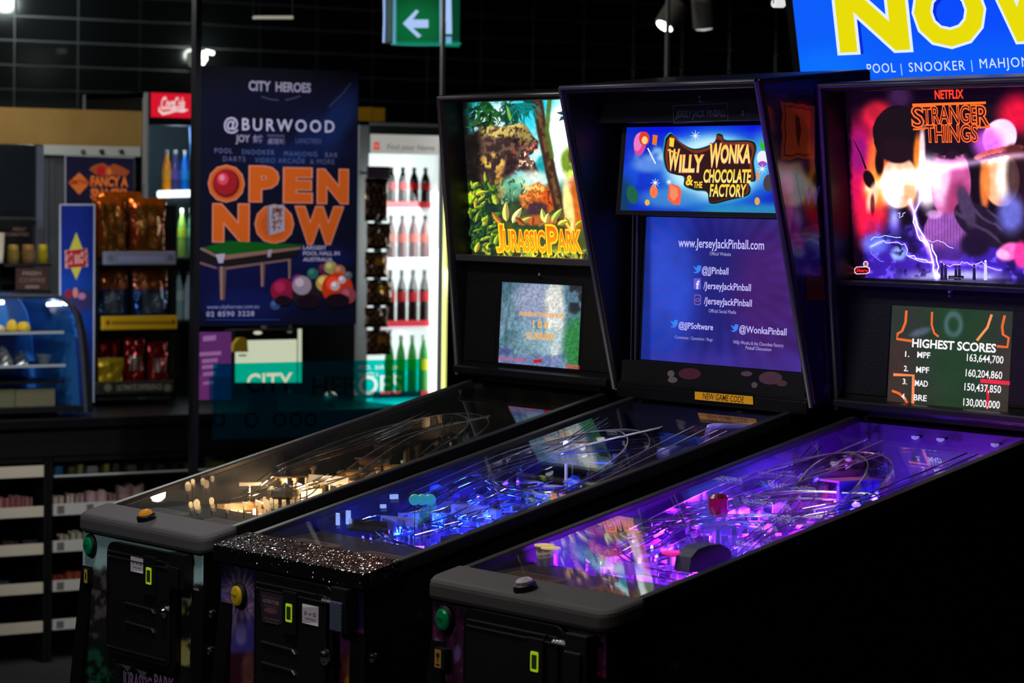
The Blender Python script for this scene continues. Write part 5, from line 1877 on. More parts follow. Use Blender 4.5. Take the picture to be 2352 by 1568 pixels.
def play_candy(mc):
    def paint(u, v):
        f, g = fbm(u * 1000, v * 1000, 60, 12), fbm(u * 1000, v * 1000, 22, 17)
        c = np.zeros((len(u), 3)) + np.array((120, 110, 160.0))
        c = over(c, sm((f - .45) * 4), (150, 90, 150))
        c = over(c, sm((g - .6) * 6), (220, 200, 200))
        return over(c, sm((0.24 - v) / .03), (96, 66, 60))

    def wp(y, z):
        f = fbm(y * 1000, z * 1000, 40, 13)
        c = np.zeros((len(y), 3)) + np.array((44, 44, 80.0))
        c = over(c, sm((f - .5) * 5), (80, 70, 120))
        c = over(c, sm((y - .66) * 12), (24, 24, 44))
        return over(c, sm((0.30 - y) / .03) * sm((0.5 - y)), (64, 44, 42))
    b, v = (0.012, 0.05, 1.0), (0.10, 0.03, 1.0)
    pal = dict(insert=[(60, 70, 255), (120, 80, 255), (150, 190, 255), (40, 40, 220)], apron=(0.05, 0.035, 0.03), card=(150, 120, 110), flipper=(0.5, 0.5, 0.7), plastic=(0.3, 0.3, 0.7), cap=(0.05, 0.10, 0.9), capg=0.6,
               bumpers=[(0.08, 0.55), (0.16, 0.62), (0.02, 0.66)], post=(0.5, 0.5, 0.9), target=(0.2, 0.2, 0.8), plastics=[(0.2, 0.2, 0.6), (0.08, 0.10, 0.3), (0.4, 0.3, 0.7)],
               ramps=[[(0.16, 0.42, 0.03), (0.17, 0.6, 0.08), (0.12, 0.80, 0.12), (-0.05, 0.88, 0.13), (-0.21, 0.75, 0.11), (-0.22, 0.45, 0.07)], [(-0.12, 0.45, 0.03), (-0.10, 0.7, 0.10), (0.08, 0.9, 0.14)], [(0.22, 0.9, 0.15), (0.22, 0.6, 0.10), (0.20, 0.38, 0.06)]],
               wires=[[(0.23, 0.95, 0.14), (0.22, 0.7, 0.10), (0.18, 0.5, 0.08), (0.20, 0.33, 0.04)], [(-0.20, 0.95, 0.14), (-0.12, 0.75, 0.12), (-0.18, 0.55, 0.09), (-0.2, 0.35, 0.03)], [(-0.2, 0.62, 0.10), (0.0, 0.52, 0.10), (0.2, 0.55, 0.09)], [(-0.22, 0.34, 0.04), (-0.05, 0.27, 0.04), (0.10, 0.27, 0.03)]],
               targets=[(0.06, 0.47, 0.6), (-0.2, 0.6, 1.2), (0.18, 0.5, 2.0)], gain=2.4, extra=18, clutter=84, rods=30, yr=(0.27, 0.72))
    bulbs = dict(inserts=18, colors=[(34, b, 5.0, (0.28, 0.75), (-0.24, 0.24), (0.02, 0.09)), (16, (0.20, 0.12, 1.0), 5.0, (0.26, 0.6), (-0.24, 0.24), (0.01, 0.07)), (6, (0.35, 0.5, 1.0), 4.0, (0.3, 0.8), (-0.24, 0.2), (0.03, 0.1))])
    lights = [(-0.15, 0.36, 0.05, .55, b), (0.15, 0.36, 0.05, .7, v), (0.0, 0.50, 0.08, .7, b), (0.18, 0.55, 0.08, .6, b), (-0.18, 0.58, 0.09, .6, b), (0.0, 0.72, 0.12, .35, b), (0.05, 0.3, 0.04, .4, v)]
    pf = playfield(mc, 'candy', 33, paint, pal, bulbs, lights, wp)
    for px in (953, 970, 988):
        def disc_(m, q, zb):
            m.lathe((q[0], q[1], q[2] - .014), (0.75, -0.66, 0.05), [(0.0125, 0), (0.0125, 0.006), (0.010, 0.008), (0.001, 0.008)], mat('mint_disc', (0.05, 0.4, 0.22), 0.3, emit=(0.01, 0.14, 0.07), strength=0.9), 14)
            m.tube([(q[0], q[1], zb), (q[0], q[1], q[2] - .02)], 0.0012, DARK, 6)
        toy(mc, pf, 'mint_disc', px, 1132, -0.05, disc_, 'green disc on a stalk')
    chrome_ = CHROME
    for (px, py, xl, w_, h_) in ((905, 1135, -.24, .018, .010), (880, 1158, -.24, .012, .008), (800, 1172, -.24, .008, .030), (776, 1178, -.24, .006, .026)):
        def gl(m, q, zb):
            m.box((q[0] - .004, q[1] - w_ / 2, q[2] - h_), (q[0] + .004, q[1] + w_ / 2, q[2]), mat('blue_flasher', (0.05, 0.05, 0.1), 0.2, emit=(0.30, 0.45, 1.0), strength=2.2, sample=False))
            m.tube([(q[0], q[1], q[2] - h_ / 2), (-.266, q[1] + .004, q[2] - h_ / 2)], 0.003, chrome_, 6)
        toy(mc, pf, 'blue_flasher', px, py, xl, gl)
    lav = mat('lavender_plastic', (0.5, 0.45, 0.8), 0.4, emit=(0.08, 0.07, 0.38), strength=0.7)

    def gun(m, q, zb):
        m.lathe((q[0], q[1], q[2] - .016), (0.6, -0.8, 0.1), [(0.007, 0), (0.016, 0.002), (0.016, 0.010), (0.007, 0.012)], lav, 16)
        m.prism([(q[1] + .012, q[2] - .024), (q[1] + .012, q[2]), (q[1] + .04, q[2] + .004), (q[1] + .075, q[2] - .012), (q[1] + .075, q[2] - .03)], 'x', q[0] - .012, q[0] + .004, lav)
        m.tube([(q[0], q[1] + .03, zb), (q[0], q[1] + .03, q[2] - .02)], 0.004, DARK, 6)
    toy(mc, pf, 'lavender_machine', 1527, 1028, 0.20, gun, 'lavender toy machine with a round opening')

    def frame(m, q, zb):
        x, y, z = q
        m.tube([(x, y, zb), (x, y, z - .012), (x, y + .006, z), (x, y + .02, z + .002), (x + .02, y + .11, z)], 0.006, lav, 6)
    toy(mc, pf, 'lavender_arch', 1624, 980, 0.16, frame)
    for px, py in ((1300, 1012), (1338, 1021)):
        def sp(m, q, zb):
            m.ball((q[0], q[1], q[2] - .006), 0.007, mat('white_spot', (0.1, 0.1, 0.1), 0.3, emit=(0.85, 0.9, 1.0), strength=6.0, sample=False), 8)
            m.tube([(q[0], q[1], q[2] - .006), (q[0], q[1] + .02, q[2] - .03), (q[0], q[1] + .02, zb)], 0.003, DARK, 6)
        toy(mc, pf, 'spot_lamp', px, py, -0.17, sp, 'bright white spot lamp')
    lamp('POINT', 'spot_lamp_light', tuple(mc.off + np.array([-0.15, 0.76, zg(.76) - .05])), 0.25, (0.8, 0.85, 1), 0.01, parent=mc.root)


def play_violet(mc):
    def paint(u, v):
        f, g = fbm(u * 1000, v * 1000, 60, 22), fbm(u * 1000, v * 1000, 22, 27)
        c = np.zeros((len(u), 3)) + np.array((150, 100, 170.0))
        c = over(c, sm((f - .45) * 4), (90, 60, 130))
        c = over(c, sm((g - .6) * 6), (230, 190, 230))
        return over(c, sm((0.2 - v) / .03), (90, 70, 60))

    def wp(y, z):
        f = fbm(y * 1000, z * 1000, 40, 23)
        c = np.zeros((len(y), 3)) + np.array((74, 54, 110.0))
        c = over(c, sm((f - .5) * 5), (110, 76, 130))
        c = over(c, sm((f - .62) * 9) * sm((y - .55) * 12), (20, 14, 40))
        c = over(c, sm((0.26 - y) / .02), (46, 36, 36))
        return over(c, (0.5 + 0.5 * np.sin(y * 220)) * sm((y - .62) * 20), (70, 50, 120), .7)
    p, mg, bl = (0.24, 0.012, 1.0), (0.8, 0.015, 0.8), (0.06, 0.03, 1.0)
    pal = dict(insert=[(190, 60, 255), (240, 60, 220), (120, 70, 255), (60, 220, 230)], apron=(0.045, 0.032, 0.03), card=(130, 100, 80), flipper=(0.6, 0.4, 0.7), plastic=(0.5, 0.2, 0.7), cap=(0.7, 0.03, 0.5), capg=0.6,
               bumpers=[(0.15, 0.40), (0.20, 0.52), (0.08, 0.60)], post=(0.6, 0.4, 0.8), target=(0.5, 0.15, 0.7), plastics=[(0.4, 0.15, 0.6), (0.10, 0.06, 0.2), (0.5, 0.3, 0.7)],
               ramps=[[(0.20, 0.42, 0.04), (0.21, 0.62, 0.09), (0.10, 0.82, 0.13), (-0.08, 0.86, 0.13), (-0.20, 0.70, 0.10), (-0.22, 0.42, 0.05)], [(-0.10, 0.42, 0.04), (-0.08, 0.62, 0.09), (0.06, 0.86, 0.14)], [(0.10, 0.42, 0.04), (0.08, 0.6, 0.08), (-0.05, 0.8, 0.12), (-0.06, 0.95, 0.14)]],
               wires=[[(0.23, 0.95, 0.14), (0.20, 0.7, 0.11), (0.10, 0.55, 0.09), (0.18, 0.33, 0.04)], [(-0.21, 0.92, 0.13), (-0.10, 0.72, 0.11), (-0.16, 0.52, 0.08), (-0.2, 0.33, 0.03)], [(-0.2, 0.55, 0.09), (0.0, 0.66, 0.11), (0.2, 0.72, 0.11)], [(-0.22, 0.45, 0.08), (0.0, 0.55, 0.09), (0.2, 0.6, 0.09)], [(-0.2, 0.36, 0.06), (-0.02, 0.30, 0.05), (0.1, 0.32, 0.04)]],
               targets=[(0.06, 0.40, 0.6), (-0.2, 0.5, 1.2), (0.2, 0.45, 2.0)], gain=3.0, extra=24, clutter=96, rods=40, yr=(0.26, 0.85))
    bulbs = dict(inserts=20, colors=[(26, p, 4.0, (0.24, 0.72), (-0.24, 0.24), (0.02, 0.09)), (12, mg, 7.0, (0.28, 0.8), (-0.22, 0.24), (0.02, 0.09)), (12, (0.75, 0.5, 1.0), 4.0, (0.24, 0.7), (-0.24, 0.24), (0.02, 0.1))])
    lights = [(-0.18, 0.30, 0.05, .6, p), (0.12, 0.34, 0.05, .9, p), (0.0, 0.46, 0.07, .9, p), (0.20, 0.44, 0.06, .7, mg), (-0.18, 0.50, 0.08, .8, p), (0.1, 0.62, 0.10, .8, p), (-0.12, 0.68, 0.11, .7, p), (0.0, 0.86, 0.13, .5, mg), (-0.2, 0.85, 0.12, .35, bl), (0.2, 0.84, 0.12, .5, bl), (-0.1, 1.02, 0.12, .12, bl), (0.1, 1.02, 0.12, .15, (.5, .1, .8))]
    pf = playfield(mc, 'violet', 47, paint, pal, bulbs, lights, wp)
    red = mat('red_cylinder', (0.16, 0.004, 0.012), 0.25)
    for px, py in ((1650, 1133), (1880, 1094)):
        def cyl(m, q, zb):
            m.lathe((q[0], q[1], q[2] - .045), (0, 0, 1), [(0.018, 0), (0.020, 0.004), (0.020, 0.036), (0.014, 0.044), (0.001, 0.046)], red, 16)
            m.tube([(q[0], q[1], zb), (q[0], q[1], q[2] - .045)], 0.004, DARK, 6)
        toy(mc, pf, 'red_canister', px, py, -0.08, cyl, 'dark red canister')

    def cube(m, q, zb):
        x, y, z = q
        vb = CLEAR
        m.box((x - .02, y - .022, z - .045), (x + .022, y - .018, z - .004), vb)
        m.box((x - .02, y + .028, z - .045), (x + .022, y + .032, z - .004), vb)
        m.box((x - .022, y - .024, z - .004), (x + .024, y + .034, z - .001), vb)
        m.lathe((x - .002, y + .004, z - .001), (0, 0, 1), [(0.022, 0), (0.024, 0.004), (0.001, 0.005)], mat('pink_disc', (0.6, 0.1, 0.4), 0.3, emit=(0.9, 0.02, 0.45), strength=0.8), 16)
    toy(mc, pf, 'bumper_housing', 1545, 1270, 0.16, cube, 'violet housing with a pink lit disc')

    def dome(m, q, zb):
        x, y, z = q
        m.prism([(y - .055, z - .05), (y - .05, z - .022), (y - .034, z - .007), (y - .01, z - .001), (y + .02, z), (y + .042, z - .010), (y + .052, z - .026), (y + .055, z - .05)], 'x', x - .025, x + .02, mat('dark_dome', (0.10, 0.10, 0.16), 0.2, spec=.9))
        m.tube([(x, y, zb), (x, y, z - .06)], 0.006, DARK, 6)
    toy(mc, pf, 'dark_vehicle', 1620, 1248, 0.20, dome, 'dark domed toy vehicle')

    def house(m, q, zb):
        x, y, z = q
        for k in range(6):
            m.box((x - .004, y + k * .018, z - .075), (x + .004, y + .016 + k * .018, z), mat('blue_boards', (0.3, 0.25, 0.95), 0.4))
        m.prism([(y - .006, z), (y + .11, z), (y + .11, z + .004), (y - .006, z + .004)], 'x', x - .05, x + .01, mat('pink_roof', (0.7, 0.15, 0.6), 0.4))
    toy(mc, pf, 'boarded_house', 1925, 1108, 0.12, house, 'small boarded house')
    hq = atX(1940, 1120, mc.off[0] + .2) - mc.off
    lamp('POINT', 'house_fill', tuple(mc.off + np.array([.21, hq[1] + .02, hq[2] - .03])), 0.5, bl, .012, parent=mc.root)  # added lamp, only to light the boarded house
    lamp('POINT', 'housing_fill', tuple(mc.off + np.array([.19, .33, Z_(.33, .05)])), 0.8, p, .01, parent=mc.root)  # added lamp beside the housing, which the other lamps miss
    for px, py in ((2102, 1003), (2160, 1008), (2285, 1020)):
        def sp(m, q, zb):
            w_ = atY(px, py, mc.off[1] + 1.068) - mc.off
            m.lathe((w_[0], w_[1], w_[2] - .006), (0, 0, 1), [(0.002, 0), (0.008, 0.003), (0.009, 0.007), (0.008, 0.008)], mat('pale_spot', (0.3, 0.3, 0.4), 0.3, emit=(0.35, 0.38, 0.9), strength=0.9, sample=False), 12)
            m.tube([(w_[0], w_[1], w_[2] + .001), (w_[0], 1.087, w_[2] + .001)], 0.003, DARK, 6)
        toy(mc, pf, 'spot_lamp', px, py, 0.08, sp)
    for px, py, xl in ((1265, 1256, -.21), (1250, 1250, -.23)):
        def ringd(m, q, zb):
            m.lathe((q[0], q[1], q[2] - .003), (0, 0, 1), [(0.020, 0), (0.020, 0.003), (0.014, 0.004), (0.001, 0.003)], mat('yellow_ring', (0.3, 0.25, 0.1), 0.3, emit=(0.75, 0.55, 0.2), strength=0.6), 16)
            m.lathe((q[0], q[1], zb), (0, 0, 1), [(.012, 0), (.016, q[2] - zb - .004)], mat('violet_drum', (0.5, 0.4, 0.8), 0.15, spec=.9), 14)
        toy(mc, pf, 'yellow_disc', px, py, xl, ringd)


MJ = machine_jungle()
MC = machine_candy()
MV = machine_violet()
play_jungle(MJ)
play_candy(MC)
play_violet(MV)
# ---------------------------------------------------------------- screen over the machines, exit sign, ceiling spots
def television():
    t = math.radians(9.6)
    n = np.array([0, -math.cos(t), -math.sin(t)])
    P0 = np.array([-1.2, 1.72, 1.972])
    P = Panel(P0, n, lit=LIT)
    root = thing('television', 'large tilted screen showing yellow NOW on blue above the red and violet machine', 'television', tuple(P.w(0.6, 0.3, 0) + np.array([0, .06, 0])))
    ul, vl = P.uv(1838, 160)
    vb = P.uv(1990, 186)[1]

    def bl(X, Y, U, V):
        c = np.zeros((len(X), 3)) + np.array((2, 92, 250.0))
        c = over(c, sm((X - 1950) / 200) * sm((130 - Y) / 90), (2, 70, 252), .8)
        c = over(c, ell(X, Y, 1900, 160, 90, 50, 1.2), (4, 118, 255), .7)
        return c
    P.raster(ul, vb, ul + 1.21, vb + 0.69, 0.02, bl)
    sh, wh, ye = (0, 40, 214), (226, 240, 255), (232, 220, 0)
    # NOW: the letters as large strokes
    def letter(s, x0, x1, yb, cap, sl):
        P.text(s, x0 + 5, x1 + 5, yb + 5, cap, sh, 0.075, slope=sl)
        P.text(s, x0, x1, yb, cap, ye, 0.045, slope=sl, outline=0.03, oc=wh)
    letter('N', 1930, 2091, 121, 158, -.04)
    letter('O', 2108, 2268, 108, 158, -.04)
    letter('W', 2280, 2500, 97, 158, -.04)
    P.text('POOL', 1993, 2058, 168, 21, (214, 232, 255), 0.0, space=1.15, slope=-.04)
    P.text('|', 2070.5, 2072.5, 166, 20, (170, 205, 255), 0.0)
    P.text('SNOOKER', 2089, 2218, 165, 21, (214, 232, 255), 0.0, space=1.15, slope=-.045)
    P.text('|', 2232.5, 2234.5, 158, 20, (170, 205, 255), 0.0)
    P.text('MAHJONG', 2252, 2388, 157, 22, (214, 232, 255), 0.0, space=1.15, slope=-.045)
    P.build('screen', root)
    Q = Panel(P0, n, lit=LIT)
    Q.back(ul - 0.028, vb - 0.02, ul + 1.238, vb + 0.71, 0.05, mat('bezel_black', (0.004, 0.004, 0.005), 0.35))
    o = Q.build('bezel', root)
    m = MB()
    c = P.w(ul + .6, vb + .35, 0) - n * 0.05
    m.box((c[0] - .15, c[1], c[2] - .12), (c[0] + .15, c[1] + .06, c[2] + .12), SATIN)
    m.tube([(c[0], c[1] + .04, c[2]), (c[0], c[1] + .08, 2.75)], 0.025, SATIN, 10)
    m.build('ceiling_bracket', root)


television()


def exit_sign():
    X0 = -4.55
    root = thing('exit_sign', 'green lit exit sign with a white arrow hanging from the ceiling', 'exit sign', tuple(atX(970, 105, X0)))
    m = MB()
    slab(m, 901, -70, 1058, 103, X0 - 0.002, 0.05, mat('sign_body', (0.02, 0.08, 0.05), 0.4))
    m.build('sign_body', root, bevel=0.006)
    P = Panel(atX(970, 50, X0), (1, 0, 0), lit=LIT)

    def g(X, Y, U, V):
        c = np.zeros((len(X), 3)) + np.array((6, 62, 32.0))
        c = over(c, ell(X, Y, 955, 56, 70, 60, 1.2), (12, 104, 56))
        c = over(c, sm((X - 1030) / 20), (6, 66, 44))
        c = over(c, sm((Y - 92) / 8), (20, 140, 110), .8)
        c = over(c, sm((912 - X) / 6), (110, 180, 220), .9)
        return c
    a, b = P.uv(902, 101)
    c, d = P.uv(1057, -66)
    P.raster(a, b, c, d, 0.008, g)
    w = (176, 206, 255)
    P.poly([(925, 54), (956, 22), (962, 26), (948, 45), (984, 45), (984, 64), (948, 64), (968, 82), (960, 87)], w)
    P.poly([(1010, -30), (1018, -30), (1018, 100), (1010, 100)], (130, 190, 220))
    P.poly([(1018, -30), (1036, -30), (1038, 78), (1024, 78), (1024, 50), (1018, 50)], w)
    P.poly([(1024, 84), (1037, 84), (1037, 100), (1024, 100)], (120, 180, 220))
    P.build('sign_face', root)
    m = MB()
    e = mat('sign_rim', (0.2, 0.3, 0.4), 0.3, emit=tuple(lin((130, 170, 240))), strength=0.8)
    q = [atX(880 + 3 * math.sin(k / 3), y, X0 - 0.045) for k, y in enumerate(np.linspace(-60, 98, 9))]
    m.tube(q, 0.0045, e, 6)
    q = [atX(x, 101 + 3 * math.sin((x - 890) / 50), X0) for x in np.linspace(900, 1058, 9)]
    m.tube(q, 0.003, mat('sign_rim_teal', (0.1, 0.3, 0.3), 0.3, emit=tuple(lin((30, 160, 140))), strength=0.7), 6)
    m.build('sign_rim', root)
    m = MB()
    for px in (930, 1030):
        p = atX(px, -60, X0 - .025)
        m.tube([p, (p[0], p[1], 2.75)], 0.006, STEEL, 6)
    m.build('hanging_rod', root)


exit_sign()


def ceiling_spots():
    body = mat('spot_body', (0.34, 0.30, 0.25), 0.5)
    for k, (p_l, p_t, lab, st) in enumerate(((1526, 1556, 'lit ceiling spotlight aimed left with bright glare', 14.0), (1617, 1612, 'ceiling spotlight pointing down, right of the glaring one', 1.3))):
        X0 = -4.42
        L = atX(p_l, 60 if k == 0 else 66, X0)
        T = atX(p_t, 10 if k == 0 else -6, X0 - (0.0))
        root = thing('ceiling_spotlight', lab, 'spotlight', tuple(L), 'ceiling spotlights')
        ax = (T - L)
        h = np.linalg.norm(ax)
        m = MB()
        r = 0.041
        m.lathe(L, ax, [(r * .82, 0.0), (r, 0.004), (r, h), (r * .5, h + .01)], body, 20)
        m.build('housing', root)
        m = MB()
        m.lathe(L - ax / h * 0.002, ax, [(0.001, -0.006), (r * .7, -0.002), (r * .8, 0.003)], mat('lens_%d' % k, (0.5, 0.5, 0.5), 0.2, emit=(1.0, 0.98, 0.86) if k == 0 else (0.5, 0.52, 0.5), strength=st), 18)
        m.build('lens', root)
        m = MB()
        m.tube([T, T + np.array([0, 0.02, 0.05]), (T[0], T[1] + .02, 2.75)], 0.008, BLACK, 8)
        m.build('stem', root)
    for k, (px, py, w) in enumerate(((627, 40, 90), (1788, 8, 22))):
        X0 = -5.2 if k == 0 else -2.0
        a, b = atX(px - w / 2, py, X0), atX(px + w / 2, py, X0)
        root = thing('linear_lamp' if k == 0 else 'small_downlight', 'slim dim tube lamp hanging before the tiled wall' if k == 0 else 'small white lamp beside the blue screen edge', 'lamp', tuple((a + b) / 2))
        m = MB()
        m.tube([a, b], 0.006 if k == 0 else 0.012, mat('tube_glow_%d' % k, (0.5, 0.5, 0.45), 0.3, emit=tuple(lin((140, 138, 122) if k == 0 else (220, 220, 220))), strength=1.0), 8)
        m.build('tube', root)
        m = MB()
        for q in (a, b):
            m.tube([q, (q[0], q[1], 2.75)], 0.002, BLACK, 5)
        m.build('suspension_wire', root)


ceiling_spots()


# ---------------------------------------------------------------- poster on the glass
def banner():
    K = 1 / 0.55
    X0 = -4.235
    P = Panel(atX(640, 450, X0), (1, 0, 0), lit=PAPER, gain=K)
    ul, vt = P.uv(458, 150)
    ur, vb = P.uv(818, 744)
    P.back(ul, vb, ur, vt, 0.004, PAPER)

    def bg(X, Y, U, V):
        f = fbm(X, Y, 60, 91)
        c = np.zeros((len(X), 3)) + np.array((6, 8, 42.0))
        c = over(c, sm((215 - Y) / 40), (5, 6, 24))
        c = over(c, ell(X, Y, 700, 330, 120, 60, 1.2, -.4) * sm((f - .2) * 2), (12, 34, 96), .9)
        c = over(c, ell(X, Y, 780, 270, 30, 80, 1.0, .5), (20, 50, 120), .7)
        c = over(c, ell(X, Y, 570, 650, 150, 80, 1.2), (10, 14, 92), .8)
        c = over(c, ell(X, Y, 560, 700, 90, 34, 1.0), (14, 34, 120), .7)
        c = over(c, ell(X, Y, 740, 590, 70, 26, 1.0), (10, 26, 104), .8)
        c = c * .72
        return c
    P.raster(ul, vb, ur, vt, 0.012, bg)
    w = (142, 132, 158)
    P.text('CITY', 571, 622, 208, 23, w, 0.03, slope=.03)
    P.text('HEROES', 633, 714, 210, 22, w, 0.03, slope=.03)
    P.line([(600, 222), (622, 228), (640, 230)], 1.5, (80, 76, 110))
    P.line([(655, 230), (680, 224), (690, 220)], 1.5, (80, 76, 110))
    P.line([(756, 245), (790, 212), (806, 190)], 2, (60, 58, 84))
    P.text('@BURWOOD', 514, 768, 298, 28, (176, 168, 196), 0.015, space=1.35, slope=.035)
    P.text('JOY', 541, 574, 326, 17, w, 0.03)
    P.text('\u98df\u574a', 580, 603, 326, 14, (120, 114, 150), 0.02)
    P.text('BURWOOD', 615, 653, 313, 4, (110, 106, 140), 0.01)
    P.text('\u684c\u7403\u57ce', 614, 654, 330, 11, (110, 106, 140), 0.02)
    P.text('LANGTREN', 679, 737, 329, 12, (72, 78, 124), 0.0)
    P.text('POOL', 493, 533, 351, 11, (100, 104, 150), 0.0, space=1.3, slope=.02)
    P.text('SNOOKER', 555, 630, 354, 11, (80, 96, 150), 0.0, space=1.3, slope=.02)
    P.text('MAHJONG', 652, 728, 358, 11, (70, 92, 150), 0.0, space=1.3, slope=.02)
    P.text('BAR', 747, 775, 361, 11, (86, 90, 130), 0.0, space=1.3, slope=.02)
    P.text('DARTS', 512, 563, 370, 11, (92, 92, 140), 0.0, space=1.3, slope=.02)
    P.text('VIDEO ARCADE', 585, 700, 373, 11, (70, 84, 140), 0.0, space=1.1, slope=.02)
    P.text('& MORE', 712, 768, 376, 11, (80, 80, 120), 0.0, space=1.1, slope=.02)
    og, ol = (196, 84, 22), (206, 124, 104)
    for s, a, b, yb, cap in (('O', 479, 559, 461, 80), ('P', 573, 638, 462, 80), ('E', 652, 715, 464, 78), ('N', 729, 798, 466, 77), ('N', 489, 570, 554, 85), ('O', 586, 672, 556, 84), ('W', 678, 786, 559, 84)):
        P.text(s, a, b, yb, cap, og, 0.06, outline=0.025, oc=ol)
    P.disc(519, 421, 31, 33, (104, 18, 26))
    P.disc(517, 418, 27, 29, (150, 20, 32))
    P.disc(511, 411, 13, 14, (206, 60, 84))
    P.disc(509, 408, 6, 7, (226, 130, 150))
    P.disc(629, 515, 30, 32, (178, 76, 26))
    P.poly([(613, 472), (652, 470), (653, 530), (615, 541)], (150, 140, 156))
    P.poly([(613, 472), (617, 474), (619, 538), (615, 541)], (110, 104, 124))
    P.text('\u9ebb', 622, 649, 500, 21, (112, 66, 60), 0.02)
    P.text('\u5c06', 622, 649, 528, 21, (112, 66, 60), 0.02)
    # snooker table
    P.poly([(458, 570), (525, 553), (700, 562), (520, 588)], (8, 78, 18))
    P.poly([(457, 572), (462, 568), (498, 585), (498, 592)], (130, 96, 92))
    P.poly([(512, 586), (690, 566), (690, 572), (512, 597)], (130, 92, 84))
    P.poly([(457, 578), (497, 594), (497, 612), (457, 598)], (22, 18, 22))
    P.poly([(512, 598), (684, 573), (684, 588), (512, 614)], (20, 16, 18))
    P.poly([(457, 600), (497, 613), (497, 618), (457, 606)], (112, 82, 96))
    P.poly([(512, 614), (660, 594), (660, 599), (512, 620)], (112, 82, 86))
    for x, y0, y1, w_ in ((510, 612, 688, 9), (602, 602, 658, 6), (664, 594, 640, 4)):
        P.poly([(x - w_, y0), (x + w_, y0), (x + w_ * .6, y1), (x - w_ * .6, y1)], (96, 66, 66))
        P.poly([(x - w_ * .5, y0), (x, y0), (x, y1), (x - w_ * .5, y1)], (150, 116, 108))
    P.poly([(494, 584), (516, 582), (511, 604), (501, 604)], (166, 156, 176))
    P.poly([(614, 574), (624, 572), (620, 590), (613, 590)], (150, 136, 150))
    # coloured balls
    for x, y, r, cc in ((684, 645, 16, (96, 24, 96)), (717, 628, 13, (36, 92, 84)), (742, 617, 13, (84, 24, 60)), (758, 614, 15, (150, 142, 84)), (778, 622, 14, (160, 96, 70)), (648, 667, 28, (132, 18, 56)), (703, 675, 34, (26, 22, 30)), (692, 655, 22, (150, 130, 146)), (743, 650, 19, (186, 150, 76)), (773, 662, 36, (196, 48, 18)), (768, 656, 11, (190, 170, 180)), (784, 642, 9, (190, 170, 180)), (798, 632, 9, (80, 90, 96)), (797, 678, 19, (140, 60, 70)), (630, 700, 12, (44, 70, 116))):
        P.disc(x, min(y, 716), r, r, cc)
        P.disc(x - r * .25, y - r * .3, r * .45, r * .45, tuple(min(255, int(q * 1.25 + 10)) for q in cc))
    for x, y, r in ((648, 690, 20), (708, 692, 28), (773, 690, 28)):
        P.disc(x, y, r, r * .6, (22, 6, 20))
    P.text('LARGEST', 694, 748, 573, 9, (160, 150, 190), 0.03, slope=.03)
    P.text('POOL HALL IN', 694, 778, 586, 9, (160, 150, 190), 0.03, slope=.03)
    P.text('AUSTRALIA', 694, 762, 600, 9, (160, 150, 190), 0.03, slope=.02)
    P.text('www.cityheroes.com.au', 473, 593, 709, 9, (130, 132, 190), 0.01)
    P.text('02 8590 3228', 472, 582, 727, 12, (150, 150, 190), 0.03, space=1.2)
    P.rect(472, 733, 640, 735, (30, 60, 150))
    o = P.mb.build('banner_poster')
    tag(o, 'dark blue poster with orange OPEN NOW lettering on the shop glass', 'poster')


banner()


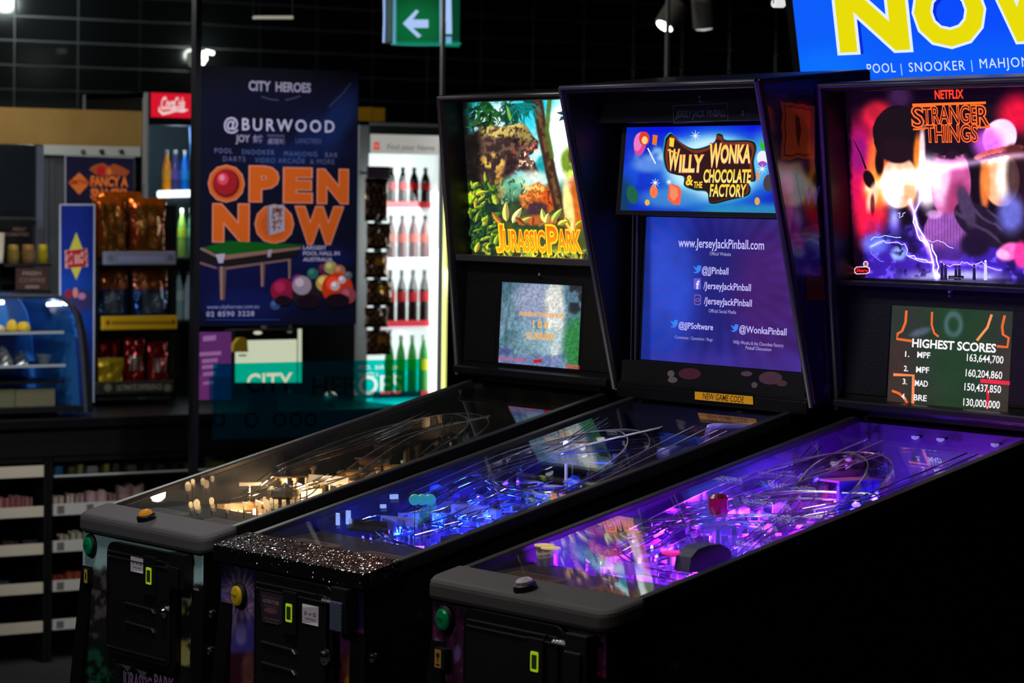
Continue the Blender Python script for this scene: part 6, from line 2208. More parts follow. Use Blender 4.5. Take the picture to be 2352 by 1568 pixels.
def film():
    """teal tinted film with cut-out lettering, stuck on the glass"""
    m, nt, b, out = _nt('teal_film')
    nt.nodes.remove(b)
    t = nt.nodes.new('ShaderNodeBsdfTransparent')
    t.inputs['Color'].default_value = (0.03, 0.86, 0.82, 1)
    d = nt.nodes.new('ShaderNodeBsdfDiffuse')
    d.inputs['Color'].default_value = (0.0, 0.05, 0.09, 1)
    mx = nt.nodes.new('ShaderNodeMixShader')
    mx.inputs[0].default_value = 0.12
    nt.links.new(t.outputs[0], mx.inputs[1])
    nt.links.new(d.outputs[0], mx.inputs[2])
    nt.links.new(mx.outputs[0], out.inputs['Surface'])
    P = Panel(atX(730, 900, -4.185), (1, 0, 0), lit=PAPER, gain=1.0)
    cut = []

    def cut_text(t_, x0, x1, yb, cap, bold):
        v, f = text_geo(t_, bold)
        ua, va = P.uv(x0, yb)
        ub = P.uv(x1, yb)[0]
        h_ = P.uv(x0, yb - cap)[1] - va
        sx = (ub - ua) / (v[:, 0].max() - v[:, 0].min())
        sy = h_ / caph()
        cut.append(([(ua + (q[0] - v[:, 0].min()) * sx, va + q[1] * sy) for q in v], f))
    cut_text('CITY', 566, 672, 901, 42, 0.02)
    cut_text('HEROES', 716, 924, 909, 42, 0.02)
    for r, (y, ws) in enumerate(((848, ('POOL', 'BAR', '20')), (865, ('DARTS', 'X', '4')))):
        for k, w_ in enumerate(ws):
            cut_text(w_, 824 + 38 * k, 824 + 38 * k + 7 * len(w_), y, 9, 0.01)
    for x, rr in ((503, 15), (578, 16), (642, 15), (680, 15), (713, 14)):
        pts, n_ = [], 20
        for R in (rr, rr - 5):
            pts += [P.uv(x + R * math.cos(2 * math.pi * i / n_), 964 + (R + 2) * math.sin(2 * math.pi * i / n_)) for i in range(n_)]
        cut.append((pts, [[i, (i + 1) % n_, n_ + (i + 1) % n_, n_ + i] for i in range(n_)]))
    u0_, v0_ = P.uv(488, 1010)
    u1_, v1_ = P.uv(968, 824)

    def temp(V, F):
        me = bpy.data.meshes.new('tmp')
        me.from_pydata(V, [], F)
        bm = bmesh.new()
        bm.from_mesh(me)
        bmesh.ops.remove_doubles(bm, verts=bm.verts, dist=1e-6)
        bmesh.ops.recalc_face_normals(bm, faces=bm.faces)
        bm.to_mesh(me)
        bm.free()
        o_ = bpy.data.objects.new('tmp', me)
        COL.objects.link(o_)
        return o_
    V = [(x, y, z) for z in (0, .0006) for x, y in ((u0_, v0_), (u1_, v0_), (u1_, v1_), (u0_, v1_))]
    base_o = temp(V, [(3, 2, 1, 0), (4, 5, 6, 7), (0, 1, 5, 4), (1, 2, 6, 5), (2, 3, 7, 6), (3, 0, 4, 7)])
    CV, CF = [], []
    for pts, fs in cut:
        bb = len(CV)
        k_ = len(pts)
        CV += [(x, y, -.01) for x, y in pts] + [(x, y, .01) for x, y in pts]
        cnt = {}
        for f in fs:
            for i in range(len(f)):
                e = (f[i], f[(i + 1) % len(f)])
                cnt[e] = cnt.get(e, 0) + 1
        CF += [[bb + i for i in f][::-1] for f in fs] + [[bb + k_ + i for i in f] for f in fs]
        for (i, j) in cnt:
            if (j, i) not in cnt:
                CF.append([bb + i, bb + j, bb + k_ + j, bb + k_ + i])
    cut_o = temp(CV, CF)
    md = base_o.modifiers.new('cut', 'BOOLEAN')
    md.operation = 'DIFFERENCE'
    md.object = cut_o
    md.solver = 'EXACT'
    md.use_self = True
    bpy.context.view_layer.update()
    ev = base_o.evaluated_get(bpy.context.evaluated_depsgraph_get())
    me = ev.to_mesh()
    fv = [tuple(q.co) for q in me.vertices]
    ff = [list(p.vertices) for p in me.polygons]
    ev.to_mesh_clear()
    bpy.data.objects.remove(base_o)
    bpy.data.objects.remove(cut_o)
    FB = MB()
    FB.add([P.P0 + P.e1 * q[0] + P.e2 * q[1] + P.n * q[2] for q in fv], ff, m)
    o = FB.build('window_film')
    tag(o, 'teal translucent window film with cut out lettering and round icons', 'window film')
    P = Panel(atX(490, 840, -4.235), (1, 0, 0), lit=PAPER, gain=1.8)
    P.back(*P.uv(454, 918), *P.uv(531, 762), 0.003, PAPER)
    P.poly([(454, 762), (531, 762), (531, 918), (454, 918)], (104, 44, 112))
    P.poly([(454, 862), (531, 842), (531, 918), (454, 918)], (120, 50, 118))
    for x0, x1, y, h in ((466, 496, 784, 12), (458, 508, 818, 9), (464, 500, 834, 9), (464, 498, 848, 9), (466, 496, 864, 9), (466, 492, 884, 7)):
        P.poly([(x0, y - h), (x1, y - h - 3), (x1, y - 3), (x0, y)], (168, 110, 166))
    o = P.mb.build('pink_poster')
    tag(o, 'small magenta poster with pale lines of print under the blue poster', 'poster')


film()


# ---------------------------------------------------------------- kiosk
def bag(px0, px1, py0, py1, X0, thick, paint, name, lab, grp, tilt=0.0, seed=1):
    a, b = atX(px0, (py0 + py1) / 2, X0), atX(px1, (py0 + py1) / 2, X0)
    t, l = atX((px0 + px1) / 2, py0, X0), atX((px0 + px1) / 2, py1, X0)
    NU, NV = 18, 22
    rs = np.random.RandomState(seed)
    ph = rs.rand(6) * 6.28
    V, C, F = [], [], []
    for side in (1, -1):
        for j in range(NV):
            for i in range(NU):
                u, v = i / (NU - 1), j / (NV - 1)
                s, w = 2 * u - 1, 2 * v - 1
                bulge = max(0, (1 - s ** 4)) ** .6 * max(0, (1 - abs(w) ** 5)) ** .7
                wr = 0.12 * math.sin(9 * u + 5 * v + ph[0]) + 0.10 * math.sin(13 * v - 7 * u + ph[1]) + 0.08 * math.sin(21 * u + ph[2] + 3 * v)
                x = X0 - thick / 2 + side * thick / 2 * bulge * (0.85 + wr)
                pinch = 1 - 0.06 * (1 - abs(w)) - 0.03 * math.sin(8 * v + ph[3])
                y = (a[1] + b[1]) / 2 + s * (b[1] - a[1]) / 2 * pinch + tilt * (v - .5) * (t[2] - l[2])
                z = l[2] + (t[2] - l[2]) * v
                V.append((x, y, z))
                C.append(paint(u, v))
        off = 0 if side == 1 else NU * NV
        for j in range(NV - 1):
            for i in range(NU - 1):
                q = [off + j * NU + i, off + j * NU + i + 1, off + (j + 1) * NU + i + 1, off + (j + 1) * NU + i]
                F.append(q if side == 1 else q[::-1])
    m = MB()
    m.add(V, F, FOIL, lin(np.array(C, float)))
    o = m.build(name, None, smooth=True)
    tag(o, lab, 'snack bag', grp)
    return o


def bottle(y, z, X0, h, r, body, labc, capc, lab, grp, name='drink_bottle', glow=0.0):
    z = z + .001
    root = thing(name, lab, 'drink bottle', (X0, y, z), grp)
    m = MB()
    k = 'bottle_%02x%02x%02x' % tuple(int(q) for q in body)
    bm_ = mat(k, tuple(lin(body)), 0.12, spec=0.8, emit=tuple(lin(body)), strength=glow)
    m.lathe((X0, y, z), (0, 0, 1), [(r * .9, 0), (r, h * .04), (r, h * .30), (r * .93, h * .36), (r, h * .42), (r, h * .6), (r * .8, h * .72), (r * .38, h * .86), (r * .36, h * .92)], bm_, 14)
    m.build('bottle', root, smooth=True)
    m = MB()
    lk = 'label_%02x%02x%02x' % tuple(int(q) for q in labc)
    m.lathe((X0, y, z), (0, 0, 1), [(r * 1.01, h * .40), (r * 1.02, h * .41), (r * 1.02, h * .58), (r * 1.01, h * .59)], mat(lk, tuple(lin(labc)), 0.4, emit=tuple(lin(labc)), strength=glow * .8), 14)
    m.build('paper_label', root)
    m = MB()
    ck = 'cap_%02x%02x%02x' % tuple(int(q) for q in capc)
    m.lathe((X0, y, z), (0, 0, 1), [(r * .42, h * .92), (r * .42, h * .995), (r * .36, h)], mat(ck, tuple(lin(capc)), 0.4), 12)
    m.build('cap', root)


def py_at(px, X, z):
    return to_px((X, atX(px, 900, X)[1], z))[1]


CX = -5.0     # front plane of the kiosk counter


def counter():
    root = thing('kiosk_counter', 'long black kiosk counter behind the shop glass carrying snacks and pastry case', 'counter', tuple(atX(250, 1500, CX)))
    m = MB()
    y0, y1 = 0.55, 3.05
    top = atX(200, 957, CX)[2] - .001
    m.box((-5.86, y0, top - 0.035), (CX + 0.02, y1, top), SATIN)
    m.build('worktop', root, bevel=0.004)
    m = MB()
    zf = atX(300, 1040, CX)[2]
    m.box((-5.84, y0, zf), (CX, y1, top - 0.036), BLACK)
    m.build('fascia', root)
    return top


TOP = counter()


def shelf_bay(px0, px1, rows, lab, first, cream):
    a = atX(px0, 1250, CX)[1]
    b = atX(px1, 1250, CX)[1]
    root = thing('candy_shelf', lab, 'shelf unit', (CX - .2, (a + b) / 2, 0.0), 'candy shelves in the counter front')
    zt = atX(300, 1040, CX)[2] - .001
    m = MB()
    m.box((CX - .41, a - .012, 0.0), (CX - .005, a + .004, zt), BLACK)
    m.box((CX - .41, b - .004, 0.0), (CX - .005, b + .012, zt), BLACK)
    m.box((CX - .415, a, 0.0), (CX - .40, b, zt), BLACK)
    m.box((CX - .41, a, zt - .02), (CX - .005, b, zt), BLACK)
    m.build('frame', root)
    zs = []
    pm = (px0 + px1) / 2 if px1 < 200 else 160
    for (t, l) in rows:
        z1, z0 = atX(pm, t, CX)[2], atX(pm, l, CX)[2]
        zs.append((z0, z1))
        m = MB()
        m.box((CX - .39, a + .006, z0 - .006), (CX - .008, b - .006, z0 + .004), DARK)
        sh = m.build('shelf', root)
        m = MB()
        m.box((CX - .008, a + .006, z0), (CX, b - .006, z1), cream)
        if px0 > 100:
            for k in range(9):
                yy = a + .02 + k * .115
                if yy + .035 < b:
                    m.box((CX, yy, z0 + .006), (CX + .001, yy + .028, z1 - .006), mat('ticket_grey', (0.16, 0.14, 0.14), 0.6))
        m.build('price_strip', sh)
    return a, b, zs


def candies():
    cream = mat('cream_strip', (0.70, 0.60, 0.48), 0.55)
    cream2 = mat('pale_strip', (0.60, 0.56, 0.52), 0.55)
    a, b, zs = shelf_bay(-60, 103, [(1072, 1098), (1166, 1190), (1252, 1277), (1342, 1367), (1432, 1457), (1550, 1572)], 'dark candy shelf bay at the far end of the counter with cream price strips', 0, cream)
    a2, b2, zs2 = shelf_bay(119, 640, [(1156, 1182), (1240, 1266), (1331, 1356), (1420, 1444), (1549, 1572)], 'wide candy shelf bay behind the pale blue machine front with price strips', 1, cream2)
    # glass fronted bin along the top of the wide bay
    root = thing('sweets_bin', 'shallow glass fronted bin of small packs along the top of the candy shelves', 'bin', (CX - .1, a2 + .3, zs2[0][1]))
    zb, zt2 = atX(160, 1094, CX)[2], atX(160, 1062, CX)[2]
    m = MB()
    m.box((CX - .25, a2 + .008, zb - .01), (CX, b2 - .008, zb), DARK)
    m.box((CX - .004, a2 + .008, zb), (CX + .002, b2 - .008, zb + .006), mat('pale_edge', (0.55, 0.6, 0.55), 0.4))
    m.build('tray', root)
    m = MB()
    m.box((CX - .003, a2 + .008, zb + .006), (CX, b2 - .008, zt2), mat('bin_glass', (1, 1, 1), 0.1) if False else CLEAR)
    m.build('glass_front', root)
    packs = [(136, 20, (60, 140, 190)), (166, 16, (120, 120, 96)), (186, 14, (190, 180, 120)), (214, 26, (190, 186, 180)), (246, 14, (180, 166, 80)), (268, 16, (96, 100, 84)), (305, 22, (150, 146, 132)), (340, 18, (84, 86, 72)), (372, 18, (96, 96, 84)), (404, 16, (70, 72, 66)), (432, 14, (120, 116, 100)), (504, 34, (190, 180, 60)), (548, 26, (196, 190, 90)), (590, 22, (150, 146, 110))]
    names = ['blue', 'olive', 'cream', 'wide white', 'mustard', 'dull green', 'pale grey', 'dark khaki', 'stone', 'charcoal', 'sand', 'bright yellow', 'lemon', 'straw']
    for k, (px, w, c) in enumerate(packs):
        p0, p1 = atX(px - w / 2, 1080, CX - .03), atX(px + w / 2, 1080, CX - .03)
        m = MB()
        m.box((CX - .10, p0[1] + .002, zb + .001), (CX - .03, p1[1] - .002, zb + rnd.uniform(.028, .048)), PAPER, lin(c))
        o = m.build('sweet_pack', None, bevel=0.004)
        tag(o, names[k] + ' pack of sweets in the glass fronted bin', 'sweet pack', 'packs in the glass fronted bin')

    def row(side, ri, specs):
        aa, zz = (zs if side == 0 else zs2), None
        z0, z1 = aa[ri]
        for (px0, px1, hpx, c, lab, c2) in specs:
            py = to_px((CX, 0, 0))[1]
            p0, p1 = atX((px0), 1160, CX - .02), atX(px1, 1160, CX - .02)
            h = hpx * 0.00148
            m = MB()
            n_ = 6
            V, F, C = [], [], []
            for i in range(n_ + 1):
                y = p0[1] + (p1[1] - p0[1]) * i / n_
                bul = 0.010 + 0.012 * math.sin(math.pi * i / n_)
                zz_ = z1 - 0.004 + h * (0.82 + 0.18 * math.sin(i * 2.3 + px0))
                for (dx, zt_) in ((-.02 - bul * 2, z0 + .005), (-.02, z0 + .005), (-.02, zz_), (-.02 - bul * 2, zz_)):
                    V.append((CX + dx, y, zt_))
                    C.append(lin(c if (i % 3) else c2))
            for i in range(n_):
                for q in range(4):
                    F.append([i * 4 + q, i * 4 + (q + 1) % 4, i * 4 + 4 + (q + 1) % 4, i * 4 + 4 + q][::-1])
            F.append([0, 1, 2, 3])
            F.append([n_ * 4 + 3, n_ * 4 + 2, n_ * 4 + 1, n_ * 4])
            m.add(V, F, PAPER, C)
            o = m.build('chocolate_bar', None)
            tag(o, lab, 'chocolate bar', 'bars on the candy shelves')
    row(0, 1, [(-20, 20, 28, (110, 60, 64), 'wine red bar at the left end of the second shelf', (170, 120, 116)), (22, 50, 30, (130, 78, 80), 'rose bar beside the wine red one on the second shelf', (90, 44, 48)), (52, 74, 26, (104, 56, 58), 'brownish red bar ending the row on the second shelf', (150, 110, 110))])
    row(0, 2, [(10, 44, 10, (44, 34, 30), 'dark brown bar low on the third shelf of the far bay', (70, 50, 40)), (56, 86, 9, (40, 32, 34), 'charcoal bar low on the third shelf of the far bay', (60, 44, 44))])
    row(0, 3, [(0, 22, 10, (40, 60, 70), 'dull blue bar on the fourth shelf of the far bay', (30, 40, 50))])
    row(1, 0, [(121, 148, 22, (170, 150, 144), 'pale bar at the start of the wide bay row', (96, 70, 66)), (152, 170, 26, (190, 170, 160), 'cream bar with dark print second in the wide bay row', (80, 56, 50)), (172, 194, 24, (150, 130, 126), 'grey pink bar third in the wide bay row', (84, 60, 60)), (197, 246, 30, (176, 140, 146), 'long pink bar in the middle of the wide bay row', (120, 88, 92)), (249, 268, 22, (120, 96, 92), 'short dusky bar after the long pink one', (70, 50, 48)), (271, 330, 42, (176, 146, 144), 'tall pale pink pack next to the machine corner', (120, 90, 90))])
    row(1, 1, [(136, 160, 16, (150, 140, 124), 'sandy bar on the third shelf of the wide bay', (60, 50, 46)), (162, 190, 22, (160, 150, 130), 'cream bar touching the machine edge on the third shelf', (70, 60, 54))])
    row(1, 2, [(121, 150, 14, (110, 40, 24), 'rust red bar on the fourth shelf of the wide bay', (60, 24, 20)), (152, 188, 20, (130, 56, 26), 'orange brown bar on the fourth shelf of the wide bay', (80, 30, 20))])


candies()


def snack_stand():
    X1 = -5.47
    YB = min(py_at(140, X1, TOP), py_at(404, X1, TOP)) - 1.5
    YC = py_at(310, X1 - .25, TOP) - 3
    root = thing('snack_stand', 'tall cardboard snack stand with blue side panel and yellow diamond on the counter', 'display stand', tuple(atX(270, 955, X1)))
    m = MB()
    slab(m, 139, 470, 216, YB, X1, 0.012, mat('stand_blue', (0.012, 0.03, 0.18), 0.45))
    sp = m.build('side_panel', root)
    P = Panel(atX(178, 700, X1 + .001), (1, 0, 0), lit=PAPER, gain=1.3)

    def bl(X, Y, U, V):
        c = np.zeros((len(X), 3)) + np.array((16, 36, 120.0))
        c = over(c, sm((Y - 590) / 60), (10, 56, 140))
        c = over(c, ell(X, Y, 180, 690, 40, 26, .8), (60, 40, 70), .8)
        return over(c, sm((Y - 740) / 60), (12, 40, 110))
    P.raster(*P.uv(140, YB - 1), *P.uv(215, 472), 0.012, bl)
    P.poly([(175, 533), (190, 573), (197, 590), (175, 643), (152, 590), (160, 573)], (190, 176, 60))
    P.poly([(149, 575), (200, 570), (202, 612), (150, 616)], (196, 150, 140))
    P.text('SMITHS', 150, 201, 606, 28, (176, 36, 40), 0.05, slope=-.05, outline=0.04, oc=(214, 190, 180))
    P.poly([(152, 576), (198, 571), (197, 577), (153, 582)], (150, 24, 30))
    P.poly([(153, 607), (199, 604), (196, 612), (156, 615)], (160, 24, 30))
    P.disc(158, 675, 9, 10, (130, 30, 50))
    P.disc(173, 672, 6, 12, (190, 120, 110))
    P.disc(188, 680, 9, 8, (170, 110, 140))
    P.text('FANCY A', 142, 182, 745, 22, (50, 120, 190), 0.02)
    P.text('SNACK?', 142, 182, 775, 22, (46, 112, 180), 0.02)
    P.build('side_artwork', sp)
    m = MB()
    ed = mat('white_edge', (0.6, 0.6, 0.72), 0.5)
    for px in (138, 217):
        m.tube([atX(px, 470, X1), atX(px - (2 if px > 200 else 0), YB - 2, X1)], 0.003, ed, 6)
    m.tube([atX(138, 470, X1), atX(217, 470, X1)], 0.003, ed, 6)
    m.build('panel_edging', sp)
    # header
    XH = -5.79
    m = MB()
    slab(m, 150, 357, 306, 500, XH, 0.01, mat('header_navy', (0.012, 0.012, 0.06), 0.5))
    m.tube([atX(150, 520, XH), atX(150, 357, XH), atX(308, 362, XH)], 0.003, ed, 6)
    hd = m.build('header_board', root)
    P = Panel(atX(230, 420, XH + .001), (1, 0, 0), lit=PAPER, gain=2.2)
    o_ = (206, 104, 44)
    P.text('FANCY A', 208, 294, 428, 24, o_, 0.05, outline=0.03, oc=(60, 20, 20))
    P.text('SNACK?', 208, 291, 456, 24, o_, 0.05, outline=0.03, oc=(60, 20, 20))
    P.poly([(182, 396), (206, 420), (182, 447), (157, 420)], o_)
    P.text('SMITHS', 159, 205, 424, 12, (140, 44, 20), 0.03)
    P.poly([(218, 400), (204, 388), (218, 378), (236, 374), (250, 382), (262, 376), (282, 384), (298, 394), (290, 404), (262, 402), (240, 404)], (150, 70, 36))
    P.disc(232, 392, 10, 11, (170, 24, 36))
    P.poly([(250, 384), (258, 394), (250, 404), (243, 394)], o_)
    P.build('lettering', hd)
    # posts, shelves and rails
    m = MB()
    for px in (222, 402):
        slab(m, px - 3, 590, px + 3, YC, X1 - .005, 0.02, BLACK)
    slab(m, 219, 470, 404, YC, X1 - .24, 0.01, BLACK)
    m.build('back_board', root)
    for k, (x0, x1, y0, y1, mt) in enumerate(((240, 405, 577, 608, mat('rail_grey', (0.26, 0.26, 0.34), 0.4)), (236, 408, 725, 757, mat('rail_yellow', (0.75, 0.42, 0.01), 0.4)), (222, 400, 875, 905, mat('rail_dark', (0.03, 0.03, 0.025), 0.4)))):
        m = MB()
        slab(m, 219, y1 - 6, 403, y1, X1 - .01, 0.215, DARK)
        sh = m.build('shelf', root)
        m = MB()
        slab(m, x0, y0, x1, y1, X1 + .012, 0.02, mt)
        rl = m.build('price_rail', sh, bevel=0.004)
        P = Panel(atX(320, (y0 + y1) / 2, X1 + .0125), (1, 0, 0), lit=PAPER, gain=2)
        if k == 2:
            P.text('ULTIMATE DIFFERENCE', 268, 372, 897, 13, (120, 110, 96), 0.02)
            P.disc(248, 890, 9, 9, (90, 86, 72))
            P.disc(385, 890, 9, 9, (90, 86, 72))
        elif k == 1:
            P.rect(256, 737, 392, 745, (120, 84, 10))
            P.disc(248, 741, 5, 6, (110, 60, 10))
            P.disc(398, 740, 5, 6, (120, 60, 10))
        else:
            P.disc(255, 593, 7, 7, (84, 80, 100))
            P.rect(272, 587, 378, 601, (110, 110, 136))
            P.disc(392, 592, 7, 7, (84, 80, 100))
        P.build('rail_print', rl)
    m = MB()
    slab(m, 219, 908, 404, YC, X1 - .02, 0.2, mat('base_grey', (0.10, 0.10, 0.09), 0.5))
    slab(m, 318, 912, 335, YC, X1 - .018, 0.01, mat('base_blue', (0.22, 0.32, 0.62), 0.4))
    m.build('base', root)

    def gold(u, v):
        if v > .9:
            return (226, 104, 20)
        d = abs(u - .5)
        k = 0.5 + .5 * math.sin(17 * u + 11 * v)
        return (150, 62, 18) if (d > .33 or k > .86) else (120 + 40 * k, 82 + 20 * k, 30)

    def blue(u, v):
        if v > .62:
            return (140, 72, 34)
        if .22 < v < .6 and .2 < u < .8:
            return (92, 104, 116)
        return (14, 50, 96)

    def red(u, v):
        if .38 < v < .62 and .15 < u < .85 and math.sin(38 * u) > -.2:
            return (206, 180, 170)
        return (150, 26, 18)

    def yel(u, v):
        return (214, 178, 40) if v > .2 else (170, 120, 20)
    G = 'crisp bags on the snack stand'
    bag(224, 300, 452, 598, X1 - .05, 0.08, gold, 'crisp_bag', 'gold and orange crisp bag on the top tier beside the blue panel', G, 0, 3)
    bag(308, 392, 455, 598, X1 - .05, 0.08, gold, 'crisp_bag', 'gold and orange crisp bag on the top tier at the outer end', G, 0, 4)
    bag(236, 330, 440, 598, X1 - .165, 0.05, gold, 'crisp_bag', 'orange topped crisp bag peeping over the front row of the top tier', G, 0, 8)
    bag(225, 304, 618, 748, X1 - .05, 0.07, blue, 'crisp_bag', 'dim blue crisp bag on the middle tier beside the blue panel', G, 0, 5)
    bag(312, 396, 618, 748, X1 - .05, 0.07, blue, 'crisp_bag', 'dim blue crisp bag on the middle tier at the outer end', G, 0, 6)
    bag(226, 288, 822, 893, X1 - .022, 0.03, yel, 'crisp_bag', 'yellow crisp bag lying low at the front of the bottom tier', G, 0, 11)
    bag(228, 280, 780, 893, X1 - .09, 0.05, red, 'crisp_bag', 'red crisp bag leaning behind the yellow one', G, .04, 7)
    bag(292, 340, 774, 893, X1 - .06, 0.06, red, 'crisp_bag', 'red crisp bag in the middle of the bottom tier', G, 0, 9)
    bag(346, 394, 785, 893, X1 - .06, 0.06, red, 'crisp_bag', 'red crisp bag at the outer end of the bottom tier', G, -.02, 10)


snack_stand()
def pastry_case():
    X1 = -5.03
    root = thing('pastry_case', 'curved glass pastry case with a blue reflection painted in at the left end of the counter', 'display case', tuple(atX(90, 955, X1)))
    zt, zb = atX(80, 680, X1)[2], atX(80, 948, X1)[2]
    yl = atX(-80, 800, X1)[1]
    prof_px = [(-80, 680), (120, 680), (142, 684), (160, 698), (173, 722), (183, 764), (189, 820), (193, 880), (197, 946)]
    pr = [atX(x, y, X1)[1:] for x, y in prof_px]
    DEP = 0.38
    fr = mat('case_frame', (0.01, 0.01, 0.012), 0.3, spec=0.6)
    m = MB()
    pts = [np.array([X1, p[0], p[1]]) for p in pr]
    m.tube(pts, 0.008, mat('case_edge', (0.10, 0.11, 0.16), 0.2, metal=0.4), 8)
    m.tube([p + np.array([-DEP, 0, 0]) for p in pts], 0.008, fr, 8)
    m.box((X1 - DEP, yl, zb - .0), (X1, pr[-1][0] + .03, zb + .02), fr)
    a, b = atX(196, 760, X1), atX(209, 760, X1)
    q = [atX(x, y, X1)[1:] for x, y in ((166, 700), (178, 720), (188, 764), (194, 820), (198, 880), (202, 946), (212, 946), (208, 880), (204, 820), (196, 764), (186, 722))]
    m.prism([tuple(t) for t in q], 'x', X1 - .03, X1 + .006, fr)
    m.build('frame', root)
    m = MB()
    V = [(X1, p[0], p[1]) for p in pr] + [(X1 - DEP, p[0], p[1]) for p in pr]
    k = len(pr)
    m.add(V, [[i, i + 1, k + i + 1, k + i] for i in range(k - 1)], PANE)
    m.build('curved_glass', root)
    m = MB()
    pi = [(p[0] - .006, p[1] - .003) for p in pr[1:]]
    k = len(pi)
    m.add([(X1 - .03, p[0], p[1]) for p in pi] + [(X1 - DEP + .012, p[0], p[1]) for p in pi], [[i, i + 1, k + i + 1, k + i] for i in range(k - 1)], mat('case_blue_reflection', (0.05, 0.30, 0.95), 0.35))  # added sheet: blue of the snack stand's reflection put in as colour
    m.build('blue_reflection_panel', root)
    m = MB()
    poly = [tuple(p) for p in pr] + [(yl, zb)]
    m.add([(X1 - .002, y, z) for y, z in poly], [list(range(len(poly)))], PANE)
    m.build('end_glass', root)
    m = MB()
    m.add([(X1 - DEP + .01, y + .0, z) for y, z in poly], [list(range(len(poly)))], mat('case_blue_reflection', (0.05, 0.30, 0.95), 0.35, noise=(6, (0.02, 0.10, 0.42))))  # wall colour carries the blue reflected from the snack stand
    m.build('back_wall', root)
    sh = mat('case_shelf', (0.45, 0.48, 0.55), 0.3)
    for k, (y, x1, ang) in enumerate(((762, 146, 0), (838, 150, 0), (875, 150, 0))):
        p = atX(x1, y, X1 - .03)
        m = MB()
        m.box((X1 - DEP + .02, yl, p[2] - .006), (X1 - .03, p[1], p[2]), DARK)
        m.box((X1 - .03, yl, p[2] - .006), (X1 - .027, p[1], p[2] + .004), sh if k < 2 else DARK)
        m.build('shelf', root)
    m = MB()
    p0, p1 = atX(108, 699, X1 - .05), atX(156, 697, X1 - .05)
    m.tube([p0, p1], 0.006, mat('case_tube', (0.5, 0.5, 0.5), 0.3, emit=(0.85, 0.9, 1.0), strength=5.0), 8)
    p0, p1 = atX(-40, 694, X1 - .05), atX(8, 694, X1 - .05)
    m.tube([p0, p1], 0.007, MATS['case_tube'], 8)
    m.build('lamp_tube', root)
    m = MB()
    for x0, x1, y0, y1, c in ((-40, 34, 893, 938, (0.20, 0.20, 0.10)), (36, 126, 893, 938, (0.22, 0.20, 0.12))):
        slab(m, x0, y0, x1, y1, X1 - .06, 0.06, mat('card_%d' % x0, c, 0.6))
    m.build('price_card', root)
    lamp('POINT', 'pastry_case_light', tuple(atX(120, 712, X1 - .2)), 2.0, (0.75, 0.85, 1.0), 0.03)
    # bread on the upper shelf
    yl_ = mat('egg_bread', (0.85, 0.55, 0.03), 0.5, bump=0.6, bscale=60)
    zsh = atX(146, 762, X1 - .03)[2] + .001
    for i, (px, w, h, lab) in enumerate(((-4, 34, 16, 'pale bread roll at the edge of the top pastry shelf'), (28, 30, 27, 'tall yellow bread roll in the middle of the pastry shelf'), (54, 36, 22, 'wide yellow bread roll at the inner end of the pastry shelf'))):
        p = atX(px, 764, X1 - .09)
        m = MB()
        s = 0.00148
        R, H = w * s / 2, h * s
        V, F = [], []
        n1, n2 = 14, 7
        for j in range(n2 + 1):
            t = j / n2 * math.pi / 2
            for q in range(n1):
                a = 2 * math.pi * q / n1
                rr = R * math.cos(t) ** .7 * (1 + .12 * math.sin(3 * a + i) + .06 * math.sin(7 * a))
                V.append((p[0] + rr * math.cos(a), p[1] + rr * math.sin(a), zsh + .0005 + H * math.sin(t) * (1 + .06 * math.sin(4 * a + i))))
        for j in range(n2):
            for q in range(n1):
                F.append([j * n1 + q, j * n1 + (q + 1) % n1, (j + 1) * n1 + (q + 1) % n1, (j + 1) * n1 + q])
        F.append(list(range(n1))[::-1])
        F.append([n2 * n1 + q for q in range(n1)])
        m.add(V, F, yl_ if i else mat('pale_bread', (0.75, 0.55, 0.32), 0.5))
        tag(m.build('bread_roll', None, smooth=True), lab, 'bread roll', 'bread in the pastry case')
    # foil trays and dishes lower down
    z2 = atX(150, 838, X1 - .03)[2] + .001
    for i, (px, w, h, c, lab) in enumerate(((8, 44, 40, (0.5, 0.52, 0.55), 'crumpled silver foil parcel on the lower pastry shelf'), (48, 36, 30, (0.30, 0.34, 0.40), 'grey foil parcel next to the silver one'), (100, 40, 22, (0.16, 0.20, 0.28), 'shallow dark dish on the lower pastry shelf'))):
        m = MB()
        p = atX(px, 840, X1 - .1)
        s = 0.00148
        if i < 2:
            V, F = [], []
            rr = random.Random(i)
            for j in range(6):
                for q in range(12):
                    a = 2 * math.pi * q / 12
                    R = w * s / 2 * math.cos(j / 5 * 1.45) * rr.uniform(.8, 1.2)
                    V.append((p[0] + R * math.cos(a), p[1] + R * math.sin(a), z2 + .0005 + h * s * j / 5 * (rr.uniform(.9, 1.1) if j else 1)))
            for j in range(5):
                for q in range(12):
                    F.append([j * 12 + q, j * 12 + (q + 1) % 12, (j + 1) * 12 + (q + 1) % 12, (j + 1) * 12 + q])
            F.append(list(range(12))[::-1])
            F.append([60 + q for q in range(12)])
            m.add(V, F, mat('foil_%d' % i, c, 0.25, metal=0.8))
        else:
            m.lathe((p[0], p[1], z2 + .0005), (0, 0, 1), [(w * s * .3, 0), (w * s * .5, h * s), (w * s * .47, h * s), (w * s * .28, .004)], mat('dish_dark', c, 0.2), 18)
        tag(m.build('foil_parcel' if i < 2 else 'dish', None), lab, 'foil parcel' if i < 2 else 'dish')


pastry_case()


